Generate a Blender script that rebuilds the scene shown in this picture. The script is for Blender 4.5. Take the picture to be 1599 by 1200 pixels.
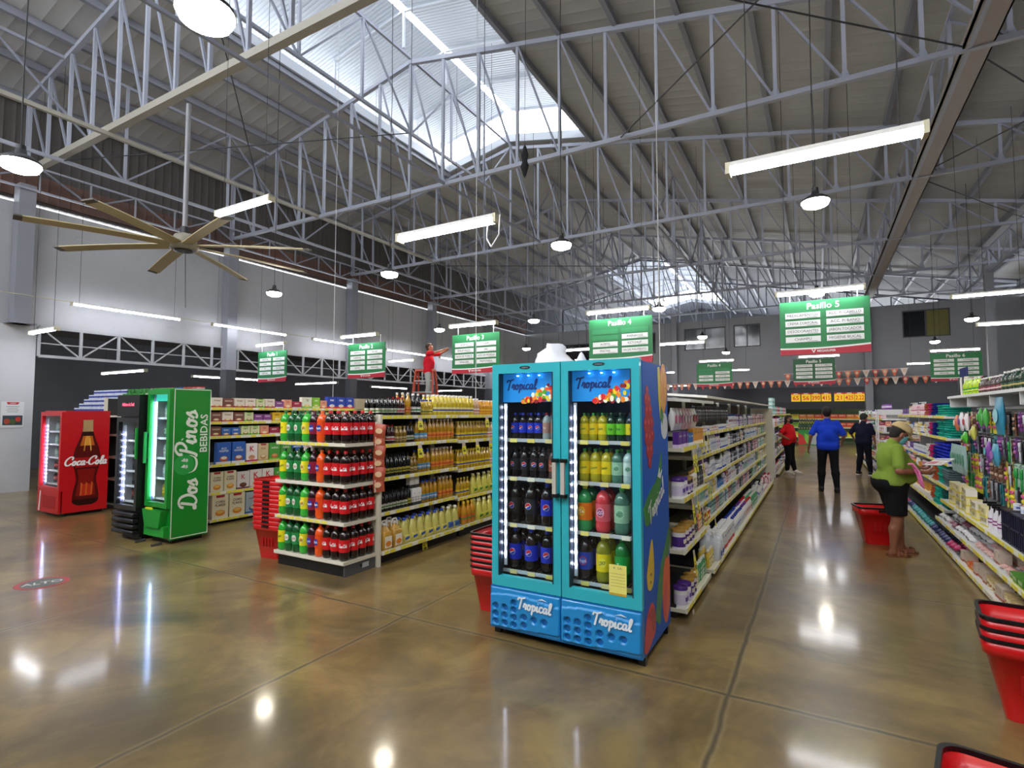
import bpy, math, random
import numpy as np
from mathutils import Matrix, Vector
PI = math.pi
SC = bpy.context.scene
COL = SC.collection
for _o in list(bpy.data.objects): bpy.data.objects.remove(_o)

# ------------------------------------------------------------------ camera
_cd = bpy.data.cameras.new('camera'); CAM = bpy.data.objects.new('camera', _cd); COL.objects.link(CAM)
_cd.sensor_width = 36.0; _cd.sensor_fit = 'HORIZONTAL'; _cd.lens = 840/1599*36; _cd.clip_end = 200
CAM.location = (0, 0, 1.65)
CAM.rotation_euler = (math.radians(90+3.05), 0, math.radians(29.65))
SC.camera = CAM
# ------------------------------------------------------------------ view, world, sun
SC.view_settings.view_transform = 'Standard'; SC.view_settings.look = 'None'
SC.view_settings.gamma = 1.0; SC.view_settings.use_curve_mapping = False
SC.view_settings.exposure = 0.22
W = bpy.data.worlds.new('sky'); SC.world = W; W.use_nodes = True
_bg = W.node_tree.nodes['Background']; _bg.inputs[0].default_value = (0.92, 0.95, 1.0, 1); _bg.inputs[1].default_value = 8.0
try:
    SC.cycles.use_denoising = True; SC.cycles.max_bounces = 7; SC.cycles.diffuse_bounces = 4
    SC.cycles.glossy_bounces = 3; SC.cycles.transmission_bounces = 4; SC.cycles.transparent_max_bounces = 8
    SC.cycles.sample_clamp_indirect = 6.0; SC.cycles.caustics_reflective = False; SC.cycles.caustics_refractive = False
    SC.cycles.use_light_tree = True; SC.cycles.adaptive_threshold = 0.02
except Exception: pass
TUBE_E = 30.0; BAY_E = 90.0

# ------------------------------------------------------------------ materials
_M = {}
def lin(h):
    h = h.lstrip('#'); c = [int(h[i:i+2], 16)/255 for i in (0, 2, 4)]
    return tuple((x/12.92 if x <= .04045 else ((x+.055)/1.055)**2.4) for x in c)+(1,)
def P(h, rough=.45, metal=0, emit=0, coat=0, spec=.5):
    k = (h, rough, metal, emit, coat, spec)
    if k in _M: return _M[k]
    m = bpy.data.materials.new('mat_'+h.lstrip('#')); m.use_nodes = True
    b = m.node_tree.nodes['Principled BSDF']
    b.inputs['Base Color'].default_value = lin(h); b.inputs['Roughness'].default_value = rough
    b.inputs['Metallic'].default_value = metal; b.inputs['Specular IOR Level'].default_value = spec
    if coat: b.inputs['Coat Weight'].default_value = coat; b.inputs['Coat Roughness'].default_value = .08
    if emit:
        b.inputs['Emission Color'].default_value = lin(h); b.inputs['Emission Strength'].default_value = emit
    _M[k] = m; return m
def nodemat(name):
    m = bpy.data.materials.new(name); m.use_nodes = True; nt = m.node_tree
    return m, nt, nt.nodes['Principled BSDF'], nt.nodes.new, nt.links.new
def ramp(nt, fac, stops):
    r = nt.nodes.new('ShaderNodeValToRGB'); nt.links.new(fac, r.inputs[0]); e = r.color_ramp.elements
    while len(e) < len(stops): e.new(.5)
    for i, (p, c) in enumerate(stops): e[i].position = p; e[i].color = lin(c) if isinstance(c, str) else (c, c, c, 1)
    return r.outputs[0]
def noise(nt, vec, scale, detail=4, rough=.55, dist=0):
    n = nt.nodes.new('ShaderNodeTexNoise'); n.inputs['Scale'].default_value = scale; n.inputs['Detail'].default_value = detail
    n.inputs['Roughness'].default_value = rough; n.inputs['Distortion'].default_value = dist
    if vec is not None: nt.links.new(vec, n.inputs['Vector'])
    return n.outputs['Fac']
def mth(nt, op, a, b=None, c=None):
    n = nt.nodes.new('ShaderNodeMath'); n.operation = op
    for i, v in enumerate((a, b, c)):
        if v is None: continue
        if isinstance(v, (int, float)): n.inputs[i].default_value = v
        else: nt.links.new(v, n.inputs[i])
    return n.outputs[0]
def mixc(nt, fac, a, b, typ='MIX'):
    n = nt.nodes.new('ShaderNodeMix'); n.data_type = 'RGBA'; n.blend_type = typ
    if isinstance(fac, (int, float)): n.inputs[0].default_value = fac
    else: nt.links.new(fac, n.inputs[0])
    for i, v in ((6, a), (7, b)):
        if isinstance(v, str): n.inputs[i].default_value = lin(v)
        else: nt.links.new(v, n.inputs[i])
    return n.outputs[2]
def geo(nt):
    g = nt.nodes.new('ShaderNodeNewGeometry'); s = nt.nodes.new('ShaderNodeSeparateXYZ'); nt.links.new(g.outputs['Position'], s.inputs[0])
    return g.outputs['Position'], s.outputs
def bump(nt, b, h, strength=.3, dist=.01):
    n = nt.nodes.new('ShaderNodeBump'); n.inputs['Strength'].default_value = strength; n.inputs['Distance'].default_value = dist
    nt.links.new(h, n.inputs['Height']); nt.links.new(n.outputs[0], b.inputs['Normal'])

def floor_mat():
    m, nt, b, N, L = nodemat('polished_concrete'); pos, xyz = geo(nt)
    # slabs 2.46 x 2.5 m, joints at x=-0.5+2.46k, y=3.44+2.5k
    sx = mth(nt, 'DIVIDE', mth(nt, 'ADD', xyz[0], .5), 2.46); sy = mth(nt, 'DIVIDE', mth(nt, 'SUBTRACT', xyz[1], 3.44), 2.55)
    wob = mth(nt, 'MULTIPLY', mth(nt, 'SUBTRACT', noise(nt, pos, 3, 4), .5), .018)
    def joint(s):
        fr = mth(nt, 'FRACT', mth(nt, 'ADD', mth(nt, 'ADD', s, wob), 100.0)); d = mth(nt, 'MINIMUM', fr, mth(nt, 'SUBTRACT', 1.0, fr)); return d
    d = mth(nt, 'MINIMUM', joint(sx), joint(sy))
    cmb = N('ShaderNodeCombineXYZ'); L(mth(nt, 'FLOOR', sx), cmb.inputs[0]); L(mth(nt, 'FLOOR', sy), cmb.inputs[1])
    wn = N('ShaderNodeTexWhiteNoise'); wn.noise_dimensions = '3D'; L(cmb.outputs[0], wn.inputs[0])
    big = noise(nt, pos, .55, 7, .62, 1.1); med = noise(nt, pos, 1.5, 7, .62, .9); fine = noise(nt, pos, 14, 6, .7)
    c = ramp(nt, big, [(.30, '#4a3b26'), (.44, '#775d35'), (.55, '#9c8149'), (.72, '#b89d60')])
    c2 = ramp(nt, med, [(.34, '#443624'), (.47, '#7b6239'), (.6, '#a88e54'), (.75, '#c0a970')])
    c = mixc(nt, .55, c, c2)
    c = mixc(nt, .30, c, ramp(nt, wn.outputs[0], [(0, '#5c4c2c'), (1, '#a08f60')]))
    c = mixc(nt, mth(nt, 'MULTIPLY', fine, .35), c, '#655a40')
    # dark traffic stains and pale patches
    st = ramp(nt, noise(nt, pos, .6, 7, .65, .8), [(.47, 0.0), (.62, .72)])
    c = mixc(nt, st, c, '#4a3f2b')
    jd = ramp(nt, d, [(.0028, 1.0), (.006, 0.0)])
    jl = ramp(nt, d, [(.006, .55), (.016, 0.0)])
    c = mixc(nt, jl, c, '#8f8160'); c = mixc(nt, jd, c, '#4c4333')
    L(c, b.inputs['Base Color'])
    rr = ramp(nt, noise(nt, pos, .9, 3, .5), [(.3, .283), (.75, .32)])
    L(mth(nt, 'ADD', rr, mth(nt, 'MULTIPLY', fine, .02)), b.inputs['Roughness'])
    b.inputs['Specular IOR Level'].default_value = .35; b.inputs['Coat Weight'].default_value = .55; b.inputs['Coat Roughness'].default_value = .1; b.inputs['Coat IOR'].default_value = 1.45
    bump(nt, b, mth(nt, 'MULTIPLY', jd, -1.0), .05, .006)
    return m
def wall_mat(col, col2, dirt='#6b6963'):
    m, nt, b, N, L = nodemat('painted_block_wall'); pos, xyz = geo(nt)
    c = ramp(nt, noise(nt, pos, .35, 6, .6), [(.3, col), (.7, col2)])
    c = mixc(nt, ramp(nt, noise(nt, pos, 2.3, 8, .75, 1), [(.6, 0.0), (.8, .35)]), c, dirt)
    L(c, b.inputs['Base Color']); b.inputs['Roughness'].default_value = .75
    bump(nt, b, noise(nt, pos, 30, 4), .12, .004); return m
def sheet_mat(name, c1, c2, axis=0, period=.18, rough=.5, metal=0.0, trans=0.0, strength=.5):
    """painted roof sheet whose ribs run along the slope"""
    m, nt, b, N, L = nodemat(name); pos, xyz = geo(nt)
    w = mth(nt, 'PINGPONG', mth(nt, 'DIVIDE', xyz[axis], period), .5)
    c = ramp(nt, noise(nt, pos, .6, 5), [(.3, c1), (.7, c2)])
    L(c, b.inputs['Base Color']); b.inputs['Roughness'].default_value = rough; b.inputs['Metallic'].default_value = metal
    bump(nt, b, mth(nt, 'POWER', mth(nt, 'MULTIPLY', w, 2.0), 3.0), strength, .03)
    if trans:
        t = N('ShaderNodeBsdfTranslucent'); t.inputs[0].default_value = (.9, .95, 1, 1); mx = N('ShaderNodeMixShader'); mx.inputs[0].default_value = trans
        out = nt.nodes['Material Output']; L(b.outputs[0], mx.inputs[1]); L(t.outputs[0], mx.inputs[2]); L(mx.outputs[0], out.inputs[0])
    return m
def glass_mat(name='clear_glass', tint=(.97, 1, 1, 1), refl=.06):
    m = bpy.data.materials.new(name); m.use_nodes = True; nt = m.node_tree; nt.nodes.remove(nt.nodes['Principled BSDF'])
    t = nt.nodes.new('ShaderNodeBsdfTransparent'); t.inputs[0].default_value = tint
    g = nt.nodes.new('ShaderNodeBsdfGlossy'); g.inputs['Roughness'].default_value = .02
    fr = nt.nodes.new('ShaderNodeLayerWeight'); fr.inputs[0].default_value = .5
    mx = nt.nodes.new('ShaderNodeMixShader'); nt.links.new(mth(nt, 'ADD', mth(nt, 'MULTIPLY', mth(nt, 'POWER', fr.outputs['Facing'], 5.0), .6), .025), mx.inputs[0])
    nt.links.new(t.outputs[0], mx.inputs[1]); nt.links.new(g.outputs[0], mx.inputs[2])
    nt.links.new(mx.outputs[0], nt.nodes['Material Output'].inputs[0]); return m
GLASS = glass_mat()

# ------------------------------------------------------------------ mesh builder
_TXT = {}
def text_data(s, bold=False):
    k = (s, bold)
    if k in _TXT: return _TXT[k]
    cu = bpy.data.curves.new('t', 'FONT'); cu.body = s; cu.size = 1.0; cu.resolution_u = 2
    if bold: cu.offset = .018
    ob = bpy.data.objects.new('t', cu); COL.objects.link(ob)
    dg = bpy.context.evaluated_depsgraph_get(); me = ob.evaluated_get(dg).to_mesh()
    v = [tuple(x.co) for x in me.vertices]; f = [tuple(p.vertices) for p in me.polygons]
    ob.evaluated_get(dg).to_mesh_clear(); bpy.data.objects.remove(ob); bpy.data.curves.remove(cu)
    if v:
        x0 = min(a[0] for a in v); x1 = max(a[0] for a in v); y0 = min(a[1] for a in v); y1 = max(a[1] for a in v)
    else: x0 = x1 = y0 = y1 = 0
    _TXT[k] = (v, f, x0, x1, y0, y1); return _TXT[k]
I4 = Matrix.Identity(4)
def T(x, y, z): return Matrix.Translation((x, y, z))
def RZ(a): return Matrix.Rotation(a, 4, 'Z')
def RX(a): return Matrix.Rotation(a, 4, 'X')
def RY(a): return Matrix.Rotation(a, 4, 'Y')
class MB:
    def __init__(s, M=None): s.v = []; s.f = []; s.m = []; s.s = []; s.mats = []; s.M = M or I4
    def mi(s, mat):
        if mat not in s.mats: s.mats.append(mat)
        return s.mats.index(mat)
    def add(s, vs, fs, mat, smooth=False, M=None):
        n = len(s.v); X = s.M @ M if M is not None else s.M
        if X is I4 or X == I4: s.v += [tuple(a) for a in vs]
        else: s.v += [tuple(X @ Vector(a)) for a in vs]
        if isinstance(mat, list):
            for f, mm in zip(fs, mat): s.f.append(tuple(i+n for i in f)); s.m.append(s.mi(mm)); s.s.append(smooth)
        else:
            k = s.mi(mat)
            for f in fs: s.f.append(tuple(i+n for i in f)); s.m.append(k); s.s.append(smooth)
        return s
    def box(s, x0, x1, y0, y1, z0, z1, mat, M=None):
        v = [(x, y, z) for z in (z0, z1) for y in (y0, y1) for x in (x0, x1)]
        return s.add(v, [(0, 2, 3, 1), (4, 5, 7, 6), (0, 1, 5, 4), (2, 6, 7, 3), (0, 4, 6, 2), (1, 3, 7, 5)], mat, False, M)
    def rbox(s, x0, x1, y0, y1, z0, z1, r, mat, n=3, M=None, axis='z', smooth=True):
        """box with rounded edges round one axis and a small chamfer at its ends"""
        if axis == 'y': M = (M or I4) @ Matrix(((1, 0, 0, 0), (0, 0, -1, 0), (0, 1, 0, 0), (0, 0, 0, 1))); y0, y1, z0, z1 = z0, z1, -y1, -y0
        if axis == 'x': M = (M or I4) @ Matrix(((0, 0, 1, 0), (1, 0, 0, 0), (0, 1, 0, 0), (0, 0, 0, 1))); x0, x1, y0, y1, z0, z1 = y0, y1, z0, z1, x0, x1
        r = min(r, (x1-x0)/2*.99, (y1-y0)/2*.99); e = min(r*.4, (z1-z0)*.25)
        def ring(ins, z):
            o = []
            for cx, cy, a0 in ((x1-r, y1-r, 0), (x0+r, y1-r, PI/2), (x0+r, y0+r, PI), (x1-r, y0+r, 1.5*PI)):
                for i in range(n+1):
                    a = a0+i*PI/2/n; o.append((cx+(r-ins)*math.cos(a), cy+(r-ins)*math.sin(a), z))
            return o
        rings = [ring(e, z0), ring(0, z0+e), ring(0, z1-e), ring(e, z1)]; k = len(rings[0]); v = sum(rings, [])
        f = [(j*k+i, j*k+(i+1) % k, (j+1)*k+(i+1) % k, (j+1)*k+i) for j in range(3) for i in range(k)]
        s.add(v, f, mat, smooth, M); return s.add(rings[0]+rings[3], [tuple(range(k))[::-1], tuple(range(k, 2*k))], mat, False, M)
    def lathe(s, prof, mat, n=14, M=None, cap=True, sx=1, sy=1):
        """prof: [(r,z[,mat])]; the material of an entry is that of the band ending there"""
        v = []; f = []; mm = []
        for p in prof:
            for i in range(n):
                a = 2*PI*i/n; v.append((p[0]*math.cos(a)*sx, p[0]*math.sin(a)*sy, p[1]))
        for j in range(len(prof)-1):
            q = prof[j+1][2] if len(prof[j+1]) > 2 else mat
            for i in range(n): f.append((j*n+i, j*n+(i+1) % n, (j+1)*n+(i+1) % n, (j+1)*n+i)); mm.append(q)
        s.add(v, f, mm, True, M)
        if cap:
            k = len(prof)-1; c0 = prof[1][2] if len(prof[1]) > 2 else mat; c1 = prof[-1][2] if len(prof[-1]) > 2 else mat
            s.add(v[:n]+v[k*n:], [tuple(range(n))[::-1], tuple(range(n, 2*n))], [c0, c1], False, M)
        return s
    def cyl(s, p, q, r, mat, n=8, r2=None, cap=True, smooth=True):
        p = Vector(p); q = Vector(q); d = (q-p); L = d.length
        if L < 1e-6: return s
        X = T(*p) @ d.to_track_quat('Z', 'Y').to_matrix().to_4x4(); r2 = r if r2 is None else r2
        v = [(r*math.cos(2*PI*i/n), r*math.sin(2*PI*i/n), 0) for i in range(n)]+[(r2*math.cos(2*PI*i/n), r2*math.sin(2*PI*i/n), L) for i in range(n)]
        s.add(v, [(i, (i+1) % n, n+(i+1) % n, n+i) for i in range(n)], mat, smooth, X)
        if cap: s.add(v, [tuple(range(n))[::-1], tuple(range(n, 2*n))], mat, False, X)
        return s
    def bar(s, p, q, w, mat, h=None):
        """square bar between two points"""
        p = Vector(p); q = Vector(q); d = q-p; h = h or w
        X = T(*p) @ d.to_track_quat('Z', 'Y').to_matrix().to_4x4()
        return s.box(-w/2, w/2, -h/2, h/2, 0, d.length, mat, X)
    def tube(s, pts, r, mat, n=6):
        for a, b in zip(pts[:-1], pts[1:]): s.cyl(a, b, r, mat, n, cap=True)
        return s
    def prism(s, pts, h, mat, M=None, side=None):
        """polygon in XY, thickness from z=0 to h"""
        n = len(pts); v = [(x, y, 0) for x, y in pts]+[(x, y, h) for x, y in pts]
        s.add(v, [tuple(range(n))[::-1], tuple(range(n, 2*n))], mat, False, M)
        return s.add(v, [(i, (i+1) % n, n+(i+1) % n, n+i) for i in range(n)], side or mat, False, M)
    def disc(s, cx, cy, rx, ry, h, mat, M=None, n=16, rot=0):
        return s.prism([(cx+rx*math.cos(2*PI*i/n)*math.cos(rot)-ry*math.sin(2*PI*i/n)*math.sin(rot), cy+rx*math.cos(2*PI*i/n)*math.sin(rot)+ry*math.sin(2*PI*i/n)*math.cos(rot)) for i in range(n)], h, mat, M)
    def text(s, t, size, mat, M=None, align='c', bold=False, bend=0, z=.0006, maxw=None, shear=0):
        """flat lettering in XY (centred); bend = radius of a cylinder it is wrapped on"""
        v, f, x0, x1, y0, y1 = text_data(t, bold)
        if not v: return s
        w = (x1-x0)*size; k = size; kx = size
        if maxw and w > maxw: kx = size*maxw/w
        cx = (x0+x1)/2 if align == 'c' else x0; o = []
        for a in v:
            x = (a[0]-cx)*kx+shear*(a[1]-.35)*k; y = (a[1]-.35)*k
            if bend: o.append((bend*math.sin(x/bend), y, bend*math.cos(x/bend)-bend+z))
            else: o.append((x, y, z))
        return s.add(o, f, mat, False, M)
    def script(s, t, size, width, mat, M=None, shear=.22, h=.001, bend=0):
        """brush-script lettering from stroke paths (centred)"""
        x = 0; polys = []
        for ch in t:
            g = GLYPH.get(ch)
            if g is None: x += .3; continue
            adv, strokes = g
            for st in strokes: polys.append([(px+x, py) for px, py in smooth_path(st)])
            x += adv*1.06
        for pl in polys:
            vs = []; n = len(pl); wd = width
            for i, (px, py) in enumerate(pl):
                a = pl[max(i-1, 0)]; b = pl[min(i+1, n-1)]; dx, dy = b[0]-a[0], b[1]-a[1]; l = math.hypot(dx, dy) or 1
                e = wd*(1.0+.35*abs(dy)/l)*(.55 if i in (0, n-1) else 1)
                nx, ny = -dy/l*e/2, dx/l*e/2
                for sg in (1, -1):
                    X = (px+nx*sg-x/2); Y = (py+ny*sg-.45); X = (X+shear*Y)*size; Y = Y*size
                    hh = h+1.5e-5*i+.0003*(polys.index(pl) % 4)
                    if bend: vs.append((bend*math.sin(X/bend), Y, bend*math.cos(X/bend)-bend+hh))
                    else: vs.append((X, Y, hh))
            s.add(vs, [(2*i+1, 2*i+3, 2*i+2, 2*i) for i in range(n-1)], mat, False, M)
        return s
    def mesh(s, name):
        me = bpy.data.meshes.new(name); me.from_pydata(s.v, [], s.f)
        for m in s.mats: me.materials.append(m)
        me.polygons.foreach_set('material_index', s.m); me.polygons.foreach_set('use_smooth', s.s); me.update(); return me
    def build(s, name, parent=None, loc=None, rz=0):
        o = bpy.data.objects.new(name, s.mesh(name)); COL.objects.link(o)
        if loc is not None: o.location = loc
        if rz: o.rotation_euler = (0, 0, rz)
        if parent is not None: o.parent = parent
        return o
def smooth_path(p, k=6):
    o = []; n = len(p)
    for i in range(n-1):
        a = p[max(i-1, 0)]; b = p[i]; c = p[i+1]; d = p[min(i+2, n-1)]
        for j in range(k):
            t = j/k; t2 = t*t; t3 = t2*t
            o.append(tuple(.5*((2*b[q])+(-a[q]+c[q])*t+(2*a[q]-5*b[q]+4*c[q]-d[q])*t2+(-a[q]+3*b[q]-3*c[q]+d[q])*t3) for q in (0, 1)))
    o.append(p[-1]); return o
GLYPH = {
 'c': (.40, [[(.34, .38), (.28, .48), (.14, .46), (.05, .25), (.12, .04), (.26, .02), (.42, .16)]]),
 'o': (.44, [[(.26, .48), (.12, .46), (.05, .25), (.12, .03), (.27, .03), (.34, .25), (.27, .46), (.2, .42), (.3, .36), (.46, .42)]]),
 'a': (.48, [[(.34, .42), (.24, .49), (.1, .42), (.04, .2), (.12, .02), (.24, .06), (.34, .3), (.36, .48), (.33, .14), (.38, .01), (.5, .12)]]),
 'l': (.30, [[(.0, .12), (.16, .4), (.26, .85), (.2, 1.0), (.11, .85), (.09, .3), (.13, .03), (.22, .01), (.32, .12)]]),
 'i': (.26, [[(.0, .12), (.1, .48), (.08, .14), (.14, .01), (.28, .12)], [(.13, .68), (.16, .72)]]),
 'n': (.52, [[(.0, .3), (.07, .48), (.08, .02)], [(.08, .3), (.2, .47), (.3, .4), (.31, .14), (.37, .01), (.52, .12)]]),
 's': (.40, [[(.0, .12), (.2, .5), (.22, .36), (.3, .2), (.24, .03), (.1, .0), (.04, .08)], [(.24, .03), (.42, .14)]]),
 'r': (.36, [[(.0, .12), (.1, .52), (.16, .42), (.28, .46), (.24, .2), (.26, .02), (.38, .12)]]),
 'p': (.44, [[(.02, .3), (.1, .48), (.06, -.4)], [(.09, .3), (.2, .48), (.34, .38), (.32, .1), (.18, .0), (.09, .08)], [(.3, .1), (.46, .14)]]),
 'C': (.74, [[(.66, .66), (.74, .86), (.62, 1.02), (.36, .98), (.1, .66), (.06, .3), (.22, .04), (.46, .02), (.66, .2), (.78, .14)]]),
 'D': (.82, [[(.3, .9), (.26, .4), (.2, .08), (.06, .04), (.04, .14), (.2, .14), (.44, .0), (.7, .16), (.78, .5), (.62, .88), (.34, 1.0), (.1, .9), (.06, .72)]]),
 'P': (.66, [[(.3, .84), (.26, .4), (.16, -.02), (.06, .02)], [(.1, .66), (.08, .86), (.3, 1.02), (.58, .94), (.64, .7), (.46, .5), (.28, .5)]]),
 'T': (.62, [[(.02, .7), (.1, .92), (.4, .92), (.78, 1.04)], [(.42, .92), (.34, .4), (.26, -.12)]]),
 '-': (.26, [[(.02, .26), (.26, .3)]]),
}
# ------------------------------------------------------------------ object helpers
def tag(o, label=None, cat=None, group=None, kind=None):
    if label: o['label'] = label
    if cat: o['category'] = cat
    if group: o['group'] = group
    if kind: o['kind'] = kind
    return o
def empty(name, loc=(0, 0, 0), rz=0, label=None, cat=None, group=None, kind=None):
    o = bpy.data.objects.new(name, None); COL.objects.link(o); o.location = loc; o.rotation_euler = (0, 0, rz); o.empty_display_size = .1
    return tag(o, label, cat, group, kind)
class Kind:
    """one kind of thing: body mesh plus parts (name, mesh); instances share the mesh data"""
    def __init__(s, name, body, parts=()): s.name = name; s.body = body; s.parts = list(parts)
    def put(s, loc, rz=0, label=None, cat=None, group=None, sc=1, tilt=None):
        o = bpy.data.objects.new(s.name, s.body); COL.objects.link(o); o.location = loc; o.rotation_euler = (0, 0, rz)
        if tilt: o.rotation_euler = (tilt[0], tilt[1], rz)
        if sc != 1: o.scale = (sc, sc, sc) if isinstance(sc, (int, float)) else sc
        tag(o, label, cat, group)
        for n, me in s.parts:
            c = bpy.data.objects.new(n, me); COL.objects.link(c); c.parent = o
        return o
ORD = ['', 'first', 'second', 'third', 'fourth', 'fifth', 'sixth', 'seventh', 'eighth', 'ninth', 'tenth', 'eleventh', 'twelfth', 'thirteenth', 'fourteenth', 'fifteenth', 'sixteenth', 'seventeenth', 'eighteenth', 'nineteenth', 'twentieth']
def ordn(i):
    if i <= 20: return ORD[i]
    return '%d%s' % (i, {1: 'st', 2: 'nd', 3: 'rd'}.get(i % 10, 'th') if i % 100 not in (11, 12, 13) else 'th')
rnd = random.Random(7)

# ------------------------------------------------------------------ the hall
STEEL = P('#a3a7b4', .4, 0); STEEL2 = P('#8f93a0', .45)
XL, XR, YF, YB, ZW = -14.6, 6.9, -3.5, 27.6, 6.1
def zr(x): return 9.85-.2*abs(x+7.9)
def struct(o): o['kind'] = 'structure'; return o
struct(MB().box(-21, 13, YF-.3, 40, -.1, 0, floor_mat()).build('floor'))
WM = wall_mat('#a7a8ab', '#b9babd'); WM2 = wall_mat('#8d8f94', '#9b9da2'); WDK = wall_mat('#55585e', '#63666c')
PART = wall_mat('#c4c6cb', '#d0d2d6', '#a5a6a8')
struct(MB().box(XL-.2, XL, YF, 4.94, 0, 3.5, PART).build('wall_partition'))
struct(MB().box(XL-.25, XL-.03, YF, YB+.2, 3.5, ZW, WM).build('wall_left'))
struct(MB().box(XL-.35, XL-.25, YF, YB+.2, ZW+.13, zr(XL-.3)-.05, sheet_mat('side_cladding', '#4c4845', '#57524e', 1, .2)).build('wall_left.001'))
struct(MB().box(XL-.24, XL-.2, YF, YB+.2, ZW+.2, ZW+.75, sheet_mat('rusty_flashing', '#7a5648', '#5c4a44', 1, .2)).build('trim_flashing'))
# clear gap between wall and cladding is left open to the sky
b = MB()
def wall_with_holes(y0, y1, z0, z1, x0, x1, holes, mat):
    b = MB(); xs = sorted({x0, x1}|{h[0] for h in holes}|{h[1] for h in holes}); zs = sorted({z0, z1}|{h[2] for h in holes}|{h[3] for h in holes})
    for i in range(len(xs)-1):
        for j in range(len(zs)-1):
            cx = (xs[i]+xs[i+1])/2; cz = (zs[j]+zs[j+1])/2
            if any(h[0] < cx < h[1] and h[2] < cz < h[3] for h in holes): continue
            b.box(xs[i], xs[i+1], y0, y1, zs[j], zs[j+1], mat)
    return b
wins = [(-5.77, -3.83, 4.75, 5.84), (-3.46, -2.28, 4.78, 5.86), (3.15, 4.74, 4.78, 5.92), (-12.6, -10.3, 4.4, 5.45), (-8.4, -7.2, 4.7, 5.8)]
struct(wall_with_holes(YB, YB+.2, 3.1, 6.2, XL-.2, XR+.2, wins, WM2).build('wall_back'))
for i, w in enumerate(wins):
    e = empty('window_%d' % (i+1), ((w[0]+w[1])/2, YB, w[2]), kind='structure'); hw = (w[1]-w[0])/2; h = w[3]-w[2]
    MB().box(-hw, hw, .1, .14, 0, h, P('#14161c', .08, 0, 0, 1) if i != 2 else P('#171a20', .1)).build('pane', e)
    fr = MB(); fm = P('#4a4c52', .4)
    for a in (-hw, hw-.05, -.025): fr.box(a, a+.05, .05, .12, 0, h, fm)
    for a in (0, h-.05): fr.box(-hw, hw, .05, .12, a, a+.05, fm)
    fr.build('window_frame', e)
    if i == 2: MB().box(0.03, hw-.03, .06, .09, .03, h-.03, P('#75703f', .8)).build('blind', e)
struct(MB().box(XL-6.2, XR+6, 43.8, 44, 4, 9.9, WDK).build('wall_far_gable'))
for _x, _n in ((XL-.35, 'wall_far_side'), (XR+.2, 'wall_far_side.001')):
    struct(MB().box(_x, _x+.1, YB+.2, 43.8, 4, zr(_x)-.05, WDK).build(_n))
struct(MB().box(XR+5.8, XR+6, YF-.3, 44, 3, 7.3, WDK).build('wall_far_side')) if False else None
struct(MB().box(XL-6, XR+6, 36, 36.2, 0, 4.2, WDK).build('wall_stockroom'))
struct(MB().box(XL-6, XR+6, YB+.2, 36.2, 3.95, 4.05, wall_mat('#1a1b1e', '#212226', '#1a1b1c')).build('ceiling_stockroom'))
struct(MB().box(1.75, XR+.2, YB, YB+.2, 0, 3.1, WDK).build('wall_back.001'))
struct(MB().box(XR, XR+.2, YF, YB, 0, 3.4, WM2).box(XR, XR+.2, YF, YB, 3.4, ZW, WM2).build('wall_right'))
struct(MB().box(XR+.2, XR+.3, YF, YB, ZW+.35, zr(XR)-.05, sheet_mat('side_cladding', '#5a5a5c', '#4a4a4c', 1, .2)).build('wall_right.001'))
struct(MB().box(XL-.2, XR+.2, YF-.2, YF, 0, 6.4, WM2).build('wall_front'))
# side hall beyond the low opening in the left wall
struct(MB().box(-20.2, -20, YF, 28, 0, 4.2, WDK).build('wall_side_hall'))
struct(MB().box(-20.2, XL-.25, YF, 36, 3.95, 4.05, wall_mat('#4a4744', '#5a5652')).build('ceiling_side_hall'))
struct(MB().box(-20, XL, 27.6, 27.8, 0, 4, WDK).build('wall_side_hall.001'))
# columns on the left wall, right row and back
def column(x, y, z0, z1, w=.26, dark=None):
    m = MB().box(-w/2, w/2, -w/2, w/2, z0, z1, P('#8e9098', .5))
    if dark and z0 == 0: m.box(-w/2-.004, w/2+.004, -w/2-.004, w/2+.004, 0, dark, P('#3e4046', .5))
    m.box(-w*.8, w*.8, -w*.8, w*.8, z0, z0+.02, STEEL2)
    o = m.build('steel_column', loc=(x, y, 0)); struct(o)
for k in range(1, 6): column(XL+.14, 4.6*k, 3.5 if k == 1 else 0, 6.45, .28, 2.85)
column(1.9, YB-.2, 0, 6.5, .26); column(4.98, 23, 0, 6.5, .22, 2.6); column(-6.2, YB-.2, 0, 6.5); column(5.0, 13.8, 0, 6.5, .22, 2.6)
# roof: two slopes with a raised ridge light over y<13.7 and another beyond the back wall
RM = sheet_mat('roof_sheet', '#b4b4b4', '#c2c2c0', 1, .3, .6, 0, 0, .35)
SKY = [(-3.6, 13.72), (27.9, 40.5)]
RM2 = sheet_mat('shaded_roof_sheet', '#3d4048', '#4a4d55', 1, .3, .6, 0, 0, .35)  # same roof sheet, darkened in colour for the shade beyond the back wall
def roof_piece(x0, x1, y0, y1, name='roof'):
    v = [(x0, y0, zr(x0)), (x1, y0, zr(x1)), (x1, y1, zr(x1)), (x0, y1, zr(x0))]; v += [(x, y, z+.04) for x, y, z in v]
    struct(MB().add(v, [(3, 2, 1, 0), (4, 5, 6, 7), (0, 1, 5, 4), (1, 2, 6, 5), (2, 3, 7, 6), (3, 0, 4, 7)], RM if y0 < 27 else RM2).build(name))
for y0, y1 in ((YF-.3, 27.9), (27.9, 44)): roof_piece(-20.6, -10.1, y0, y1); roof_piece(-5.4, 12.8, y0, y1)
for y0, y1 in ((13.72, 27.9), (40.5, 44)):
    roof_piece(-10.1, -7.9, y0, y1); roof_piece(-7.9, -5.4, y0, y1)
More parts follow.
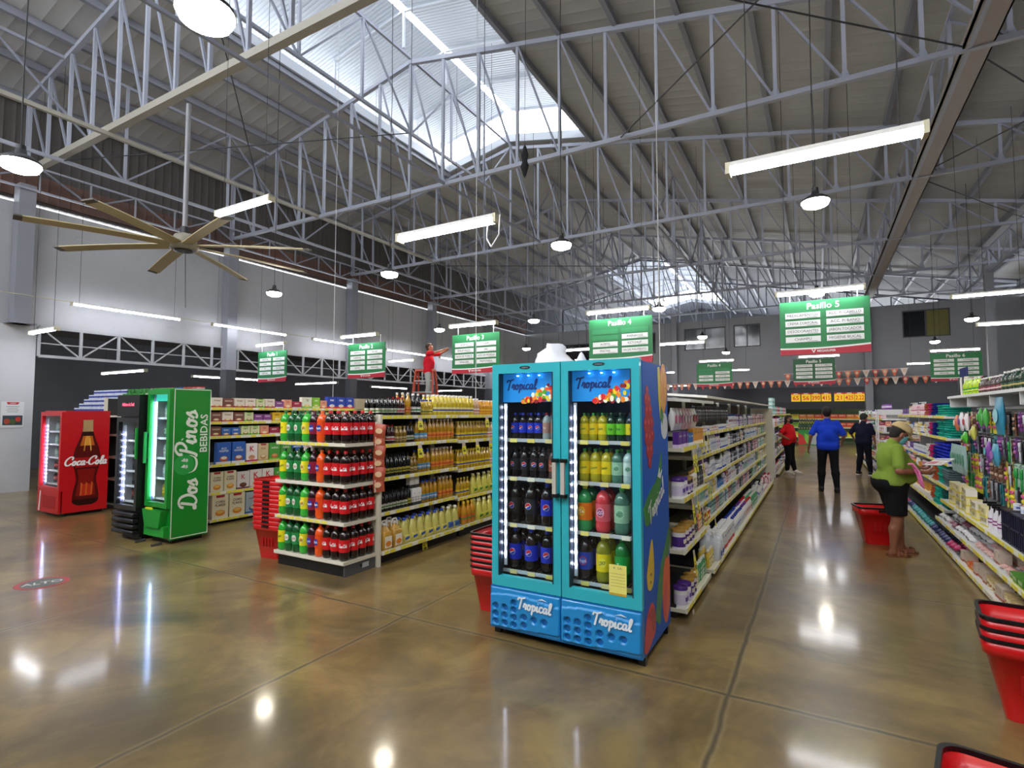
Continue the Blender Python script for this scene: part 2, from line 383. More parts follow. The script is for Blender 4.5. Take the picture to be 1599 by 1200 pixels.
TR = sheet_mat('ridge_sheet', '#a9afb8', '#b9bfc8', 1, .09, .35, 0, .16, 1.0)
for y0, y1 in SKY:
    for x0, x1 in ((-10.9, -8.0), (-7.8, -4.55)):
        z = lambda x: 10.75-.2*abs(x+7.9)
        v = [(x0, y0, z(x0)), (x1, y0, z(x1)), (x1, y1, z(x1)), (x0, y1, z(x0))]; v += [(a, c, d+.02) for a, c, d in v]
        struct(MB().add(v, [(3, 2, 1, 0), (4, 5, 6, 7), (0, 1, 5, 4), (1, 2, 6, 5), (2, 3, 7, 6), (3, 0, 4, 7)], TR).build('roof_ridge_sheet'))
    wh = P('#c6ccd4', .5)
    f = MB()
    for x in (-10.1, -5.4): f.box(x-.03, x+.03, y0, y1, zr(x)-.06, zr(x)+.16, wh)
    for yy in (y0, y1-.06): 
        f.bar((-10.1, yy, zr(-10.1)+.05), (-7.9, yy, zr(-7.9)+.05), .06, wh, .22); f.bar((-7.9, yy, zr(-7.9)+.05), (-5.4, yy, zr(-5.4)+.05), .06, wh, .22)
    struct(f.build('trim_skylight_curb'))
    n = int((y1-y0)/1.55)
    for i in range(n+1):
        y = y0+.1+i*(y1-y0-.2)/n; p = MB()
        for x in (-10.1, -7.9, -5.4): p.bar((x, y, zr(x)), (x, y, 10.74-.2*abs(x+7.9)), .05, wh)
        p.bar((-10.1, y, 10.3), (-7.9, y, 10.72), .05, wh); p.bar((-5.4, y, 10.24), (-7.9, y, 10.72), .05, wh)
        struct(p.build('trim_monitor_frame'))
PUR = P('#8f929c', .45)
xs = [-14.65, -13.55, -12.4, -11.25, -10.2, -9.2, -6.6]+[-5.3+1.12*k for k in range(0, 14)]
for x in xs:
    z = zr(x)
    if -10.1 < x < -5.4: m = MB().box(-.03, .03, 13.9, 44, z-.16, z-.02, PUR)
    else: m = MB().box(-.035, .035, YF, 44, z-.16, z-.02, PUR).box(-.035, .05, YF, 44, z-.17, z-.155, PUR)
    struct(m.build('roof_beam', loc=(x, 0, 0)))
# transverse trusses every 4.6 m
ZB = 6.6
def truss(y, x0=XL+.1, x1=XR-.1, heavy=False):
    ZB = 6.72 if heavy else 6.6
    m = MB(); n = 24; c = P('#a29d90', .5) if heavy else STEEL; w = .12 if heavy else .08
    m.bar((x0, 0, ZB), (x1, 0, ZB), w, c)
    m.bar((x0, 0, zr(x0)-.2), (-7.9, 0, zr(-7.9)-.2), .09, STEEL); m.bar((-7.9, 0, zr(-7.9)-.2), (x1, 0, zr(x1)-.2), .09, STEEL)
    xs = [x0]+[-7.9+.93*k for k in range(-7, 16)]
    xs = [a for a in xs if x0 <= a <= x1]
    for i, a in enumerate(xs):
        m.box(a-.028, a+.028, -.028, .028, ZB, zr(a)-.22, STEEL)
        if i < len(xs)-1:
            b2 = xs[i+1]
            if a < -7.9: m.bar((a+.03, 0, zr(a)-.25), (b2-.04, 0, ZB+.03), .035, STEEL2)
            else: m.bar((b2-.04, 0, ZB+.03) if False else (a+.04, 0, ZB+.03) if False else (a+.02, 0, zr(a)-.25), (b2-.03, 0, ZB+.03), .035, STEEL2)
        m.prism([(a-.09, ZB+.02), (a+.07, ZB+.02), (a+.04, ZB+.14), (a-.03, ZB+.14)], .012, P('#9aa4bb', .4), M=RX(PI/2))
    o = m.build('roof_truss', loc=(0, y, 0)); struct(o)
for k in range(0, 8): truss(4.6*k, heavy=(k == 1)) if k < 7 else truss(4.6*k)
# longitudinal frames
def ltruss(x, z0, z1, y0=YF, y1=YB, step=1.53, w=.06, post=.05):
    m = MB(); m.bar((0, y0, z0), (0, y1, z0), w, STEEL); m.bar((0, y0, z1), (0, y1, z1), w, STEEL)
    y = y0; i = 0
    while y < y1:
        m.box(-post/2, post/2, y-post/2, y+post/2, z0, z1, STEEL)
        a, b2 = ((z1, z0) if i % 2 else (z0, z1)); m.bar((0, y, a), (0, min(y+step, y1), b2), .035, STEEL2); y += step; i += 1
    struct(m.build('roof_truss', loc=(x, 0, 0)))
ltruss(-7.9, 8.0, 9.75, 1.6-4.6, YB); ltruss(1.9, ZB, zr(1.9)-.2); ltruss(-14.3, 6.35, 6.85, YF, YB, .92, .04, .03); ltruss(-12.8, ZB, zr(-12.8)-.2, YF, YB, 2.3)
ltruss(-3.6, ZB, zr(-3.6)-.25, 13.8, YB, 2.3); ltruss(5.0, ZB-.3, ZB+.45, YF, YB, 1.15)
struct(MB().box(-.17, .17, YF, YB, ZB-.02, ZB+.03, P('#a39890', .5)).box(-.17, -.15, YF, YB, ZB-.02, ZB+.12, P('#a39890', .5)).box(.15, .17, YF, YB, ZB-.02, ZB+.12, P('#a39890', .5)).build('roof_beam', loc=(2.0, 0, 0)))
struct(MB().bar((-10.85, YF, ZB), (-10.85, 14, ZB), .07, P('#a29d90', .5)).build('roof_beam'))
struct(MB().bar((-6.9, YF, ZB), (-6.9, 14, ZB), .05, STEEL2).build('roof_beam'))
for (p, q) in [((-12.8, 4.6, 6.6), (-7.9, 9.2, 8.0)), ((-12.8, 9.2, 6.6), (-7.9, 4.6, 8.0)), ((-3, 4.6, 6.6), (1.9, 9.2, 6.6)), ((-3, 9.2, 6.6), (1.9, 4.6, 6.6)), ((1.9, 9.2, 6.6), (5, 13.8, 6.5)), ((5, 9.2, 6.5), (1.9, 13.8, 6.6)), ((1.9, 13.8, 6.6), (5, 18.4, 6.5)), ((-12, 13.8, 6.6), (-4, 18.4, 6.6))]:
    struct(MB().cyl(p, q, .012, P('#3c3c40', .5), 5).build('roof_tie_rod'))
# low lattice girders over the side openings
def girder(x, y0, y1, z0=2.87, z1=3.5, step=.76):
    m = MB(); c = P('#a9abaf', .45); m.bar((0, y0, z0), (0, y1, z0), .06, c); m.bar((0, y0, z1), (0, y1, z1), .06, c); n = int((y1-y0)/step)
    for i in range(n+1):
        y = y0+i*step; m.box(-.025, .025, y-.025, y+.025, z0, z1, c)
        if i < n: m.bar((0, y, z0+.28), (0, y+step, z0+.28), .025, c); m.bar((0, y, z0 if i % 2 else z1), (0, y+step, z1 if i % 2 else z0), .03, c)
    struct(m.build('trim_girder', loc=(x, 0, 0)))
girder(XL+.05, 4.97, YB); girder(XR-.1, 8, YB, 2.75, 3.4)
# ------------------------------------------------------------------ lamps
WHITE_T = P('#f4f6ff', .4, 0, TUBE_E); COOL_T = P('#dcd8ff', .4, 0, TUBE_E)
def tube_kind(n_t, L, wire, zc):
    h = MB().box(-L/2, L/2, -.045, .045, .025, .055, P('#d9d9d6', .5)).box(-L/2, -L/2+.03, -.05, .05, -.03, .055, P('#c9c4a8', .5)).box(L/2-.03, L/2, -.05, .05, -.03, .055, P('#c9c4a8', .5))
    t = MB()
    for k in range(n_t):
        y = (k-(n_t-1)/2)*.05; t.cyl((-L/2+.03, y, 0), (L/2-.03, y, 0), .02, WHITE_T, 6)
    hm = h.mesh('tube_lamp'); tm = t.mesh('tube'); cache = {}
    class K:
        def put(s, loc, rz=0, *a, **k):
            top = (wire if wire < 2 else zr(loc[0])-.02-loc[2]); key = round(top, 2)
            if key not in cache: cache[key] = [('hanging_wire', MB().cyl((x, 0, .055), (x, 0, key), .004, P('#2c2c2e', .6), 4).mesh('hanging_wire')) for x in (-L/2+.15, L/2-.15)]
            return Kind('tube_lamp', hm, [('tube', tm)]+cache[key]).put(loc, rz, *a, **k)
    return K()
K2 = tube_kind(2, 1.2, 3.0, 0)
AISLE = {1: -12.9, 2: -9.6, 3: -6.3, 4: -3.13, 5: .05, 6: 3.55}
rowname = {0: 'added behind the camera for foreground light', 1: 'nearest row', 2: 'row above the first aisle signs', 3: 'third row', 4: 'row above the second aisle signs', 5: 'last row'}
for r, y in enumerate((-1.0, 4.18, 9.4, 14.7, 20.3, 25.2)):  # first row is unseen, added to light the foreground floor and cooler fronts
    for a, x in AISLE.items():
        z = 3.43 if r < 2 else 3.5
        if (r, a) in ((1, 1), (1, 2), (1, 6), (2, 6), (0, 1), (0, 2)): continue
        if r == 1 and a == 3: loc = (-6.75, 4.45, 4.45)
        else: loc = (x, y, z)
        K2.put(loc, 0, 'twin white fluorescent tube lamp over aisle %d, %s' % (a, rowname[r]), 'lamp', 'fluorescent tube lamps over the aisles')
K2.put((-13.45, 4.66, 3.28), 0, 'twin tube lamp beside the white partition wall at the far left', 'lamp', 'fluorescent tube lamps over the aisles')
K2.put((2.95, 13.6, 3.95), 0, 'twin tube lamp cut by the right edge of the photo', 'lamp', 'fluorescent tube lamps over the aisles')
K1 = tube_kind(1, 2.3, 2.4, 0); KS = tube_kind(1, 2.3, 1.2, 0); KB = tube_kind(2, 2.3, .65, 0)
for i, y in enumerate((6.45, 9.57, 12.84, 16.2, 19.5, 22.8)):
    K1.put((-14.0, y, 4.0), PI/2, 'long single tube lamp in the line along the left wall, %s from the camera' % ordn(i+1), 'lamp', 'tube lamps in line along the left wall')
cond = MB().cyl((-14, 3, 4.05), (-14, 24.5, 4.05), .008, P('#cfc9a0', .5), 5); tag(cond.build('lamp_conduit'), 'thin pale conduit joining the tube lamps along the left wall', 'conduit')
for i, (x, y) in enumerate([(-16.5, 7.5), (-16.5, 10.5), (-16.5, 14), (-16.5, 18), (-16.5, 22)]):
    KS.put((x, y, 2.75), PI/2 if i % 2 else 0, 'tube lamp in the side hall behind the left girder, %s from the camera' % ordn(i+1), 'lamp', 'side hall tube lamps')
for i, (x, y) in enumerate([(-10.5, 31), (-6, 31), (-2, 30), (1.0, 30.2), (-8, 34)]):
    KB.put((x, y, 3.3), 0, 'tube lamp in the back hall below the back wall, %s from the left' % ordn(i+1), 'lamp', 'back hall tube lamps')
# high-bay dome lamps
bb = MB().lathe([(.02, .16), (.05, .15), (.06, .09), (.12, .07), (.19, .02), (.2, -.01), (.185, -.012)], P('#2b2b2d', .5), 20, cap=False)
bb.cyl((0, 0, .12), (0, 0, .2), .045, P('#222326', .5), 10)
bl = MB().lathe([(.19, .0), (.192, -.03), (.17, -.075), (.1, -.105), (.001, -.115)], P('#fff6e2', .4, 0, BAY_E), 20, cap=False)
def bay(x, y, z, lab, sc=1):
    w = MB(); k = 7; L = (zr(x)-.02-z)/sc-.2; pts = [(rnd.uniform(-.012, .012)*(0 < i < k), rnd.uniform(-.012, .012)*(0 < i < k), .2+L*i/k) for i in range(k+1)]
    w.tube(pts, .006/sc, P('#1f1f21', .6), 5)
    Kind('bay_lamp', BAYB, [('diffuser', BAYL), ('lamp_cable', w.mesh('lamp_cable'))]).put((x, y, z), 0, lab, 'lamp', 'high bay dome lamps', sc)
BAYB = bb.mesh('bay_lamp'); BAYL = bl.mesh('diffuser')
for r, y in enumerate((1.78, 6.9, 12.3, 17.6, 22.6)):
    for a, x in {2: -9.4, 3: -6.35, 4: -3.12, 5: .03, 6: 3.45}.items():
        if (r, a) in ((0, 2), (0, 6), (1, 6)): continue
        yy = y if not (r == 0 and a == 3) else 2.05
        bay(x-(.25 if r == 0 and a == 3 else 0), yy, 4.05, 'bright round high-bay lamp on a black cable over aisle %d, %s row from the camera' % (a, ordn(r+1)), .74 if r else .84)
# ceiling fan
fan = empty('ceiling_fan', (-8.4, 4.58, 4.2), math.radians(30), 'large cream ceiling fan with eight long blades on a downrod', 'fan')
FC = P('#b3a67f', .5)
MB().lathe([(.06, .2), (.13, .17), (.17, .1), (.17, .04), (.2, .02), (.2, -.04), (.16, -.06)], P('#8d8878', .45), 24).lathe([(.14, -.06), (.14, -.075), (.1, -.078)], P('#2a2a2a', .4), 24).build('motor', fan)
MB().cyl((0, 0, .18), (0, 0, 2.25), .035, P('#8f8f93', .4), 10).cyl((0, 0, .18), (0, 0, .3), .06, P('#2a2a2c', .5), 10).build('downrod', fan)
MB().cyl((.02, 0, -.07), (.05, 0, -.95), .006, P('#47484a', .5), 5).build('pull_cord', fan)
for k in range(8):
    bm = MB(); A = RZ(k*PI/4) @ RX(math.radians(9))
    v = []; n = 6
    for i in range(n+1):
        x = .2+i*1.65/n; w = .085+.0*i; d = -.05*(i/n)**2
        v += [(x, -w, d), (x, w, d), (x, w, d+.015), (x, -w, d+.015)]
    f = [(0, 1, 2, 3), (4*n, 4*n+3, 4*n+2, 4*n+1)]
    for i in range(n):
        for q in range(4): f.append((4*i+q, 4*(i+1)+q, 4*(i+1)+(q+1) % 4, 4*i+(q+1) % 4))
    bm.add(v, f, FC, False, A); bm.box(1.84, 1.93, -.06, .085, -.055, -.035, P('#4a4438', .5), A)
    bm.build('blade', fan)
# dark cloth caught on a roof cable
c = MB(); c.lathe([(.01, .28), (.03, .24), (.07, .1), (.05, -.02), (.08, -.1), (.03, -.26), (.005, -.3)], P('#17171a', .9), 9, sx=1, sy=.6)
c.cyl((0, 0, .26), (0.02, 0, 3.1), .004, P('#1f1f21', .6), 4)
tag(c.build('hanging_cloth', loc=(-4.3, 8.0, 6.0)), 'dark crumpled cloth hanging high up under the big skylight', 'cloth')
# aisle signs
GR = P('#1f7a44', .5, 0, 0); GR2 = P('#155c34', .5); RD = P('#b21f35', .5); SW = P('#e9ece9', .5); INK = P('#3b3f3d', .6)
sign_txt = {1: ['GALLETAS', 'CAFE', 'TE', 'AZUCAR', 'CEREALES', 'SNACKS', 'DULCES', 'MIEL'],
 2: ['GRANOS', 'HARINAS', 'PASTAS', 'SOPAS', 'SALSAS', 'CONSERVAS', 'ESPECIAS', 'VINAGRE'],
 3: ['ACEITE', 'ENLATADOS', 'SALSA DE TOMATE', 'VINAGRE', 'CAFE', 'SAL', 'AZUCAR MORENA', 'MAYONESA'],
 4: [None, None, 'ACEITE', 'MIXTAS', None, 'AVENACOS', 'KETCHUP', 'SALSAS P/ALIMENTO'],
 5: ['MEDICAMENTOS', 'CREMA CORPORAL', 'DESODORANTES', 'CHAMPU', 'ACC. P/ CABELLO', 'ACC. P/ BANO', 'JABON TOCADOR', 'HIGIENE BUCAL'],
 6: ['HOGAR', 'LIMPIEZA', 'PAPEL', 'BOLSAS', 'COCINA', 'BATERIAS', 'JUGUETES', 'LIBRERIA']}
def sign(a, x, y, zt, far=False, wire=3.0):
    W2, H = .6, .84
    e = empty('aisle_sign', (x, y, zt-H), 0, 'green hanging sign reading Pasillo %d with white strips, %s' % (a, 'in the farther row' if far else 'in the nearer row'), 'sign', 'hanging aisle signs')
    m = MB(RX(PI/2)); m.box(-W2, W2, .06, H, -.012, .012, GR2 if (far and a == 5) else GR)
    n = 14; pts = [(-W2, 0), (W2, 0)]+[(W2-2*W2*i/n, .13-.05*math.sin(PI*i/n*.6+.3)-.0*i) for i in range(n+1)]
    pts2 = [(-W2, 0), (W2, 0)]+[(W2-2*W2*i/n, .155-.05*math.sin(PI*i/n*.6+.3)) for i in range(n+1)]
    m.prism(pts2, .029, SW, T(0, 0, -.0145)); m.prism(pts, .033, RD, T(0, 0, -.0165)); m.build('panel', e)
    MB(RX(PI/2)).text('Pasillo %d' % a, .135, SW, T(0, H-.085, .0135), bold=True).build('title', e)
    MB(RX(PI/2)).text('MEGASUPER', .045, SW, T(.03, .05, .018), bold=True).prism([(-.14, .02), (-.11, .075), (-.125, .075), (-.14, .045), (-.155, .075), (-.17, .075)], .002, SW, T(0, 0, .0165)).build('shop_name', e)
    for i in range(8):
        t = sign_txt[a][i]
        if t is None:
            MB(RX(PI/2)).box(-.53+.56*(i//4), -.03+.56*(i//4), .60-.115*(i % 4)-.045, .60-.115*(i % 4)+.045, .012, .016, P('#2a8a52', .5)).build('strip', e); continue
        cx = -.28+.56*(i//4); cy = .615-.125*(i % 4)
        MB(RX(PI/2)).box(cx-.24, cx+.24, cy-.045, cy+.045, .012, .018, SW).box(cx-.235, cx+.235, cy-.045, cy-.039, .018, .019, P('#b9bdb9', .5)).text(t, .058, INK, T(cx, cy+.005, .0195), maxw=.42).box(cx+.06, cx+.2, cy-.033, cy-.029, .018, .0195, INK).build('strip', e)
    for xx in (-.45, .45): MB().cyl((xx, 0, H), (xx, 0, 3.51-(zt-H)), .006, SW, 5).build('hanging_wire', e)
for a, x in ((1, -12.95), (2, -9.45), (3, -6.3), (4, -3.13), (5, .1), (6, 3.5)): sign(a, x, 9.5, 3.39 if a > 3 else 3.33)
for a, x in ((4, -3.2), (5, -.1), (6, 3.55), (3, -6.4), (2, -9.6)): sign(a, x, 20.2, 3.42, True)
sign(3, -13.6, 20.6, 3.25, True) if False else None
# poster on the white partition
po = empty('wall_poster', (XL+.006, 4.42, 1.34), PI/2, 'notice poster with red tab and dark picture on the white partition', 'poster')
q = MB(RX(PI/2)); q.box(0, .37, 0, .54, -.002, .002, P('#dfe1e4', .4)).build('sheet', po)
q = MB(RX(PI/2)); q.box(.03, .35, .05, .25, .002, .004, P('#31434e', .4)).disc(.28, .17, .045, .05, .005, P('#c0392b', .5)).disc(.1, .13, .05, .06, .005, P('#a5452f', .5)).disc(.19, .12, .06, .05, .0045, P('#4c5f2a', .5)).build('picture', po)
q = MB(RX(PI/2)); q.prism([(.08, .53), (.29, .53), (.265, .48), (.105, .48)], .004, P('#b3262e', .5)); q.text('AVISO', .035, P('#ffffff'), T(.185, .505, .0045))
for i in range(4): q.box(.08+.02*(i % 2), .29-.02*(i % 2), .43-.035*i, .437-.035*i, .002, .0035, P('#444444'))
q.build('heading', po)
# floor sticker
st = MB().disc(0, 0, .21, .21, .0015, P('#8d2f2f', .45), n=32).disc(0, 0, .165, .165, .0022, P('#4e5a50', .45), n=32).script('Alto', .12, .12, P('#c9c9c2'), T(0, .02, .003)) if False else MB().disc(0, 0, .21, .21, .0015, P('#9c3030', .45), n=32).disc(0, 0, .165, .165, .0022, P('#4e5a50', .45), n=32).text('ALTO', .12, P('#c9c9c2'), T(0, .0, .0028), bold=True)
tag(st.build('floor_sticker', loc=(-6.58, 2.36, 0), rz=math.radians(70)), 'round red and grey distancing sticker on the concrete floor', 'sticker')
# ------------------------------------------------------------------ product kinds
CAPW = P('#f2f2f0', .4); BLK = P('#101013', .35)
def soda_kind(name, liquid, cap, label, txt=None, txtcol='#ffffff', h=.33, r=.0555, script=False, oval=None, extra=None, big=True, seg=14, band2=None):
    s = h/.33; R = r; lq = P(liquid, .12, 0, 0, .4); 
    prof = [(R*.45, 0), (R*.8, .004*s), (R*.97, .022*s), (R, .05*s), (R*.96, .08*s), (R*.96, .085*s), (R*.96, .215*s), (R*1.0, .22*s), (R*.97, .24*s), (R*.82, .268*s), (R*.55, .29*s), (R*.32, .3*s), (R*.27, .302*s), (R*.27, .312*s)]
    b = MB().lathe(prof, lq, seg)
    lb = MB().lathe([(R*.985, .088*s), (R*.985, .212*s)], P(label, .4), seg+4, cap=False)
    if band2: lb.lathe([(R*.99, .1*s), (R*.99, .125*s)], P(band2, .4), seg+4, cap=False)
    for k in range(3 if script else 2):
        X = RZ(k*2*PI/3 if script else k*PI) @ T(0, -R*.99, .152*s) @ RX(PI/2)
        if oval: lb.disc(0, .0, .03, .034, .001, P(oval[0], .4), X @ RZ(-.0), 14); lb.disc(0, 0, .024, .027, .0016, P(oval[1], .4), X, 14)
        if extra: extra(lb, X, R)
        if txt:
            if script: lb.script(txt, .0195, .17, P(txtcol, .4), X @ Matrix.Diagonal((1, 1.6, 1, 1)), bend=R*.99, h=.0022)
            else: lb.text(txt, .036, P(txtcol, .4), X @ RZ(.16), bold=True, bend=0 if oval else R*.99, z=.0024, maxw=.05 if oval else .068)
    cp = MB().lathe([(R*.33, .308*s), (R*.34, .33*s), (R*.3, .334*s)], P(cap, .4), 10)
    if big: return Kind(name, b.mesh(name), [('label', lb.mesh('label')), ('cap', cp.mesh('cap'))])
    for q in (lb, cp): b.add(q.v, q.f, [q.mats[i] for i in q.m], True)
    return Kind(name, b.mesh(name))
def pepsi_ball(lb, X, R):
    lb.disc(0, 0, .026, .026, .0012, P('#f4f4f8', .4), X, 18)
    lb.prism([(.024*math.cos(a), .024*math.sin(a)) for a in [PI*i/10+.35 for i in range(11)]], .002, P('#d4202c', .4), X)
    lb.prism([(.024*math.cos(a), .024*math.sin(a)) for a in [PI+PI*i/8+.75 for i in range(8)]], .002, P('#1634a8', .4), X)
SODA = {
 'squirt': (soda_kind('soda_bottle', '#2fae35', '#1a7a2c', '#f1e21a', 'Squirt', '#1c6a2a', big=True), 'green grapefruit soda bottle with yellow label'),
 'ginger': (soda_kind('soda_bottle', '#0f5a2a', '#0c4a24', '#1f8a46', 'Dry', '#b01e2c', oval=('#e8efe6', '#cfe3cc')), 'dark green ginger ale bottle'),
 'squirt2': (soda_kind('soda_bottle', '#39b83a', '#1b8a30', '#e9e225', 'Quina', '#123a5a', oval=('#f6f4c8', '#ffd21e')), 'light green tonic bottle with lemon label'),
 'grape': (soda_kind('soda_bottle', '#2a0a1c', '#5a1030', '#8a1236', 'Fanta', '#f2f2ff', oval=('#2b3fae', '#2b3fae')), 'dark grape soda bottle'),
 'orange': (soda_kind('soda_bottle', '#f2591a', '#f26a1c', '#ea4b14', 'Fanta', '#ffffff', oval=('#2240a8', '#2240a8')), 'orange soda bottle with blue badge'),
 'cola': (soda_kind('soda_bottle', '#1c0b07', '#d01a22', '#d3151e', 'Coca-Cola', '#ffffff', script=True), 'black cola bottle with red label'),
 'pepsi': (soda_kind('soda_bottle', '#170a0c', '#1c3cc8', '#1531c4', extra=pepsi_ball), 'cola bottle with royal blue label'),
 'pepsib': (soda_kind('soda_bottle', '#140a0d', '#20222c', '#16171f', extra=pepsi_ball), 'cola bottle with black label'),
 'redj': (soda_kind('soda_bottle', '#d8404c', '#2a3a9a', '#e0596a', 'H2O', '#f4e6ff', oval=('#f3a4b4', '#a03a70')), 'pink red juice bottle'),
 'whitej': (soda_kind('soda_bottle', '#b9d8d4', '#2f9a4a', '#d6ece4', 'H2O', '#2a6a58', oval=('#e6f6ea', '#9ad0b4')), 'clear pale water bottle with green cap'),
 'greenw': (soda_kind('soda_bottle', '#4a7a68', '#2f9a4a', '#9ac8a8', 'H2O', '#1f5a40', oval=('#b9e2c4', '#7ab894')), 'clear grey green water bottle'),
 'mango': (soda_kind('soda_bottle', '#b4a822', '#2c9a40', '#f0d21c', 'Limon', '#2f6a2a'), 'yellow lemon drink bottle with yellow label'),
 'orangej': (soda_kind('soda_bottle', '#2f9a54', '#c8c040', '#ee7a1a', 'Te', '#ffffff', oval=('#f7c02a', '#f2a61a')), 'fat green tea jug with orange label'),
 'drop': (soda_kind('soda_bottle', '#8f8e20', '#c8c84a', '#f2d81a', 'L.DROP', '#1c5a38', oval=('#f6e84a', '#f6e84a')), 'olive lemonade bottle with yellow label'),
 'seven': (soda_kind('soda_bottle', '#0f7a34', '#1a8a40', '#12a048', '7', '#f4f6f4'), 'green lime soda bottle with 7UP label'),
 'blue': (soda_kind('soda_bottle', '#20141c', '#2a3a9a', '#1c40b8', 'Pepsi', '#e8ecff', oval=('#c83048', '#2a58c8')), 'dark bottle with blue and red label'),
 'lime': (soda_kind('soda_bottle', '#123a22', '#124a28', '#6ac82a', '7up', '#125a2c'), 'dark green bottle with lime label'),
 'ydark': (soda_kind('soda_bottle', '#1c3038', '#1a2a30', '#ecdc1a', 'I', '#3a4a1a'), 'dark clear bottle with bright yellow label'),
 'choco': (soda_kind('soda_bottle', '#5a4640', '#c02430', '#a2533c', 'Te', '#f4d8c8'), 'tea bottle with brown label and red cap'),
 'clear': (soda_kind('soda_bottle', '#a8b4b4', '#c8202c', '#b88a7c', 'Te', '#f4e8e0'), 'clear bottle with pinkish label and red cap'),
}
_c = {}
def simple(name, fn):
    if name not in _c: m = MB(); fn(m); _c[name] = m
    return _c[name]
def shampoo(name, body, cap, lab, w=.032, d=.019, h=.19, acc='#8a8a90'):
    m = MB(); B = P(body, .3, 0, 0, .3)
    m.rbox(-w, w, -d, d, 0, h*.8, d*.95, B, 3); m.lathe([(w*.8, h*.8), (w*.45, h*.86)], B, 10, sx=1, sy=d/w*1.1)
    m.rbox(-w*.5, w*.5, -w*.42, w*.42, h*.84, h, w*.3, P(cap, .35), 2)
    m.box(-w*.75, w*.75, -d-.0012, -d, h*.12, h*.66, P(lab, .45)); m.box(-w*.55, w*.55, -d-.002, -d, h*.45, h*.56, P(acc, .4)); m.box(-w*.45, w*.45, -d-.002, -d, h*.25, h*.29, P(acc, .4))
    return Kind(name, m.mesh(name))
def pumpb(name, body, lab, acc='#5a5a60'):
    m = MB(); B = P(body, .3, 0, 0, .3); m.lathe([(.03, 0), (.034, .01), (.034, .14), (.026, .165), (.012, .175), (.012, .185)], B, 12)
    m.lathe([(.014, .18), (.014, .195), (.004, .197), (.004, .22)], CAPW, 8); m.box(-.006, .006, -.04, .008, .215, .226, CAPW)
    m.lathe([(.0345, .03), (.0345, .11)], P(lab, .45), 12, cap=False); m.lathe([(.0349, .08), (.0349, .1)], P(acc, .45), 12, cap=False); return Kind(name, m.mesh(name))
def canister(name, body, lid, lab, r=.05, h=.15, acc='#ffffff'):
    m = MB(); m.lathe([(r, 0), (r, h*.86)], P(body, .35, 0, 0, .2), 16); m.lathe([(r*1.04, h*.84), (r*1.05, h*.97), (r*.98, h)], P(lid, .3), 16)
    m.lathe([(r*1.008, h*.12), (r*1.008, h*.62)], P(lab, .4), 16, cap=False); m.box(-r*.5, r*.5, -r*1.03, -r*.8, h*.3, h*.5, P(acc, .4)); return Kind(name, m.mesh(name))
def carton(name, col, band, w, d, h, txt=None, tcol='#ffffff', art=None, tsz=.3, ribbon=None, art2=None):
    m = MB(); m.box(-w/2, w/2, -d/2, d/2, 0, h, P(col, .5)); X = T(0, -d/2-.0008, 0) @ RX(PI/2)
    if band: m.box(-w/2-.0005, w/2+.0005, -d/2-.0008, d/2+.0005, h*.0, h*.2, P(band, .5)) if art2 is None else m.box(-w/2, w/2, -d/2-.0008, 0, 0, h*.12, P(band, .5))
    if ribbon: m.prism([(-w*.28, h), (w*.28, h), (w*.24, h*.9), (-w*.24, h*.9)], .001, P(ribbon, .5), X)
    if art: m.disc(0, h*.25, w*.3, h*.13, .001, P(art, .5), X, 14); m.disc(w*.0, h*.29, w*.22, h*.07, .0015, P(art2 or '#f0e6c8', .5), X, 12)
    if txt:
        ln = txt.split('|')
        for i, t in enumerate(ln): m.text(t, w*tsz, P(tcol, .5), X @ T(0, h*.72-i*w*tsz*.95, .0005), bold=True, maxw=w*.86)
    return Kind(name, m.mesh(name))
def oilbottle(name, liquid, cap, lab, h=.26, r=.034, acc=None, square=False):
    m = MB(); L = P(liquid, .1, 0, 0, .4, .6); s = h/.26
    m.lathe([(r*.85, 0), (r, .008*s), (r*.95, .05*s), (r*.97, .12*s), (r, .15*s), (r*.85, .185*s), (r*.42, .215*s), (r*.36, .24*s)], L, 10)
    m.lathe([(r*.42, .236*s), (r*.44, .26*s)], P(cap, .4), 8); m.lathe([(r*1.0, .045*s), (r*1.0, .105*s)], P(lab, .45), 10, cap=False)
    m.lathe([(r*1.015, .06*s), (r*1.015, .078*s)], P(acc or '#e8862a', .45), 10, cap=False); return Kind(name, m.mesh(name))
def oiljug(name, liquid, cap, lab, acc):
    m = MB(); L = P(liquid, .14, 0, 0, .4, .6)
    m.lathe([(.062, 0), (.07, .012), (.068, .06), (.06, .12), (.046, .19), (.03, .235), (.02, .25), (.019, .265)], L, 14, sy=.8)
    c = MB().lathe([(.023, .262), (.024, .285), (.02, .288)], P(cap, .4), 10); h = MB()
    h.tube([(.024, 0, .262), (.045, 0, .265), (.062, 0, .225), (.055, 0, .18)], .007, L, 6)
    l = MB(); l.rbox(-.045, .045, -.0575, -.03, .03, .1, .004, P(lab, .45), 1, axis='y'); l.prism([(-.035, .045), (.035, .06), (.035, .085), (-.035, .075)], .001, P(acc, .45), T(0, -.0578, 0) @ RX(PI/2))
    return Kind(name, m.mesh(name), [('cap', c.mesh('cap')), ('handle', h.mesh('handle')), ('label', l.mesh('label'))])
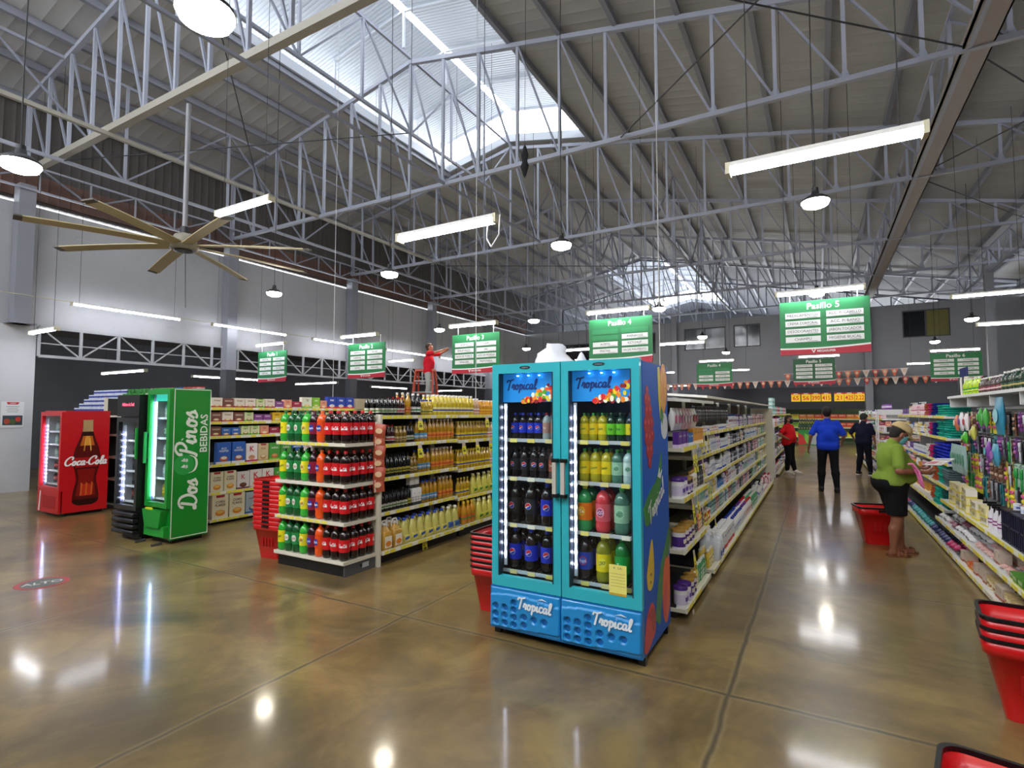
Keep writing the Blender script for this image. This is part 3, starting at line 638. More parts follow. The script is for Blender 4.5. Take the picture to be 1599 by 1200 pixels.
def bigjug(name, body, cap, lab, acc):
    m = MB(); B = P(body, .2, 0, 0, .3); m.rbox(-.07, .07, -.07, .07, 0, .2, .03, B, 3); m.lathe([(.066, .2), (.05, .235), (.022, .25), (.022, .27)], B, 12)
    c = MB().lathe([(.026, .262), (.026, .285)], P(cap, .4), 10); h = MB().tube([(-.045, 0, .23), (-.05, 0, .275), (-.02, 0, .31), (.03, 0, .31), (.05, 0, .27), (.045, 0, .23)], .009, P(cap, .4), 6)
    l = MB().box(-.055, .055, -.0715, -.07, .03, .15, P(lab, .45)).disc(0, .07, .045, .03, .002, P(acc, .45), T(0, -.071, 0) @ RX(PI/2), 12)
    return Kind(name, m.mesh(name), [('cap', c.mesh('cap')), ('handle', h.mesh('handle')), ('label', l.mesh('label'))])
def detergent(name, body, cap, lab, acc):
    m = MB(); B = P(body, .3, 0, 0, .2); m.rbox(-.05, .05, -.032, .032, 0, .15, .02, B, 3); m.lathe([(.044, .15), (.03, .18), (.016, .19)], B, 12, sy=.65)
    m.lathe([(.019, .185), (.02, .215)], P(cap, .35), 10); m.tube([(.012, 0, .185), (.045, 0, .18), (.05, 0, .13)], .008, B, 6)
    m.box(-.038, .038, -.0335, -.032, .02, .12, P(lab, .4)); m.box(-.03, .03, -.0345, -.032, .065, .09, P(acc, .4)); return Kind(name, m.mesh(name))
def rollpack(name, c1, c2, nx=2, nz=2, w=.11):
    m = MB(); A = P(c1, .5); B = P(c2, .5)
    for i in range(nx):
        for k in range(nz): m.lathe([(w*.46, k*w+.002), (w*.5, k*w+.012), (w*.5, k*w+w*.9), (w*.46, k*w+w*.98)], A, 12, M=T((i-(nx-1)/2)*w, 0, 0))
        for k in range(nz): m.lathe([(w*.505, k*w+w*.3), (w*.505, k*w+w*.7)], B, 12, cap=False, M=T((i-(nx-1)/2)*w, 0, 0))
    return Kind(name, m.mesh(name))
def bag(name, col, acc, w=.1, h=.15, d=.05):
    m = MB(); v = []; n = 12
    for j in range(7):
        t = j/6; k = math.sin(PI*min(max(t, .04), .96))**.5
        for i in range(n): a = 2*PI*i/n; v.append((w/2*math.cos(a)*(1 if k > .7 else .96), d/2*math.sin(a)*k*k, t*h))
    m.add(v, [(j*n+i, j*n+(i+1) % n, (j+1)*n+(i+1) % n, (j+1)*n+i) for j in range(6) for i in range(n)], P(col, .35), True)
    m.box(-w/2*.96, w/2*.96, -.002, .002, 0, .008, P(col, .35)).box(-w/2*.96, w/2*.96, -.002, .002, h-.008, h, P(col, .35))
    m.disc(0, h*.5, w*.3, h*.2, .003, P(acc, .4), T(0, -d/2*.98, 0) @ RX(PI/2), 10); return Kind(name, m.mesh(name))
def towels(name, col, n, w=.34, d=.26, t=.03, alt=None):
    ks = []
    for j in range(3):
        m = MB(); dd = d*(1-.04*j)
        m.rbox(-w/2, w/2, -dd/2, dd/2, 0, t*.92, t*.42, P(col, .95, 0, 0, 0, .1), 3, axis='x'); m.rbox(-w/2+.004, w/2-.004, -dd/2+.006, dd/2, t*.3, t*.62, t*.14, P(alt or col, .95, 0, 0, 0, .1), 2, axis='x')
        ks.append(Kind(name, m.mesh(name)))
    return ks
def pillow(name, c1, c2, c3, w, h, d=.05, clear=False):
    return bag(name, c1, c2, w, h, d)
SH = {  # mostly one shampoo bottle design, its variants named apart by body colour
 'w1': (shampoo('white_shampoo_bottle', '#eef0f2', '#e8e8ea', '#cfd6ea', acc='#3d54b8'), 'white shampoo bottle with blue print', 'bottle', .072),
 'w2': (shampoo('white_shampoo_bottle', '#f3f3f1', '#6a2a9a', '#e6d4ee', acc='#7a36a8'), 'white bottle with violet cap', 'bottle', .07),
 'w3': (shampoo('shampoo_bottle', '#f0efec', '#c9a24a', '#f4ead2', h=.17, acc='#b48a2c'), 'cream bottle with gold cap', 'bottle', .072),
 'w4': (shampoo('shampoo_bottle', '#e9edf0', '#1f3f9a', '#f4f6fa', h=.2, acc='#c82434'), 'white bottle with navy cap', 'bottle', .07),
 'w5': (shampoo('shampoo_bottle', '#f1f1f4', '#d8d8dc', '#9ad0cc', h=.185, acc='#3a9a94'), 'white bottle with teal label', 'bottle', .07),
 'b1': (shampoo('toiletry_bottle', '#16171c', '#24252c', '#3c3e48', h=.18, acc='#c8ccd4'), 'black shampoo bottle', 'bottle', .07),
 'b2': (shampoo('toiletry_bottle', '#1c2148', '#101428', '#dfe2ee', h=.18, acc='#28367a'), 'navy bottle with pale label', 'bottle', .07),
 'v1': (shampoo('toiletry_bottle', '#4c2c8c', '#d8c8ee', '#e8dcf6', h=.17, acc='#7a4ab8'), 'violet lotion bottle', 'bottle', .07),
 'p1': (shampoo('toiletry_bottle', '#d77a9c', '#f4dce4', '#f9ecf0', h=.19, acc='#b83a6a'), 'pink lotion bottle', 'bottle', .07),
 'p2': (pumpb('toiletry_bottle', '#f4c9d4', '#fbeef1', '#d0507c'), 'pale pink pump bottle', 'bottle', .075),
 'p3': (pumpb('toiletry_bottle', '#f3f3f3', '#d6e4f4', '#3a6ac0'), 'white pump bottle', 'bottle', .075),
 'g1': (shampoo('coloured_shampoo_bottle', '#3a9a58', '#e8efe8', '#c9ecd2', h=.19, acc='#1a6a38'), 'green shampoo bottle', 'bottle', .07),
 't1': (shampoo('coloured_shampoo_bottle', '#2a8f94', '#12484e', '#d0eeee', h=.2, acc='#0f5a60'), 'teal shampoo bottle', 'bottle', .07),
 'y1': (shampoo('coloured_shampoo_bottle', '#e3c63c', '#f2efe0', '#fbf3c8', h=.18, acc='#a8821c'), 'yellow shampoo bottle', 'bottle', .07),
 'o1': (shampoo('coloured_shampoo_bottle', '#d86a2a', '#f0e0d0', '#f6dcc4', h=.19, acc='#9a3a12'), 'orange shampoo bottle', 'bottle', .07),
 'r1': (shampoo('coloured_shampoo_bottle', '#a81e2c', '#e8dcd8', '#f0d8d8', h=.19, acc='#6a0e18'), 'red shampoo bottle', 'bottle', .07),
 'c1': (canister('cream_jar', '#f2f2f4', '#e8e8ee', '#cfd8ee', .034, .07, '#3a52b8'), 'white cream jar', 'jar', .075),
 'c2': (canister('deodorant_stick', '#f4f4f6', '#2a3f9a', '#e0e4f4', .022, .13, '#c8d0f0'), 'white deodorant with blue cap', 'deodorant', .05),
 'c3': (canister('deodorant_stick', '#2a2c38', '#8a8e9c', '#4a4e60', .022, .14, '#d8dce8'), 'dark deodorant can', 'deodorant', .05),
 'c4': (canister('deodorant_stick', '#f2dce6', '#d0508a', '#fbeef4', .022, .13, '#b83a7a'), 'pink deodorant can', 'deodorant', .05),
 'x1': (carton('product_box', '#e9ecf4', '#2a4ab8', .07, .05, .12, 'DOVE' if False else 'SOAP', '#2a3a8a'), 'small white and blue carton', 'box', .075),
 'x2': (carton('product_box', '#f4f4f4', '#c8202c', .1, .05, .06, 'CREMA', '#c8202c'), 'white toothpaste carton with red band', 'box', .105),
 'x3': (carton('product_box', '#5a2a8a', '#e4d0f0', .07, .05, .13, 'NAT', '#f4e8fa'), 'purple carton', 'box', .075),
 'x4': (carton('product_box', '#1c6ab8', '#f0f4f8', .08, .05, .11, 'PLUS', '#ffffff'), 'blue carton', 'box', .085),
 'x5': (carton('product_box', '#e8a23a', '#fff0d0', .07, .05, .14, 'VITA', '#7a3a0a'), 'orange carton', 'box', .075),
}
JG = {  # green and pink jugs are the same detergent bottle under another name
 'j1': (detergent('detergent_bottle', '#f4f5f7', '#1c3fb0', '#d8e2f4', '#2a4ac0'), 'white liquid soap jug with blue cap', 'bottle', .115),
 'j2': (detergent('detergent_bottle', '#efeff1', '#c8222c', '#f0d6d8', '#b81a26'), 'white liquid soap jug with red cap', 'bottle', .115),
 'j3': (detergent('detergent_bottle', '#f2f2f4', '#6a2a9c', '#e4d4ee', '#f0c81c'), 'white jug with violet cap', 'bottle', .115),
 'j4': (detergent('coloured_detergent_bottle', '#3aa66a', '#f2f4f2', '#d2f0dc', '#1c7a44'), 'green jug with white cap', 'bottle', .115),
 'j5': (detergent('coloured_detergent_bottle', '#f0cfd6', '#c83a5c', '#fbeaee', '#c83a5c'), 'pale pink jug', 'bottle', .115),
 'big': (bigjug('gallon_jug', '#d6dce4', '#f2f4f6', '#e8ecf4', '#2a46a8'), 'large translucent white gallon jug', 'jug', .15),
 'pk': (carton('refill_pack', '#eef0f6', '#c8202c', .12, .07, .2, 'MAX', '#1f3fb0'), 'white blue and red multipack', 'pack', .13),
 'or': (canister('cream_jar', '#c84a1c', '#e8e0d8', '#e87a2a', .045, .12, '#fff0d8'), 'orange tub', 'jar', .1),
 'm1': (canister('milk_powder_can', '#efeef4', '#4a2480', '#d8d0e8', .055, .16, '#6a4aa8'), 'white milk powder can with purple lid', 'can', .12),
 'm2': (canister('milk_powder_can', '#e6e2ee', '#b48a3a', '#4a2a80', .055, .16, '#f0e8d0'), 'white and purple can with gold lid', 'can', .12),
 'm3': (canister('milk_powder_can', '#3c2c50', '#c8a050', '#e8e0ee', .05, .14, '#8a6ac0'), 'dark can with gold lid', 'can', .11),
}
def price_rail(x, y0, y1, z, face, n):
    """shelf-edge strip with yellow and white price labels; face=+1 looks towards +x"""
    m = MB(); m.box(0, .012, y0, y1, -.02, .022, P('#e4e2d2', .4)); y = y0+.03
    while y < y1-.06:
        l = rnd.uniform(.05, .09)
        if rnd.random() < .92: m.box(.012, .0145, y, min(y+l, y1), -.016, .018, P(rnd.choice(['#f2e43a', '#f0e24a', '#f6f4e4', '#efe03c']), .4))
        y += l+rnd.uniform(.004, .03)
    o = m.build('price_rail'); o.rotation_euler = (0, 0, 0)
    if face < 0: o.scale = (-1, 1, 1)
    return o
def flag(parent, x, y, z, face, col='#efe22a', w=.09, h=.11, hang=.05):
    m = MB(); m.box(0, .002, -w/2, w/2, -h-hang, -hang, P(col, .4)); m.box(0, .002, -w*.4, w*.4, -hang, -.0, P('#c9b7b0', .4)); m.box(.002, .0028, -w*.3, w*.3, -hang-h*.7, -hang-h*.45, P('#5a5a20', .4)).box(.002, .0028, -w*.3, w*.1, -hang-h*.35, -hang-h*.25, P('#5a5a20', .4))
    o = m.build('price_flag', parent, (x, y, z)); o.rotation_euler = (0, -.12*face if face > 0 else PI-.0, 0) if face > 0 else (0, 0, PI)
    return o
GC = P('#d9d6c4', .45); GW = P('#e4e5e6', .4); GBK = P('#4a463c', .7)
def gondola(label, x0, x1, y0, y1, sides, top=1.75, metal=GC, back=GBK, cat='shelving unit', group=None, name='gondola_shelving', crate=False):
    """sides: list of (face, [(z, depth_edge_x)], module_length)"""
    e = empty(name, (0, 0, 0), 0, label, cat, group); cx = (x0+x1)/2
    MB().box(cx-.02, cx+.02, y0, y1, .02, top, back).build('back_panel', e)
    MB().box(x0+.06, x1-.06, y0+.01, y1-.01, 0, .1, P('#17171a', .5)).build('kick_plate', e)
    for k, (face, levels, ml) in enumerate(sides):
        n = max(1, round((y1-y0)/ml))
        for i in range(n+1):
            y = y0+(y1-y0)*i/n; MB().box(cx+face*.02-.012, cx+face*.045+.012, y-.02, y+.02, 0, top+.02, metal).build('upright', e)
        for z, xe in levels:
            for i in range(n):
                a = y0+(y1-y0)*i/n+.004; b = y0+(y1-y0)*(i+1)/n-.004
                xa, xb = sorted((cx+face*.03, xe-face*.012))
                s = MB().box(xa, xb, a, b, z-.03, z, metal).build('shelf', e)
                r = price_rail(xe, a, b, z, face, 0); r.parent = s; r.location = (xe-face*.012, 0, z-.012)
    return e
def ends(e, x0, x1, y, top, metal=GC, z0=0):
    MB().box(x0, x1, y-.012, y+.012, z0, top, metal).build('end_panel', e)
_used = {}
def row(kinds, seq, x, y0, y1, z, face, where, group_where, gap=1.04, depth_rows=1, dstep=.08, jitter=.004, runs=(3, 7), ordn_from='from the near end'):
    """fill a stretch of shelf with runs of kinds; fronts look towards face (+1: +x, -1: -x)"""
    y = y0; rz = PI/2 if face > 0 else -PI/2
    while True:
        k = rnd.choice(seq) if isinstance(seq, list) else seq
        kd, lab, cat, w = kinds[k]; n = rnd.randint(*runs)
        for i in range(n):
            if y+w/2 > y1: return
            for dr in range(depth_rows):
                _used[(lab, where, dr)] = c = _used.get((lab, where, dr), 0)+1
                L = '%s %s, %s%s' % (ordn(c), lab, where, '' if dr == 0 else ', %s row' % ['', 'second', 'third'][dr])
                if len(L.split()) <= 12: L += ', '+ordn_from
                kd.put((x-face*dr*dstep+rnd.uniform(-jitter, jitter), y+w/2*gap, z), rz+rnd.uniform(-.06, .06), L, cat, '%s on %s' % (cat+'s', group_where))
            y += w*gap
        if seq.__class__ is str: pass
# ------------------------------------------------------------------ drink coolers
FL = P('#e7ecff', .4, 0, 45.0); VIO = P('#8f8cff', .4, 0, 30.0); AQ = P('#6fd4ff', .4, 0, 22.0)
TQ = P('#2fb5c4', .35, 0, 0, .3); TB = P('#1c8fd6', .3, 0, 0, .4); TB2 = P('#1470b8', .35); TS = P('#0a5cc4', .5, 0, 0, 0, .35); ALU = P('#c9c9c4', .3, .6); INS = P('#3a3f4c', .4)
X0, X1, Y0, Y1 = -2.17, -1.02, 3.50, 4.23
cool = empty('drinks_cooler', (X0, Y0, 0), 0, 'large two-door turquoise and blue drinks cooler full of soda bottles', 'cooler'); CW = X1-X0; CD = Y1-Y0
# body local frame: x 0..1.15, y 0 front .. .73 back
m = MB().box(0, .03, .05, CD, .06, 2.0, TS).box(.0, CW-.031, .05, CD, 1.95, 2.01, TS).box(0, CW-.031, CD-.03, CD, .06, 2.0, INS).box(0, CW-.031, .05, CD, .06, .36, INS)
m.box(.03, .045, .06, CD-.03, .36, 1.95, P('#20242e', .4)).box(CW/2-.012, CW/2+.012, .07, CD-.03, .36, 1.78, P('#20242e', .4)).box(.03, CW-.03, CD-.05, CD-.03, .36, 1.95, P('#454c60', .35)); m.build('cabinet', cool)
MB().box(0, .05, .05, .09, .0, .06, BLK).box(CW-.05, CW, .05, .09, 0, .06, BLK).box(0, .05, CD-.09, CD-.05, 0, .06, BLK).box(CW-.05, CW, CD-.09, CD-.05, 0, .06, BLK).box(.03, CW-.03, .08, CD-.03, .03, .07, BLK).build('base', cool)
sp = MB().box(CW-.03, CW, .05, CD, .06, 2.0, TS).build('side_panel', cool)
def side(u, v): return (u, v)
g = MB(T(CW+.0006, 0, 0) @ RZ(PI/2) @ RX(PI/2))   # x = depth from front, y = height
def ell(cx, cy, rx, ry, col, rot=0, h=.0012, n=20): g.disc(cx, cy, rx, ry, h, P(col, .35), None, n, rot)
for (a, c, r) in [(.16, 1.80, .035), (.13, 1.74, .04), (.2, 1.73, .045), (.15, 1.66, .05), (.23, 1.66, .045), (.12, 1.57, .05), (.2, 1.57, .055), (.27, 1.58, .045), (.14, 1.48, .05), (.22, 1.47, .055), (.28, 1.49, .045), (.17, 1.39, .045), (.25, 1.39, .05), (.21, 1.31, .04)]:
    ell(a, c, r, r*1.1, '#b8202c', 0, .001+.0003*((a*100) % 5)); ell(a-.012, c+.014, r*.3, r*.34, '#e2606a', 0, .003, 8)
ell(.6, 1.83, .115, .19, '#e8892a', -.1, .0014); ell(.6, 1.83, .095, .165, '#f3b257', -.1, .002)
for i in range(7): g.prism([(.6, 1.83), (.6+.085*math.cos(i*.9), 1.83+.15*math.sin(i*.9)), (.6+.085*math.cos(i*.9+.12), 1.83+.15*math.sin(i*.9+.12))], .0026, P('#e8882a', .35))
g.prism([(.44, 1.98), (.5, 1.99), (.52, 1.75), (.5, 1.6), (.46, 1.75)], .0018, P('#e8d84a', .35)); g.prism([(.5, 1.62), (.56, 1.56), (.6, 1.62), (.55, 1.7)], .0022, P('#2f8a3a', .35)); ell(.62, 1.55, .1, .1, '#dfe6ec', 0, .0012)
def leaf(pts, col, h=.001): g.prism(smooth_path(pts+[pts[0]], 5)[:-1], h, P(col, .4))
leaf([(.04, 1.02), (.22, 1.12), (.38, 1.18), (.52, 1.36), (.5, 1.15), (.38, .98), (.2, .9), (.08, .9)], '#2b8c3c'); leaf([(.3, .22), (.42, .5), (.58, .66), (.72, .78), (.72, .62), (.58, .45), (.46, .25), (.42, .15)], '#2b8040')
leaf([(.1, .56), (.18, .72), (.24, .78), (.27, .68), (.28, .55), (.25, .47), (.18, .45), (.12, .48)], '#ecc72e'); ell(.2, .55, .018, .012, '#7a5a1a', 0, .002, 8); ell(.19, .5, .012, .012, '#7a5a1a', 0, .002, 8)
leaf([(.5, .34), (.54, .5), (.62, .6), (.7, .56), (.72, .4), (.7, .2), (.62, .1), (.53, .16)], '#e5602a', .0016); leaf([(.6, .56), (.64, .68), (.7, .66), (.68, .58)], '#2a8038', .002); leaf([(.52, .25), (.56, .36), (.62, .4), (.6, .2), (.56, .15)], '#d9403a', .0022)
leaf([(.02, .1), (.08, .28), (.2, .36), (.28, .3), (.3, .16), (.2, .1), (.08, .07)], '#d23c3e', .0016); leaf([(.1, .3), (.2, .24), (.24, .16), (.3, .2), (.24, .32)], '#b02a30', .0022)
g.build('fruit_graphic', sp)
g2 = MB(T(CW+.0012, .36, 1.03) @ RZ(PI/2) @ RX(PI/2)); g2.script('Tropical', .125, .115, P('#eef2f6', .4), RZ(.42), shear=.12, h=.0024); g2.script('ll', .09, .12, P('#eef2f6', .4), T(.07, .2, 0) @ RZ(-.3), h=.0024) if False else g2.prism([(.05, .16), (.1, .22), (.11, .17), (.17, .2), (.12, .14)], .0024, P('#eef2f6', .4)); g2.build('logo', sp)
# lighted header, grilles, doors, shelves
for k in range(2):
    xa = .0+k*CW/2+.004; xb = xa+CW/2-.008
    d = MB(); fw = .062
    d.box(xa, xa+fw, -.0, .05, .365, 2.015, TQ).box(xb-fw, xb, 0, .05, .365, 2.015, TQ).box(xa+fw, xb-fw, 0, .05, .365, .44, TQ).box(xa+fw, xb-fw, 0, .05, 1.945, 2.015, TQ)
    for q in ((xa+fw-.006, xa+fw+.002), (xb-fw-.002, xb-fw+.006)): d.box(q[0], q[1], -.002, .052, .44, 1.945, P('#1e3440', .4))
    dr = d.build('door', cool)
    MB().box(xa+fw, xb-fw, .02, .026, .44, 1.945, GLASS).build('glass', dr)
    hx = (xb-.028) if k == 0 else (xa+.028)
    MB().box(hx-.014, hx+.014, -.05, -.03, 1.08, 1.3, P('#bcb9b0', .4)).box(hx-.02, hx+.02, -.05, .0, 1.3, 1.325, BLK).box(hx-.02, hx+.02, -.05, 0, 1.055, 1.08, BLK).build('handle', dr)
    MB(T((xa+xb)/2, -.001, 1.985) @ RX(PI/2)).disc(0, 0, .045, .012, .002, P('#22303a', .4)).text('imbera', .018, P('#9ab0b8', .4), T(0, 0, .0024)).build('badge', dr)
    hd = MB(); hd.box(xa+.05, xb-.05, .08, .1, 1.73, 1.945, P('#1c86d4', .4, 0, .35)); hb = hd.build('header', cool)
    hm = MB(T((xa+xb)/2, .079, 1.83) @ RX(PI/2)); hm.script('Tropical', .075, .13, P('#10307a', .4), T(-.07, .03, 0), shear=.15, h=.001)
    for i in range(60):
        a = rnd.uniform(-.06, .205); t = (a+.06)/.265; c = rnd.uniform(-.1, -.1+.15*t+.005)
        hm.disc(a, c, rnd.uniform(.012, .022), rnd.uniform(.012, .022), .0012+.0002*(i % 7), P(rnd.choice(['#d8242c', '#e8842a', '#e8c62a', '#5aa02a', '#8a1a20', '#f0e8d0', '#e85a2a']), .4, 0, .3), None, 10)
    hm.build('header_graphic', hb)
    lt = MB()
    for i in range(3): lt.lathe([(.009, 0), (.007, -.006)], AQ, 8, M=T((xa+xb)/2-.09+.09*i, .055, 1.93))
    lt.build('header_light', cool)
    st = MB(); sx = xa+.075
    st.box(sx-.012, sx+.012, .075, .085, .5, 1.72, P('#dfe3ec', .4)).build('light_channel', cool); st = MB()
    for i in range(14 if k else 15): st.box(sx-.006, sx+.006, .066, .075, .58+i*.079, .592+i*.079, FL)
    st.box(sx-.0015, sx+.0015, .072, .075, .55, 1.7, P('#b9c2ff', .4, 0, 6.0)); st.build('light_strip', cool)
    # blue bottle grille with round dimples
    gr = MB(); gx0, gx1 = xa-.002, xb+.002; w = gx1-gx0
    holes = [(.05, .2), (.05, .145), (.05, .09), (.125, .2), (.125, .145), (.125, .09), (.2, .245), (.2, .195), (.2, .14), (.2, .088), (.28, .155), (.28, .1), (.36, .15), (.44, .148)]
    N = 20; xs = [w*i/(4*N) for i in range(4*N+1)]; H0, H1 = .06, .36; zs = [H0+(H1-H0)*j/(2*N) for j in range(2*N+1)]
    v = []; 
    for z in zs:
        for x in xs:
            dp = 0
            for hx2, hz in holes:
                rr = math.hypot((x-hx2*w/.56), (z-hz-.02)*1.0)
                if rr < .026: dp = max(dp, .03*min(1, (.026-rr)/.008))
            e = min(x, w-x, z-H0, H1-z); rd = .02*max(0, 1-e/.012)**2
            wv = .012 if z > .30+.02*math.sin(x*7) else 0
            wv2 = .012 if z < .1+.05*max(0, (x-.2)) - .02 else 0
            v.append((gx0+x, -.028+dp+rd+wv+wv2, z))
    c = len(xs); gr.add(v, [(j*c+i, j*c+i+1, (j+1)*c+i+1, (j+1)*c+i) for j in range(len(zs)-1) for i in range(c-1)], TB, True)
    gr.box(gx0, gx1, -.01, .06, H0, H1, TB2); go = gr.build('grille', cool)
    lg = MB(T((gx0+gx1)/2+.09, -.031, .275) @ RX(PI/2)); lg.script('Tropical', .078, .19, P('#2f84c4', .4), T(.003, -.004, 0), shear=.1, h=.0004); lg.script('Tropical', .078, .13, P('#e8f2f8', .4), RZ(-.02), shear=.1, h=.0025); lg.prism([(.02, .045), (.06, .06), (.1, .045), (.06, .05)], .002, P('#e8f2f8')); lg.build('logo', go)
MB(T(.985, -.002, .54) @ RX(PI/2)).box(-.06, .06, -.1, .1, 0, .001, P('#e9e27a', .5)).box(-.06, .06, -.1, -.085, .001, .0014, P('#c8a83a', .5)).text('A   S.A.', .02, INK, T(0, .08, .0012)).box(-.05, .05, .04, .042, .001, .0014, P('#8a8a4a')).box(-.05, .05, .02, .022, .001, .0014, P('#8a8a4a')).box(-.05, .05, 0, .002, .001, .0014, P('#8a8a4a')).box(-.05, .05, -.02, -.018, .001, .0014, P('#8a8a4a')).box(-.05, .05, -.04, -.038, .001, .0014, P('#8a8a4a')).build('notice', cool)
SHZ = [.455, .80, 1.15, 1.44]
for k in range(2):
    xa = k*CW/2+.09; xb = (k+1)*CW/2-.03
    for z in SHZ:
        s = MB(); s.box(xa-.05, xb, .1, .104, z-.004, z+.012, ALU)
        for i in range(22): x = xa-.05+(xb-xa+.05)*i/21; s.box(x-.002, x+.002, .1, CD-.06, z-.004, z, ALU)
        s.box(xa-.05, xb, .095, .1, z-.012, z+.014, P('#d5dbe4', .3, .3)); sh = s.build('shelf', cool)
        pr = MB()
        for i in range(3): x = xa+.02+.15*i; pr.box(x, x+.06, .088, .0935, z-.016, z+.012, P(rnd.choice(['#efe27a', '#e8dc9a', '#f4f2e0']), .4))
        pr.build('price_label', sh)
rowname2 = ['bottom', 'third', 'second', 'top']
def cooler_row(k, lvl, names, sc, sp=None, x_off=.0):
    xa = k*CW/2+.115+x_off; n = len(names); xb = (k+1)*CW/2-.055; z = SHZ[lvl]+.001
    for dr in range(2):
        cnt = {}
        for i, nm in enumerate(names):
            kd, lab = SODA[nm]; cnt[nm] = cnt.get(nm, 0)+1
            x = X0+xa+(xb-xa)*(i/(n-1) if n > 1 else .5)
            L = '%s%s%s, %s shelf, %s turquoise door' % ((ordn(cnt[nm])+' ') if names.count(nm) > 1 else '', lab, '' if dr == 0 else ', back row', rowname2[lvl], ['left', 'right'][k])
            kd.put((x, Y0+.165+dr*.12*sc/.9+.004*(i % 3), z), rnd.uniform(-.3, .3), L, 'bottle', 'bottles inside the turquoise cooler', sc)
cooler_row(0, 0, ['pepsi', 'pepsi', 'pepsi', 'pepsib'], .93); cooler_row(0, 1, ['pepsib', 'pepsib', 'pepsi', 'pepsi'], .95)
cooler_row(0, 2, ['pepsib', 'pepsib', 'pepsib', 'pepsib', 'choco', 'choco'], .7); cooler_row(0, 3, ['pepsi', 'pepsi', 'pepsi', 'pepsi', 'clear', 'clear', 'choco'], .62)
cooler_row(1, 0, ['blue', 'drop', 'seven', 'lime'], .97); cooler_row(1, 1, ['orangej', 'redj', 'greenw', 'whitej'], .98)
cooler_row(1, 2, ['mango', 'mango', 'mango', 'greenw', 'whitej', 'whitej'], .72); cooler_row(1, 3, ['mango', 'mango', 'mango', 'lime', 'lime', 'ydark', 'ydark'], .62)
# white plastic bag on top of the cooler
wb = MB(); v = []; n = 14
for j in range(9):
    t = j/8
    for i in range(n):
        a = 2*PI*i/n; r = (.16*(1-t*.75))*(1+.18*math.sin(3*a+j)+.1*math.sin(5*a+2*j)); v.append((r*math.cos(a)*1.2, r*math.sin(a)*.8, .2*t+(.03*math.sin(2*a) if 0 < j < 8 else 0)))
wb.add(v, [(j*n+i, j*n+(i+1) % n, (j+1)*n+(i+1) % n, (j+1)*n+i) for j in range(8) for i in range(n)], P('#e6e8ea', .5), True); wb.add(v, [tuple(range(8*n, 9*n))], P('#e6e8ea', .5))
wb.lathe([(.05, 0), (.045, .05), (.02, .1), (.005, .12)], P('#e6e8ea', .5), 8, M=T(.24, 0, 0))
tag(wb.build('plastic_bag', loc=(X0+.3, Y1-.25, 2.012)), 'crumpled white plastic bag lying on top of the turquoise cooler', 'bag')
# green Dos Pinos cooler, black cooler, red cola cooler ---------------------------------
def slim_cooler(x0, x1, y0, d, h, body, label, kick, kickh, led, ledx, head=None):
    w = x1-x0; e = empty('drinks_cooler', (x0, y0, 0), 0, label, 'cooler'); fb = P(body, .35, 0, 0, .3)
    w2 = w-.031; m = MB().box(0, .03, .05, d, kickh, h, fb).box(0, w2, .05, d, h-.05, h, fb).box(0, w2, d-.03, d, .05, h, fb).box(0, w2, .05, d, .06, kickh, fb)
    m.box(.03, w-.03, d-.05, d-.03, kickh, h-.05, P('#aeb6bf', .4)).box(.03, .04, .06, d-.04, kickh, h-.05, P('#b8c0c8', .4)).box(w-.04, w-.03, .06, d-.04, kickh, h-.05, P('#b8c0c8', .4)); m.build('cabinet', e)
    sp = MB().box(w-.03, w, .05, d, .05, h, fb).build('side_panel', e)
    MB().box(.04, w-.04, .1, d-.05, 0, .06, BLK).build('base', e)
    z1 = h-.02 if head is None else h-head
    dr = MB().box(0, .055, 0, .05, kickh, z1, fb).box(w-.055, w, 0, .05, kickh, z1, fb).box(.055, w-.055, 0, .05, kickh, kickh+.06, fb).box(.055, w-.055, 0, .05, z1-.06, z1, fb).build('door', e)
    MB().box(.055, w-.055, .02, .026, kickh+.06, z1-.06, GLASS).build('glass', dr)
    for xx, cc in ledx:
        s = MB().box(xx-.01, xx+.01, .07, .08, kickh+.08, z1-.1, P('#dfe3ec', .4)); n = int((z1-kickh-.25)/led)
        for i in range(n): s.box(xx-.006, xx+.006, .06, .07, kickh+.12+i*led, kickh+.135+i*led, cc)
        s.build('light_strip', e)
    zs = []
    n = 5
    for i in range(n):
        z = kickh+.09+i*(z1-kickh-.2)/n; zs.append(z); MB().box(.04, w-.04, .1, d-.06, z-.008, z, ALU).box(.04, w-.04, .094, .1, z-.014, z+.014, P('#e8eaf0', .3)).build('shelf', e)
    return e, sp, w, zs
def stock(x0, y0, w, zs, names, sc, where):
    for zi, z in enumerate(zs):
        n = len(names[zi])
        for i, nm in enumerate(names[zi]):
            kd, lab = SODA[nm]; kd.put((x0+.1+(w-.2)*(i/(n-1)), y0+.2, z+.001), rnd.uniform(-.3, .3), '%s, %s from the left, %s shelf up in %s' % (lab.split(' with')[0], ordn(i+1), ordn(zi+1), where), 'bottle', 'bottles in '+where, sc)
gx = -7.62
e, sp, w, zs = slim_cooler(gx, -7.1, 3.76, .53, 1.965, '#118c2e', 'tall green dairy cooler with white script lettering on its side', None, .45, .028, [(.09, P('#d0f4ff', .4, 0, 30.0)), (.07, VIO)])
bd = MB(T(w+.0008, 0, 0) @ RZ(PI/2) @ RX(PI/2)); we = P('#e8f0e6', .4)
bd.box(.055, .065, .07, 1.955, 0, .001, we).box(.52, .53, .07, 1.955, 0, .001, we).box(.055, .53, 1.945, 1.955, 0, .001, we).box(.055, .53, .065, .075, 0, .001, we)
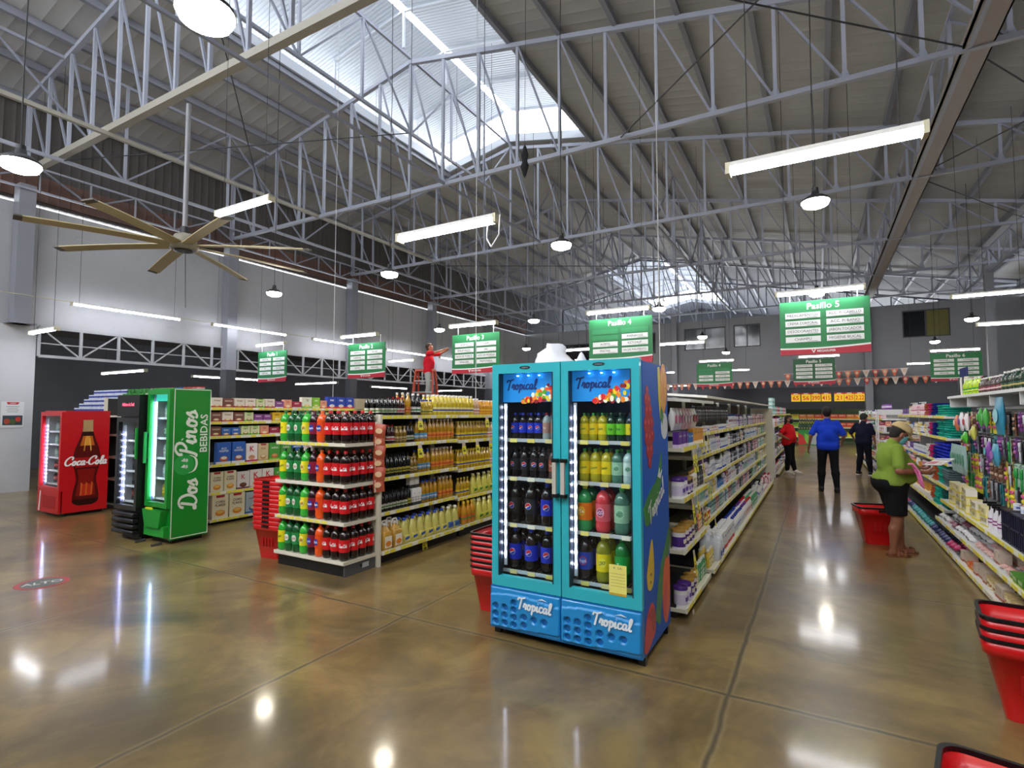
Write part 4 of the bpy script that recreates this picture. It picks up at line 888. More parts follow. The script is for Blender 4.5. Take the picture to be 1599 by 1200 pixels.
bd.script('Dos', .225, .115, we, T(.27, .61, 0) @ RZ(PI/2), shear=.15, h=.0012); bd.script('Pinos', .255, .105, we, T(.23, 1.39, 0) @ RZ(PI/2), shear=.15, h=.0012)
bd.text('BEBIDAS', .135, we, T(.44, 1.38, .0012) @ RZ(PI/2), bold=True, maxw=.5)
bd.disc(.2, .98, .13, .13, .0009, P('#2ba24a', .4), None, 24)
sm = [(.33-.0, 1.11), (.36, 1.02), (.35, .93), (.3, .86)]
MBs = smooth_path([(.27, 1.1), (.34, 1.06), (.36, .98), (.33, .9), (.26, .87)]); 
for a, b2 in zip(MBs[:-1], MBs[1:]): bd.prism([(a[0]-.014, a[1]), (a[0]+.014, a[1]), (b2[0]+.014, b2[1]), (b2[0]-.014, b2[1])], .0014, we)
for cy in (1.03, .95): bd.prism([(.16, cy), (.2, cy+.035), (.235, cy), (.2, cy-.01)], .0014, we).prism([(.2, cy+.005), (.235, cy+.03), (.25, cy), (.23, cy-.02)], .0014, we)
bd.build('lettering', sp)
lb = MB().box(.09, w-.08, .06, .064, 1.8, 1.9, P('#1f9a8a', .4, 0, 1.5)).build('header', e)
MB().box(.03, w-.03, -.01, .06, .09, .22, P('#1a9a34', .35)).prism([(.03, .42), (.47, .42), (.42, .2), (.1, .2)], .1, P('#159030', .35), T(0, .06, 0) @ RX(PI/2)).box(.08, .42, .0, .04, .3, .41, P('#0c6a22', .35)).prism([(.08, .44), (.2, .44), (.24, .4), (.1, .4)], .03, P('#d8d82a', .4), T(0, 0, 0) @ RX(PI/2)).build('crate_tray', e)
for xx in (.06, w-.08): MB().bar((xx, .0, .02), (xx, -.12, .012), .03, P('#5a5c60', .4, .5)).build('foot', e)
MB().box(.03, .05, -.05, -.02, 1.0, 1.4, P('#1a9a3a', .4)).box(.03, .05, -.02, .0, 1.02, 1.06, BLK).box(.03, .05, -.02, .0, 1.34, 1.38, BLK).build('handle', e)
stock(gx, 3.76, w, zs, [['mango', 'squirt', 'lime'], ['whitej', 'whitej', 'squirt'], ['whitej', 'redj', 'squirt'], ['greenw', 'whitej', 'greenw'], ['whitej', 'mango', 'mango']], .6, 'the green cooler')
e, sp, w, zs = slim_cooler(-8.22, -7.66, 3.68, .45, 1.885, '#141417', 'tall narrow black drinks cooler with dark header', None, .38, .085, [(.1, FL), (.06, VIO)], head=.3)
MB().box(0, w, 0, .05, 1.6, 1.885, P('#141417', .4)).build('header', e)
MB(T(w/2, -.001, 1.76) @ RX(PI/2)).text('Adios a la Sed', .06, P('#ff5a78', .4, 0, 2.0), maxw=.3, bold=True).build('header_lettering', e)
gk = MB()
for i in range(4): gk.rbox(.02, w-.02, -.03, .05, .07+i*.075, .13+i*.075, .02, P('#1b1b1f', .4), 2, axis='x')
gk.build('grille', e)
MB().box(w-.04, w-.01, -.02, .0, 1.05, 1.45, P('#1a9a3a', .4)).build('handle', e)
stock(-8.22, 3.68, w, zs, [['choco', 'redj', 'clear'], ['pepsib', 'clear', 'choco'], ['pepsib', 'pepsi', 'whitej'], ['pepsib', 'pepsib', 'clear'], ['pepsib', 'clear', 'pepsib']], .62, 'the black cooler')
e, sp, w, zs = slim_cooler(-11.2, -10.44, 3.9, .67, 1.68, '#c8101c', 'low wide red cola cooler with a giant bottle picture', None, .4, .06, [(.1, FL), (.08, VIO)])
bo = MB(T(w+.0008, 0, 0) @ RZ(PI/2) @ RX(PI/2)); cx = .36
half = [(.09, .15), (.165, .2), (.17, .3), (.155, .42), (.13, .56), (.15, .7), (.175, .82), (.18, .92), (.15, 1.08), (.11, 1.2), (.075, 1.34), (.068, 1.5), (.075, 1.53)]
def bshape(k, z0, z1, h, col, dx=0):
    hp = smooth_path(half, 4); hp = [p for p in hp if z0 <= p[1] <= z1]; bo.prism([(cx+dx+p[0]*k, p[1]) for p in hp]+[(cx+dx-p[0]*k, p[1]) for p in hp[::-1]], h, P(col, .35))
bshape(1.06, .15, 1.53, .0008, '#2a0605'); bshape(1.0, .24, 1.30, .0014, '#5a0c0a'); bshape(.8, .3, .74, .002, '#8c1410'); bshape(.45, .28, .5, .0026, '#c8321c'); bshape(1.0, 1.32, 1.53, .002, '#b99a6a'); bshape(.72, 1.1, 1.3, .0024, '#c8681c'); bshape(.32, 1.1, 1.3, .003, '#e8a23c')
bshape(.95, .74, .95, .0026, '#b31218')
for dx in (-.07, .0, .075): bo.prism([(cx+dx-.008, .3), (cx+dx+.012, .32), (cx+dx+.02, .5), (cx+dx, .52)], .003, P('#d86a2a', .35))
for dx in (-.05, .045): bo.prism([(cx+dx, 1.02), (cx+dx+.015, 1.04), (cx+dx*.6+.008, 1.24), (cx+dx*.6, 1.22)], .0034, P('#f0c060', .35))
bo.script('Coca-Cola', .13, .15, P('#f6f6f6', .4), T(cx, .86, 0), h=.0036)
bo.build('bottle_picture', sp)
kk = MB().prism([(.0, .05), (.76, .05), (.76, .4), (.0, .4)], .03, P('#c01018', .35), T(0, .03, 0) @ RX(PI/2)).prism([(.05, .06), (.1, .06), (.13, .38), (.09, .38), (.075, .2)], .003, P('#e8e0dc', .4), T(0, -.0005, 0) @ RX(PI/2)).box(.2, .66, -.003, .0, .12, .32, P('#a80e16', .5)).build('grille', e)
# wall of orange cups / bottles seen dimly inside the red cooler
stock(-11.2, 3.9, w, zs, [['cola', 'cola', 'cola', 'orange'], ['cola', 'cola', 'orange', 'whitej'], ['whitej', 'cola', 'cola', 'cola'], ['whitej', 'whitej', 'cola', 'cola'], ['whitej', 'cola', 'whitej', 'cola']], .5, 'the red cooler')
# ------------------------------------------------------------------ stacked red hand baskets
RB = P('#d01016', .35, 0, 0, .3); RB2 = P('#a60c12', .4)
def basket_mesh(h=.42, top=(.24, .17), bot=(.15, .11), wall=.008):
    def ring(a, b, z, n=5, r=.06):
        o = []; r = min(r, a*.9, b*.9)
        for cx, cy, a0 in ((a-r, b-r, 0), (-a+r, b-r, PI/2), (-a+r, -b+r, PI), (a-r, -b+r, 1.5*PI)):
            for i in range(n+1): t = a0+i*PI/2/n; o.append((cx+r*math.cos(t), cy+r*math.sin(t), z))
        return o
    rs = [ring(*bot, 0, r=.04), ring(top[0]-.02, top[1]-.02, h-.09), ring(top[0]-.004, top[1]-.004, h-.085), ring(*top, h-.01), ring(top[0]-wall, top[1]-wall, h-.01), ring(top[0]-.03, top[1]-.03, h-.09), ring(bot[0]-wall, bot[1]-wall, wall, r=.035)]
    k = len(rs[0]); m = MB(); m.add(sum(rs, []), [(j*k+i, j*k+(i+1) % k, (j+1)*k+(i+1) % k, (j+1)*k+i) for j in range(len(rs)-1) for i in range(k)], RB, True)
    m.add(rs[0]+rs[-1], [tuple(range(k))[::-1], tuple(range(k, 2*k))], RB)
    for sx in (-1, 1):
        for i in range(4): m.box(-.09+i*.05, -.06+i*.05, sx*(top[1]-.033)-.004, sx*(top[1]-.033)+.004, h*.35, h*.6, RB2)
    rm = MB(); o1 = ring(top[0]+.006, top[1]+.006, h-.014); o2 = ring(top[0]+.006, top[1]+.006, h+.004); o3 = ring(top[0]-wall-.002, top[1]-wall-.002, h+.004); o4 = ring(top[0]-wall-.002, top[1]-wall-.002, h-.014)
    rm.add(o1+o2+o3+o4, [(j*k+i, j*k+(i+1) % k, ((j+1) % 4)*k+(i+1) % k, ((j+1) % 4)*k+i) for j in range(4) for i in range(k)], BLK, False)
    hd = MB().box(-.05, .05, -top[1]-.012, -top[1]-.0, h-.045, h-.02, BLK)
    return Kind('shopping_basket', m.mesh('shopping_basket'), [('rim', rm.mesh('rim')), ('handle', hd.mesh('handle'))])
BK = basket_mesh()
BKR = Kind('shopping_basket', BK.body, [('rim', bpy.data.meshes[BK.parts[0][1].name].copy()), BK.parts[1]])
BKR.parts[0][1].materials[0] = P('#b80e14', .35)
def bstack(x, y, n, rz, where, step=.05, sc=1):
    for i in range(n):
        (BKR if n > 5 and 'turquoise' not in where else BK).put((x, y, i*step*sc+.001), rz, 'red shopping basket, %s%s' % ('' if n == 1 else ('topmost ' if i == n-1 else ordn(i+1)+' from the floor '), where), 'basket', 'stacked red shopping baskets', sc)
bstack(-5.47, 4.12, 11, .1, 'in the stack left of the soda end cap', .052, .95)
bstack(-2.42, 4.0, 7, PI/2, 'in the stack left of the turquoise cooler', .05, .9)
bstack(-8.42, 4.15, 7, PI/2+.1, 'in the stack left of the black cooler', .05, .9)
bstack(-11.5, 4.25, 6, PI/2, 'in the stack left of the red cooler', .05, .85)
bstack(1.0, 4.0, 3, -.12, 'in the short stack at the right edge', .055, 1.02)
bstack(.567, 2.36, 1, -.2, 'at the bottom right corner', 1, 1.03)
bstack(.63, 8.32, 1, .2, 'on the floor behind the woman in green', 1, 1.1)
# ------------------------------------------------------------------ soda end cap
AM = P('#d9d5c2', .45)
cap = empty('end_cap_display', (-5.21, 3.9, 0), 0, 'cream end-cap shelves stacked with two-litre soda bottles', 'display')
MB().box(.02, 1.04, .04, .46, 0, .12, P('#17171a', .4)).box(1.03, 1.045, .03, .46, .0, .125, P('#55565a', .4)).disc(.25, .07, .012, .012, .003, BLK, T(1.045, 0, 0) @ RZ(PI/2) @ RX(PI/2), 10).box(1.045, 1.048, .27, .36, .04, .09, P('#b9bcbe', .4)).build('base', cap)
MB().box(.02, 1.05, .455, .47, .1, 1.62, P('#cfcbb8', .5)).build('back_panel', cap)
CZ = [.155, .54, .92, 1.335]
for z in CZ:
    s = MB().box(0, 1.06, 0, .455, z-.035, z, AM).build('shelf', cap)
    r = MB().box(0, 1.06, -.006, 0, z-.03, z+.004, P('#e4e0cf', .4))
    if z in (CZ[1], CZ[3]):
        for i in range(8): r.box(.04+.1*i, .12+.1*i, -.0075, -.006, z-.026, z, P('#efe45a', .4))
    r.build('price_rail', s)
capseq = ['squirt', 'ginger', 'ginger', 'squirt2', 'grape', 'orange', 'cola', 'cola', 'cola']
lv = ['bottom', 'second', 'third', 'top']
for zi, z in enumerate(CZ):
    for dr in range(4):
        cn = {}
        for i, nm in enumerate(capseq):
            if dr == 3 and i < 7: continue
            kd, lab = SODA[nm]; cn[nm] = cn.get(nm, 0)+1
            pos = (ordn(cn[nm])+' ') if capseq.count(nm) > 1 else ''
            kd.put((-5.15+.1175*i+rnd.uniform(-.003, .003), 3.965+.113*dr, z+.001), rnd.uniform(-.25, .25)+(.5 if i == 8 else 0), '%s%s, %s shelf, %s row of the end cap' % (pos, lab, lv[zi], ['front', 'second', 'third', 'back'][dr]), 'bottle', 'soda bottles on the end cap', (1.02, 1.02, 1.0))
bag_strip = empty('snack_strip', (-4.13, 4.33, 1.55), 0, 'hanging strip of brown snack bags beside the soda end cap', 'snack bags')
MB().box(-.004, .004, -.03, .03, -.75, .0, P('#e8e4dc', .4)).build('strip', bag_strip)
SB = bag('snack_bag', '#b5543a', '#e8c49a', .13, .15, .05)
for i in range(6): 
    c = bpy.data.objects.new('snack_bag', SB.body); COL.objects.link(c); c.parent = bag_strip; c.location = (.03, -.01+.015*(i % 2), -.17-.115*i); c.rotation_euler = (0, .12*(-1)**i, .45)
# ------------------------------------------------------------------ oil shelves (aisle 3 / 4)
def fillk(x, segs, z, face, where, grp, gap=1.04, depth_rows=1, dstep=.07):
    """segs: list of (kind tuple, y0, y1)"""
    for kd, y0, y1 in segs:
        row({'k': kd}, ['k'], x, y0, y1, z, face, where, grp, gap, depth_rows, dstep, .003, (500, 500))
AMBER = '#b98a1c'; PALE = '#d2cb6e'
OB = {
 'dk': (oilbottle('sauce_bottle', '#17120e', '#14140f', '#d8d8c8', .22, .03, '#5a8a3a'), 'dark sauce bottle with white label', 'bottle', .064),
 'dk2': (oilbottle('sauce_bottle', '#141a10', '#101010', '#c8b43a', .25, .032, '#3a5a1c'), 'dark olive oil bottle with green label', 'bottle', .068),
 'rc': (oilbottle('sauce_bottle', '#3a1610', '#c01c20', '#e8e4dc', .22, .03, '#c01c20'), 'dark bottle with red cap', 'bottle', .064),
 'gd': (oilbottle('sauce_bottle', '#8a6a1c', '#d0b050', '#d8c890', .2, .03, '#8a5a1c'), 'gold vinegar bottle', 'bottle', .064),
 'bl': (oilbottle('oil_bottle', AMBER, '#2a5ac0', '#5aa0d0', .27, .035, '#e8e8f0'), 'amber oil bottle with blue label', 'bottle', .074),
 'or': (oilbottle('oil_bottle', AMBER, '#e8e4d8', '#e08a34', .28, .035, '#c8501c'), 'amber oil bottle with orange label', 'bottle', .074),
 'ye': (oilbottle('oil_bottle', '#c09a1e', '#e8d44a', '#e8cc2a', .26, .034, '#2a4aa8'), 'golden oil bottle with yellow label', 'bottle', .072),
 'wt': (oilbottle('oil_bottle', '#d8c02e', '#f2f2ea', '#f0e49a', .27, .038, '#2a3a9a'), 'bright yellow oil bottle with white cap', 'bottle', .08),
 'yo': (oilbottle('oil_bottle', '#e0a020', '#f0ead8', '#f0c83a', .22, .032, '#e06a1c'), 'orange-yellow oil bottle', 'bottle', .068),
 'mx': (oilbottle('sauce_bottle', '#d8b08a', '#f0ece4', '#f0ece4', .24, .034, '#c83a2a'), 'cream bottle with white and red label', 'bottle', .072),
 'wc': (carton('drink_carton', '#f0f0ee', '#3a3a3a', .08, .06, .2, 'A', '#222222'), 'white carton with black print', 'carton', .085),
 'bw': (oilbottle('sauce_bottle', '#1c1c1e', '#f0f0ee', '#f2f2f0', .27, .036, '#2a7a3a'), 'black bottle with tall white label', 'bottle', .08),
 'bc': (oilbottle('sauce_bottle', '#caa82a', '#2a4ab8', '#e8d860', .2, .032, '#3a6a3a'), 'small yellow bottle with blue cap', 'bottle', .068),
 'pj': (oiljug('oil_jug', PALE, '#f2f0e4', '#3a6ab0', '#22408a'), 'pale yellow oil jug with blue label', 'jug', .135),
 'pb': (oiljug('oil_jug', PALE, '#2a4ab8', '#d8cf6e', '#2a58b0'), 'pale yellow oil jug with blue cap', 'jug', .135),
 'pg': (oiljug('oil_jug', '#d8d060', '#eeeab8', '#c8cc4a', '#2a7a30'), 'pale yellow oil jug with green label', 'jug', .135),
 'aj': (oilbottle('oil_bottle', '#cf9426', '#e8c83a', '#e06a2a', .3, .045, '#4a9a3a'), 'ribbed amber oil bottle with yellow cap', 'bottle', .095),
 'gal': (bigjug('oil_gallon', '#b98e34', '#e8e8e4', '#f0e8d8', '#e08a2a'), 'large amber oil gallon with white handle', 'jug', .155),
}
OILN = 'oil shelves'
gondola('cream gondola full of cooking oils right of the soda end cap', -5.25, -4.15, 4.40, 5.92, [(1, [(.15, -4.10), (.54, -4.2), (.92, -4.2), (1.29, -4.2), (1.61, -4.2)], 1.5), (-1, [(.15, -5.3), (.54, -5.2), (.92, -5.2), (1.29, -5.2), (1.61, -5.2)], 1.5)], 1.64)
MB().box(-4.19, -4.12, 4.365, 4.395, 0, 1.63, AM).build('end_upright', bpy.data.objects['gondola_shelving'])
gondola('second cream gondola of oils behind the first one', -5.25, -4.15, 5.96, 13.8, [(1, [(.15, -4.13), (.50, -4.22), (.88, -4.22), (1.27, -4.22), (1.61, -4.2)], 1.57), (-1, [(.15, -5.3), (.54, -5.2), (.92, -5.2), (1.29, -5.2), (1.61, -5.2)], 1.57)], 1.64)
def oils(z, xe, segs, lvl, dr=1): fillk(xe-.06, [(OB[k], a, b) for k, a, b in segs], z, 1, '%s shelf of oils' % lvl, OILN, 1.05, dr, .085)
oils(1.612, -4.2, [('dk', 4.44, 4.75), ('rc', 4.77, 4.92), ('or', 4.93, 5.02), ('bw', 5.03, 5.21), ('bc', 5.22, 5.42), ('wt', 5.43, 6.35), ('mx', 6.36, 6.52), ('yo', 6.54, 8.9)], 'top', 3)
oils(1.292, -4.2, [('dk2', 4.44, 4.58), ('rc', 4.6, 4.73), ('gd', 4.74, 4.93), ('dk', 4.94, 5.07), ('bl', 5.09, 5.33), ('or', 5.34, 5.9)], 'second', 2)
oils(1.272, -4.22, [('ye', 5.99, 6.75), ('mx', 6.76, 7.1), ('yo', 7.12, 8.9)], 'second', 2)
oils(.922, -4.2, [('dk2', 4.44, 5.0), ('gd', 5.01, 5.14), ('bl', 5.15, 5.4), ('or', 5.41, 5.9)], 'third', 2)
oils(.882, -4.22, [('ye', 5.99, 6.8), ('mx', 6.81, 7.1), ('or', 7.12, 8.9)], 'third', 2)
oils(.542, -4.2, [('dk', 4.44, 4.95), ('dk2', 4.96, 5.02), ('wc', 5.03, 5.2), ('bl', 5.22, 5.55), ('or', 5.56, 5.9)], 'fourth', 2)
fillk(-4.3, [(OB['wc'], 5.03, 5.2)], .742, 1, 'upper layer, fourth shelf of oils', OILN)
oils(.502, -4.22, [('ye', 5.99, 6.3), ('pg', 6.32, 7.3), ('mx', 7.32, 7.6), ('pg', 7.62, 8.9)], 'fourth', 1)
oils(.152, -4.12, [('gal', 4.42, 4.75), ('pb', 4.76, 5.6), ('pj', 5.61, 5.9)], 'bottom', 2)
oils(.152, -4.13, [('aj', 5.99, 6.3), ('pg', 6.33, 8.9)], 'bottom', 2)
# wire fences in front of the small bottles
wf = empty('wire_divider', (0, 0, 0), 0, 'thin black wire fences holding small bottles on the oil shelves', 'wire fence')
for z, b in ((1.61, 5.3), (1.29, 5.1), (.92, 5.3), (.54, 5.5)):
    w = MB()
    for k in range(4): w.cyl((-4.205, 4.42, z+.015+.03*k), (-4.205, b, z+.015+.03*k), .0016, P('#2a2a2c', .4), 4)
    n = int((b-4.42)/.05)
    for i in range(n+1): w.cyl((-4.205, 4.42+.05*i, z), (-4.205, 4.42+.05*i, z+.11), .0016, P('#2a2a2c', .4), 4)
    w.build('wire_fence', wf)
def flags(parent, lst, x, face, **k):
    for y, z in lst: flag(parent, x, y, z, face, **k)
oil2 = bpy.data.objects['gondola_shelving.001']
flags(bpy.data.objects['gondola_shelving'], [(5.1, 1.6), (5.1, 1.27), (5.2, .13)], -4.18, 1); flags(oil2, [(6.6, 1.6), (6.02, 1.25), (6.35, 1.25), (6.7, 1.25), (6.75, .86), (6.8, .49)], -4.18, 1)
# ------------------------------------------------------------------ cereal shelves (aisle 2 / 3)
gondola('dark-backed gondola of cereal boxes right of the green cooler', -8.9, -7.8, 4.72, 13.8, [(1, [(.07, -7.76), (.46, -7.8), (.87, -7.8), (1.29, -7.84), (1.505, -7.84), (1.72, -7.84)], 1.5)], 1.74, GC, P('#1b1b1e', .6))
CB = {
 'corn': (carton('cereal_box', '#e9dfc0', '#e8e0c8', .25, .08, .35, 'CORN|FLAKES', '#4a3a2a', '#e08a34', .2, '#a81c2c', '#f0c060'), 'cream corn flakes box', 'box', .26),
 'corn2': (carton('cereal_box', '#e6dcc0', '#e0d8c0', .19, .07, .3, 'CORN|FLAKES', '#4a3a2a', '#e08a34', .2, '#a81c2c', '#f0c060'), 'smaller cream corn flakes box', 'box', .2),
 'grey': (carton('cereal_box', '#a8b6c2', '#3a6aa0', .25, .08, .33, 'GRANOLA', '#8a2a3a', '#2a5a9a', .14, None, '#e0c8a0'), 'grey blue cereal box with bowl', 'box', .26),
 'kch': (carton('cereal_box', '#e4dfe0', '#7a3a4a', .2, .07, .27, 'K', '#c8405a', '#5a2f20', .5, None, '#7a4a30'), 'white box with red letter and brown cereal', 'box', .21),
 'k': (carton('cereal_box', '#ecE6e4', '#d8c0c0', .2, .07, .28, 'K', '#c01c2c', '#e8b0a0', .6, None, '#c88a6a'), 'white cereal box with big red K', 'box', .21),
 'rice': (carton('cereal_box', '#2a62c0', '#e8e2e0', .22, .07, .33, 'RICE|KRISPIES', '#e8f0f8', '#b8604a', .18, None, '#f0e8e0'), 'blue puffed rice cereal box', 'box', .23),
 'k2': (carton('cereal_box', '#f0e8ea', '#c8286a', .19, .07, .29, 'K', '#c01c2c', '#d8a080', .6, None, '#c8906a'), 'white and magenta cereal box with red K', 'box', .2),
 'tan': (carton('cereal_box', '#d8c49a', '#c8a878', .18, .07, .28, 'FLEX', '#b03a3a', '#b8905a', .22, '#a82a34', '#e8d8b0'), 'tan cereal box', 'box', .19),
 'grn': (carton('cereal_box', '#4aa040', '#8ac83a', .2, .07, .28, 'AVENA', '#f0f0e0', '#c86a3a', .2, None, '#e0a070'), 'green cereal box', 'box', .21),
 's1': (carton('snack_box', '#7a4a40', '#a8343a', .16, .07, .15, 'CHOCO', '#f0e0d0', '#c89070', .2), 'small brown and red snack box', 'box', .17),
 's2': (carton('snack_box', '#e8dcd0', '#c02a34', .17, .07, .155, 'FITNESS', '#8a5a4a', '#c89a6a', .16), 'small white and red snack box', 'box', .18),
 's3': (carton('snack_box', '#d8dcb0', '#7ab83a', .15, .07, .15, 'NAT', '#3a7a2a', '#8a5a34', .25, '#8ac83a'), 'small green-topped snack box', 'box', .16),
 's4': (carton('snack_box', '#8a4a90', '#e8dce8', .15, .07, .12, 'BARRA', '#f0e8f0', None, .2), 'small purple snack box', 'box', .16),
 's5': (carton('snack_box', '#e8c01c', '#d8a81c', .17, .07, .15, 'MAIZ', '#7a3a1a', '#f0e08a', .2), 'yellow snack box', 'box', .18),
 's6': (carton('snack_box', '#3a70c8', '#8a5a4a', .14, .06, .13, 'KRISP', '#f0f0f8', '#d8a07a', .22), 'small blue snack box', 'box', .15),
 's7': (carton('snack_box', '#e8a088', '#e0502a', .15, .07, .15, 'GO', '#c02a2a', '#f0d0a0', .25), 'salmon orange snack box', 'box', .16),
 's8': (carton('snack_box', '#a82a4a', '#d8d0d0', .18, .07, .12, 'BERRY', '#f4e4e8', None, .18), 'crimson snack box', 'box', .19),
 't1': (carton('snack_box', '#e8ecd8', '#8ac04a', .2, .08, .2, 'TE', '#7a8a2a', '#e8d04a', .25), 'pale box with yellow clock-like circle', 'box', .21),
 't2': (carton('snack_box', '#8ac83a', '#d8e8a0', .16, .08, .2, 'LIMA', '#f0f4e0', '#d8d04a', .22), 'lime green box', 'box', .17),
 't3': (carton('detergent_box', '#2a48b8', '#d82a2a', .2, .08, .22, 'FAB', '#f4f4f8', '#e8e8f0', .25), 'blue and white box', 'box', .21),
 't4': (carton('cardboard_box', '#b9ab90', None, .28, .2, .2), 'plain brown cardboard box', 'box', .3),
 't5': (carton('snack_box', '#a83a2a', '#2a2a2c', .15, .08, .16, 'CAFE', '#f0e0c0', '#c8a060', .22), 'red and black coffee box', 'box', .16),
}
def cer(z, xe, seq, lvl, y=4.75, gap=1.04):
    cn = {}
    for k in seq:
        kd, lab, cat, w = CB[k]; cn[k] = cn.get(k, 0)+1
        kd.put((xe-.06, y+w/2*gap, z+.001), PI/2+rnd.uniform(-.03, .03), '%s%s, %s shelf of cereals' % ((ordn(cn[k])+' ') if seq.count(k) > 1 else '', lab, lvl), cat, 'boxes on the cereal shelves'); y += w*gap
cer(.07, -7.76, ['corn', 'corn', 'grey', 'corn', 'grey', 'grey', 'corn', 'corn'], 'bottom')
cer(.46, -7.8, ['corn2', 'corn2', 'kch', 'k', 'k', 'grn', 'grn', 'tan', 'tan', 'k', 'k'], 'fifth')
cer(.87, -7.8, ['rice', 'rice', 'k2', 'tan', 'grn', 'grn', 'rice', 'k2', 'tan', 'tan'], 'fourth', 4.83)
cer(1.29, -7.84, ['s1', 's6', 's6', 's3', 's3', 's7', 's8', 's8', 's5', 's2', 's2', 's1', 's3'], 'third')
cer(1.505, -7.84, ['s1', 's2', 's1', 's3', 's4', 's4', 's5', 's5', 's8', 's7', 's2', 's1', 's3'], 'second')
cer(1.72, -7.84, ['s2', 's1', 's2', 's2', 's3', 's2', 's4', 's7', 's8', 't1', 't2', 's7', 't3', 't3', 't3', 't4', 't4', 't4', 't5', 't5', 't5', 't5', 't5', 't5'], 'top')
tag(MB().box(-.12, .12, -.01, .01, 0, .24, P('#c8cace', .5)).build('display_card', loc=(-7.95, 5.25, 1.88), rz=PI/2), 'pale blank card standing above the top cereal shelf', 'card') if False else None
# ------------------------------------------------------------------ far-left gondola and wall racks
gondola('dark gondola of drinks between the red and black coolers', -11.6, -10.5, 4.75, 13.8, [(1, [(.08, -10.42), (.5, -10.45), (.88, -10.45), (1.27, -10.45), (1.6, -10.45)], 1.5)], 1.9, GC, P('#1b1b1e', .6))
for zi, (z, ks) in enumerate([(.081, ['w1', 'wcx', 'w3']), (.501, ['wcx', 'wcx']), (.881, ['x5', 'b1']), (1.271, ['redj', 'redj', 'redj'])]):
    y = 4.8
    for i in range(14):
        k = ks[i % len(ks)]
        if k == 'redj': SODA['redj'][0].put((-10.52, y+.05, z), PI/2, '%s pink juice bottle from the near end, upper shelf behind the red cooler' % ordn(i+1), 'bottle', 'juice bottles behind the red cooler', .9); y += .105
        else:
            kd, lab, cat, w = (OB['wc'] if k == 'wcx' else SH[k]); kd.put((-10.52, y+w/2, z), PI/2, '%s %s from the near end, %s shelf behind the red cooler' % (ordn(i+1), lab.split(' with')[0], ['bottom', 'lower', 'middle'][zi]), cat, 'goods behind the red cooler', 1.3); y += w*1.35
wr = gondola('wall rack with green soda bottles in the opening left of the red cooler', -14.5, -13.5, 5.0, 6.3, [(1, [(.6, -13.5), (1.2, -13.55), (1.62, -13.55)], 1.3)], 1.68, P('#6a6c70', .5), P('#26282c', .6))
row({'k': (SODA['squirt'][0], 'green soda bottle', 'bottle', .11)}, ['k'], -13.62, 5.02, 6.2, 1.202, 1, 'upper shelf of the wall rack', 'the wall rack', 1.0, 1, .1, .002, (99, 99))
row({'k': (SODA['ginger'][0], 'dark green soda bottle', 'bottle', .11)}, ['k'], -13.62, 5.02, 6.2, .602, 1, 'lower shelf of the wall rack', 'the wall rack', 1.0, 1, .1, .002, (99, 99))
RP = [rollpack('roll_pack', '#dfe3f0', '#2a3a9a', 2, 1, .17), rollpack('roll_pack', '#2f8a30', '#1c6a24', 2, 1, .17), rollpack('roll_pack', '#8a947a', '#5a6a4a', 2, 1, .17), rollpack('roll_pack', '#b82426', '#d8d8da', 2, 1, .17), rollpack('roll_pack', '#2a58c0', '#c8d4f0', 2, 1, .17)]
pr2 = empty('display_rack', (-17.9, 6.9, 0), 0, 'dark rack carrying a stepped wall of coloured paper roll packs at the far left', 'rack')
for x in (0, 1.8, 3.1, 4.9): MB().box(x, x+.05, 0, .8, 0, 1.64, P('#2a2c30', .5)).build('upright', pr2)
for z in (.3, .8, 1.25, 1.64): MB().box(0, 4.95, 0, .8, z, z+.02, P('#33353a', .5)).build('shelf', pr2)
cols = [(RP[0], 'white and blue', 5), (RP[1], 'green', 3), (RP[2], 'grey green', 2), (RP[3], 'red', 1), (RP[4], 'blue', 1), (RP[3], 'bright red', 2)]
x = -17.7
for kd, cn, n in cols:
    for i in range(n):
        for lev in range(5): kd.put((x+rnd.uniform(-.012, .012)+.03*lev, 7.0+.1*lev, 1.661+.121*lev), 0, '%s roll pack, %s column, %s layer of the far left rack' % (cn, ordn(i+1), ordn(lev+1)), 'pack', 'paper roll packs on the far left rack', (1, 1, .71))
        x += .37
tag(MB().rbox(-.3, .3, -.35, .35, 0, .56, .03, P('#c9ccd0', .4)).box(-.302, .302, -.352, -.34, .05, .52, P('#b0b3b8', .4)).build('chest_freezer', loc=(-14.15, 5.35, 0), rz=.0), 'low pale freezer chest at the edge of the white partition', 'freezer') if False else None
# ------------------------------------------------------------------ toiletries gondola (aisle 5, left side)
CANW = P('#eceae2', .4)
g4a = gondola('short cream gondola of milk powder and shampoo behind the turquoise cooler', -2.1, -.98, 4.48, 5.6, [(1, [(.08, -.95), (.54, -.96), (.95, -.96), (1.36, -.96)], 1.1)], 1.72)
g4 = gondola('long cream gondola of toiletries along the left of the main aisle', -2.1, -.98, 5.72, 13.85, [(1, [(.08, -.94), (.46, -1.08), (.69, -1.08), (.93, -1.08), (1.19, -1.08), (1.43, -1.08)], 1.355)], 1.8)
for i in range(6):
    a = 5.72+1.355*i; v = [(-1.5, a+.01, 1.84), (-.98, a+.01, 1.80), (-.98, a+1.34, 1.80), (-1.5, a+1.34, 1.84)]; v += [(x, y, z+.025) for x, y, z in v]
    MB().add(v, [(3, 2, 1, 0), (4, 5, 6, 7), (0, 1, 5, 4), (1, 2, 6, 5), (2, 3, 7, 6), (3, 0, 4, 7)], CANW).build('canopy', g4)
v = [(-1.5, 4.5, 1.78), (-.9, 4.5, 1.735), (-.9, 5.62, 1.735), (-1.5, 5.62, 1.78)]; v += [(x, y, z+.025) for x, y, z in v]
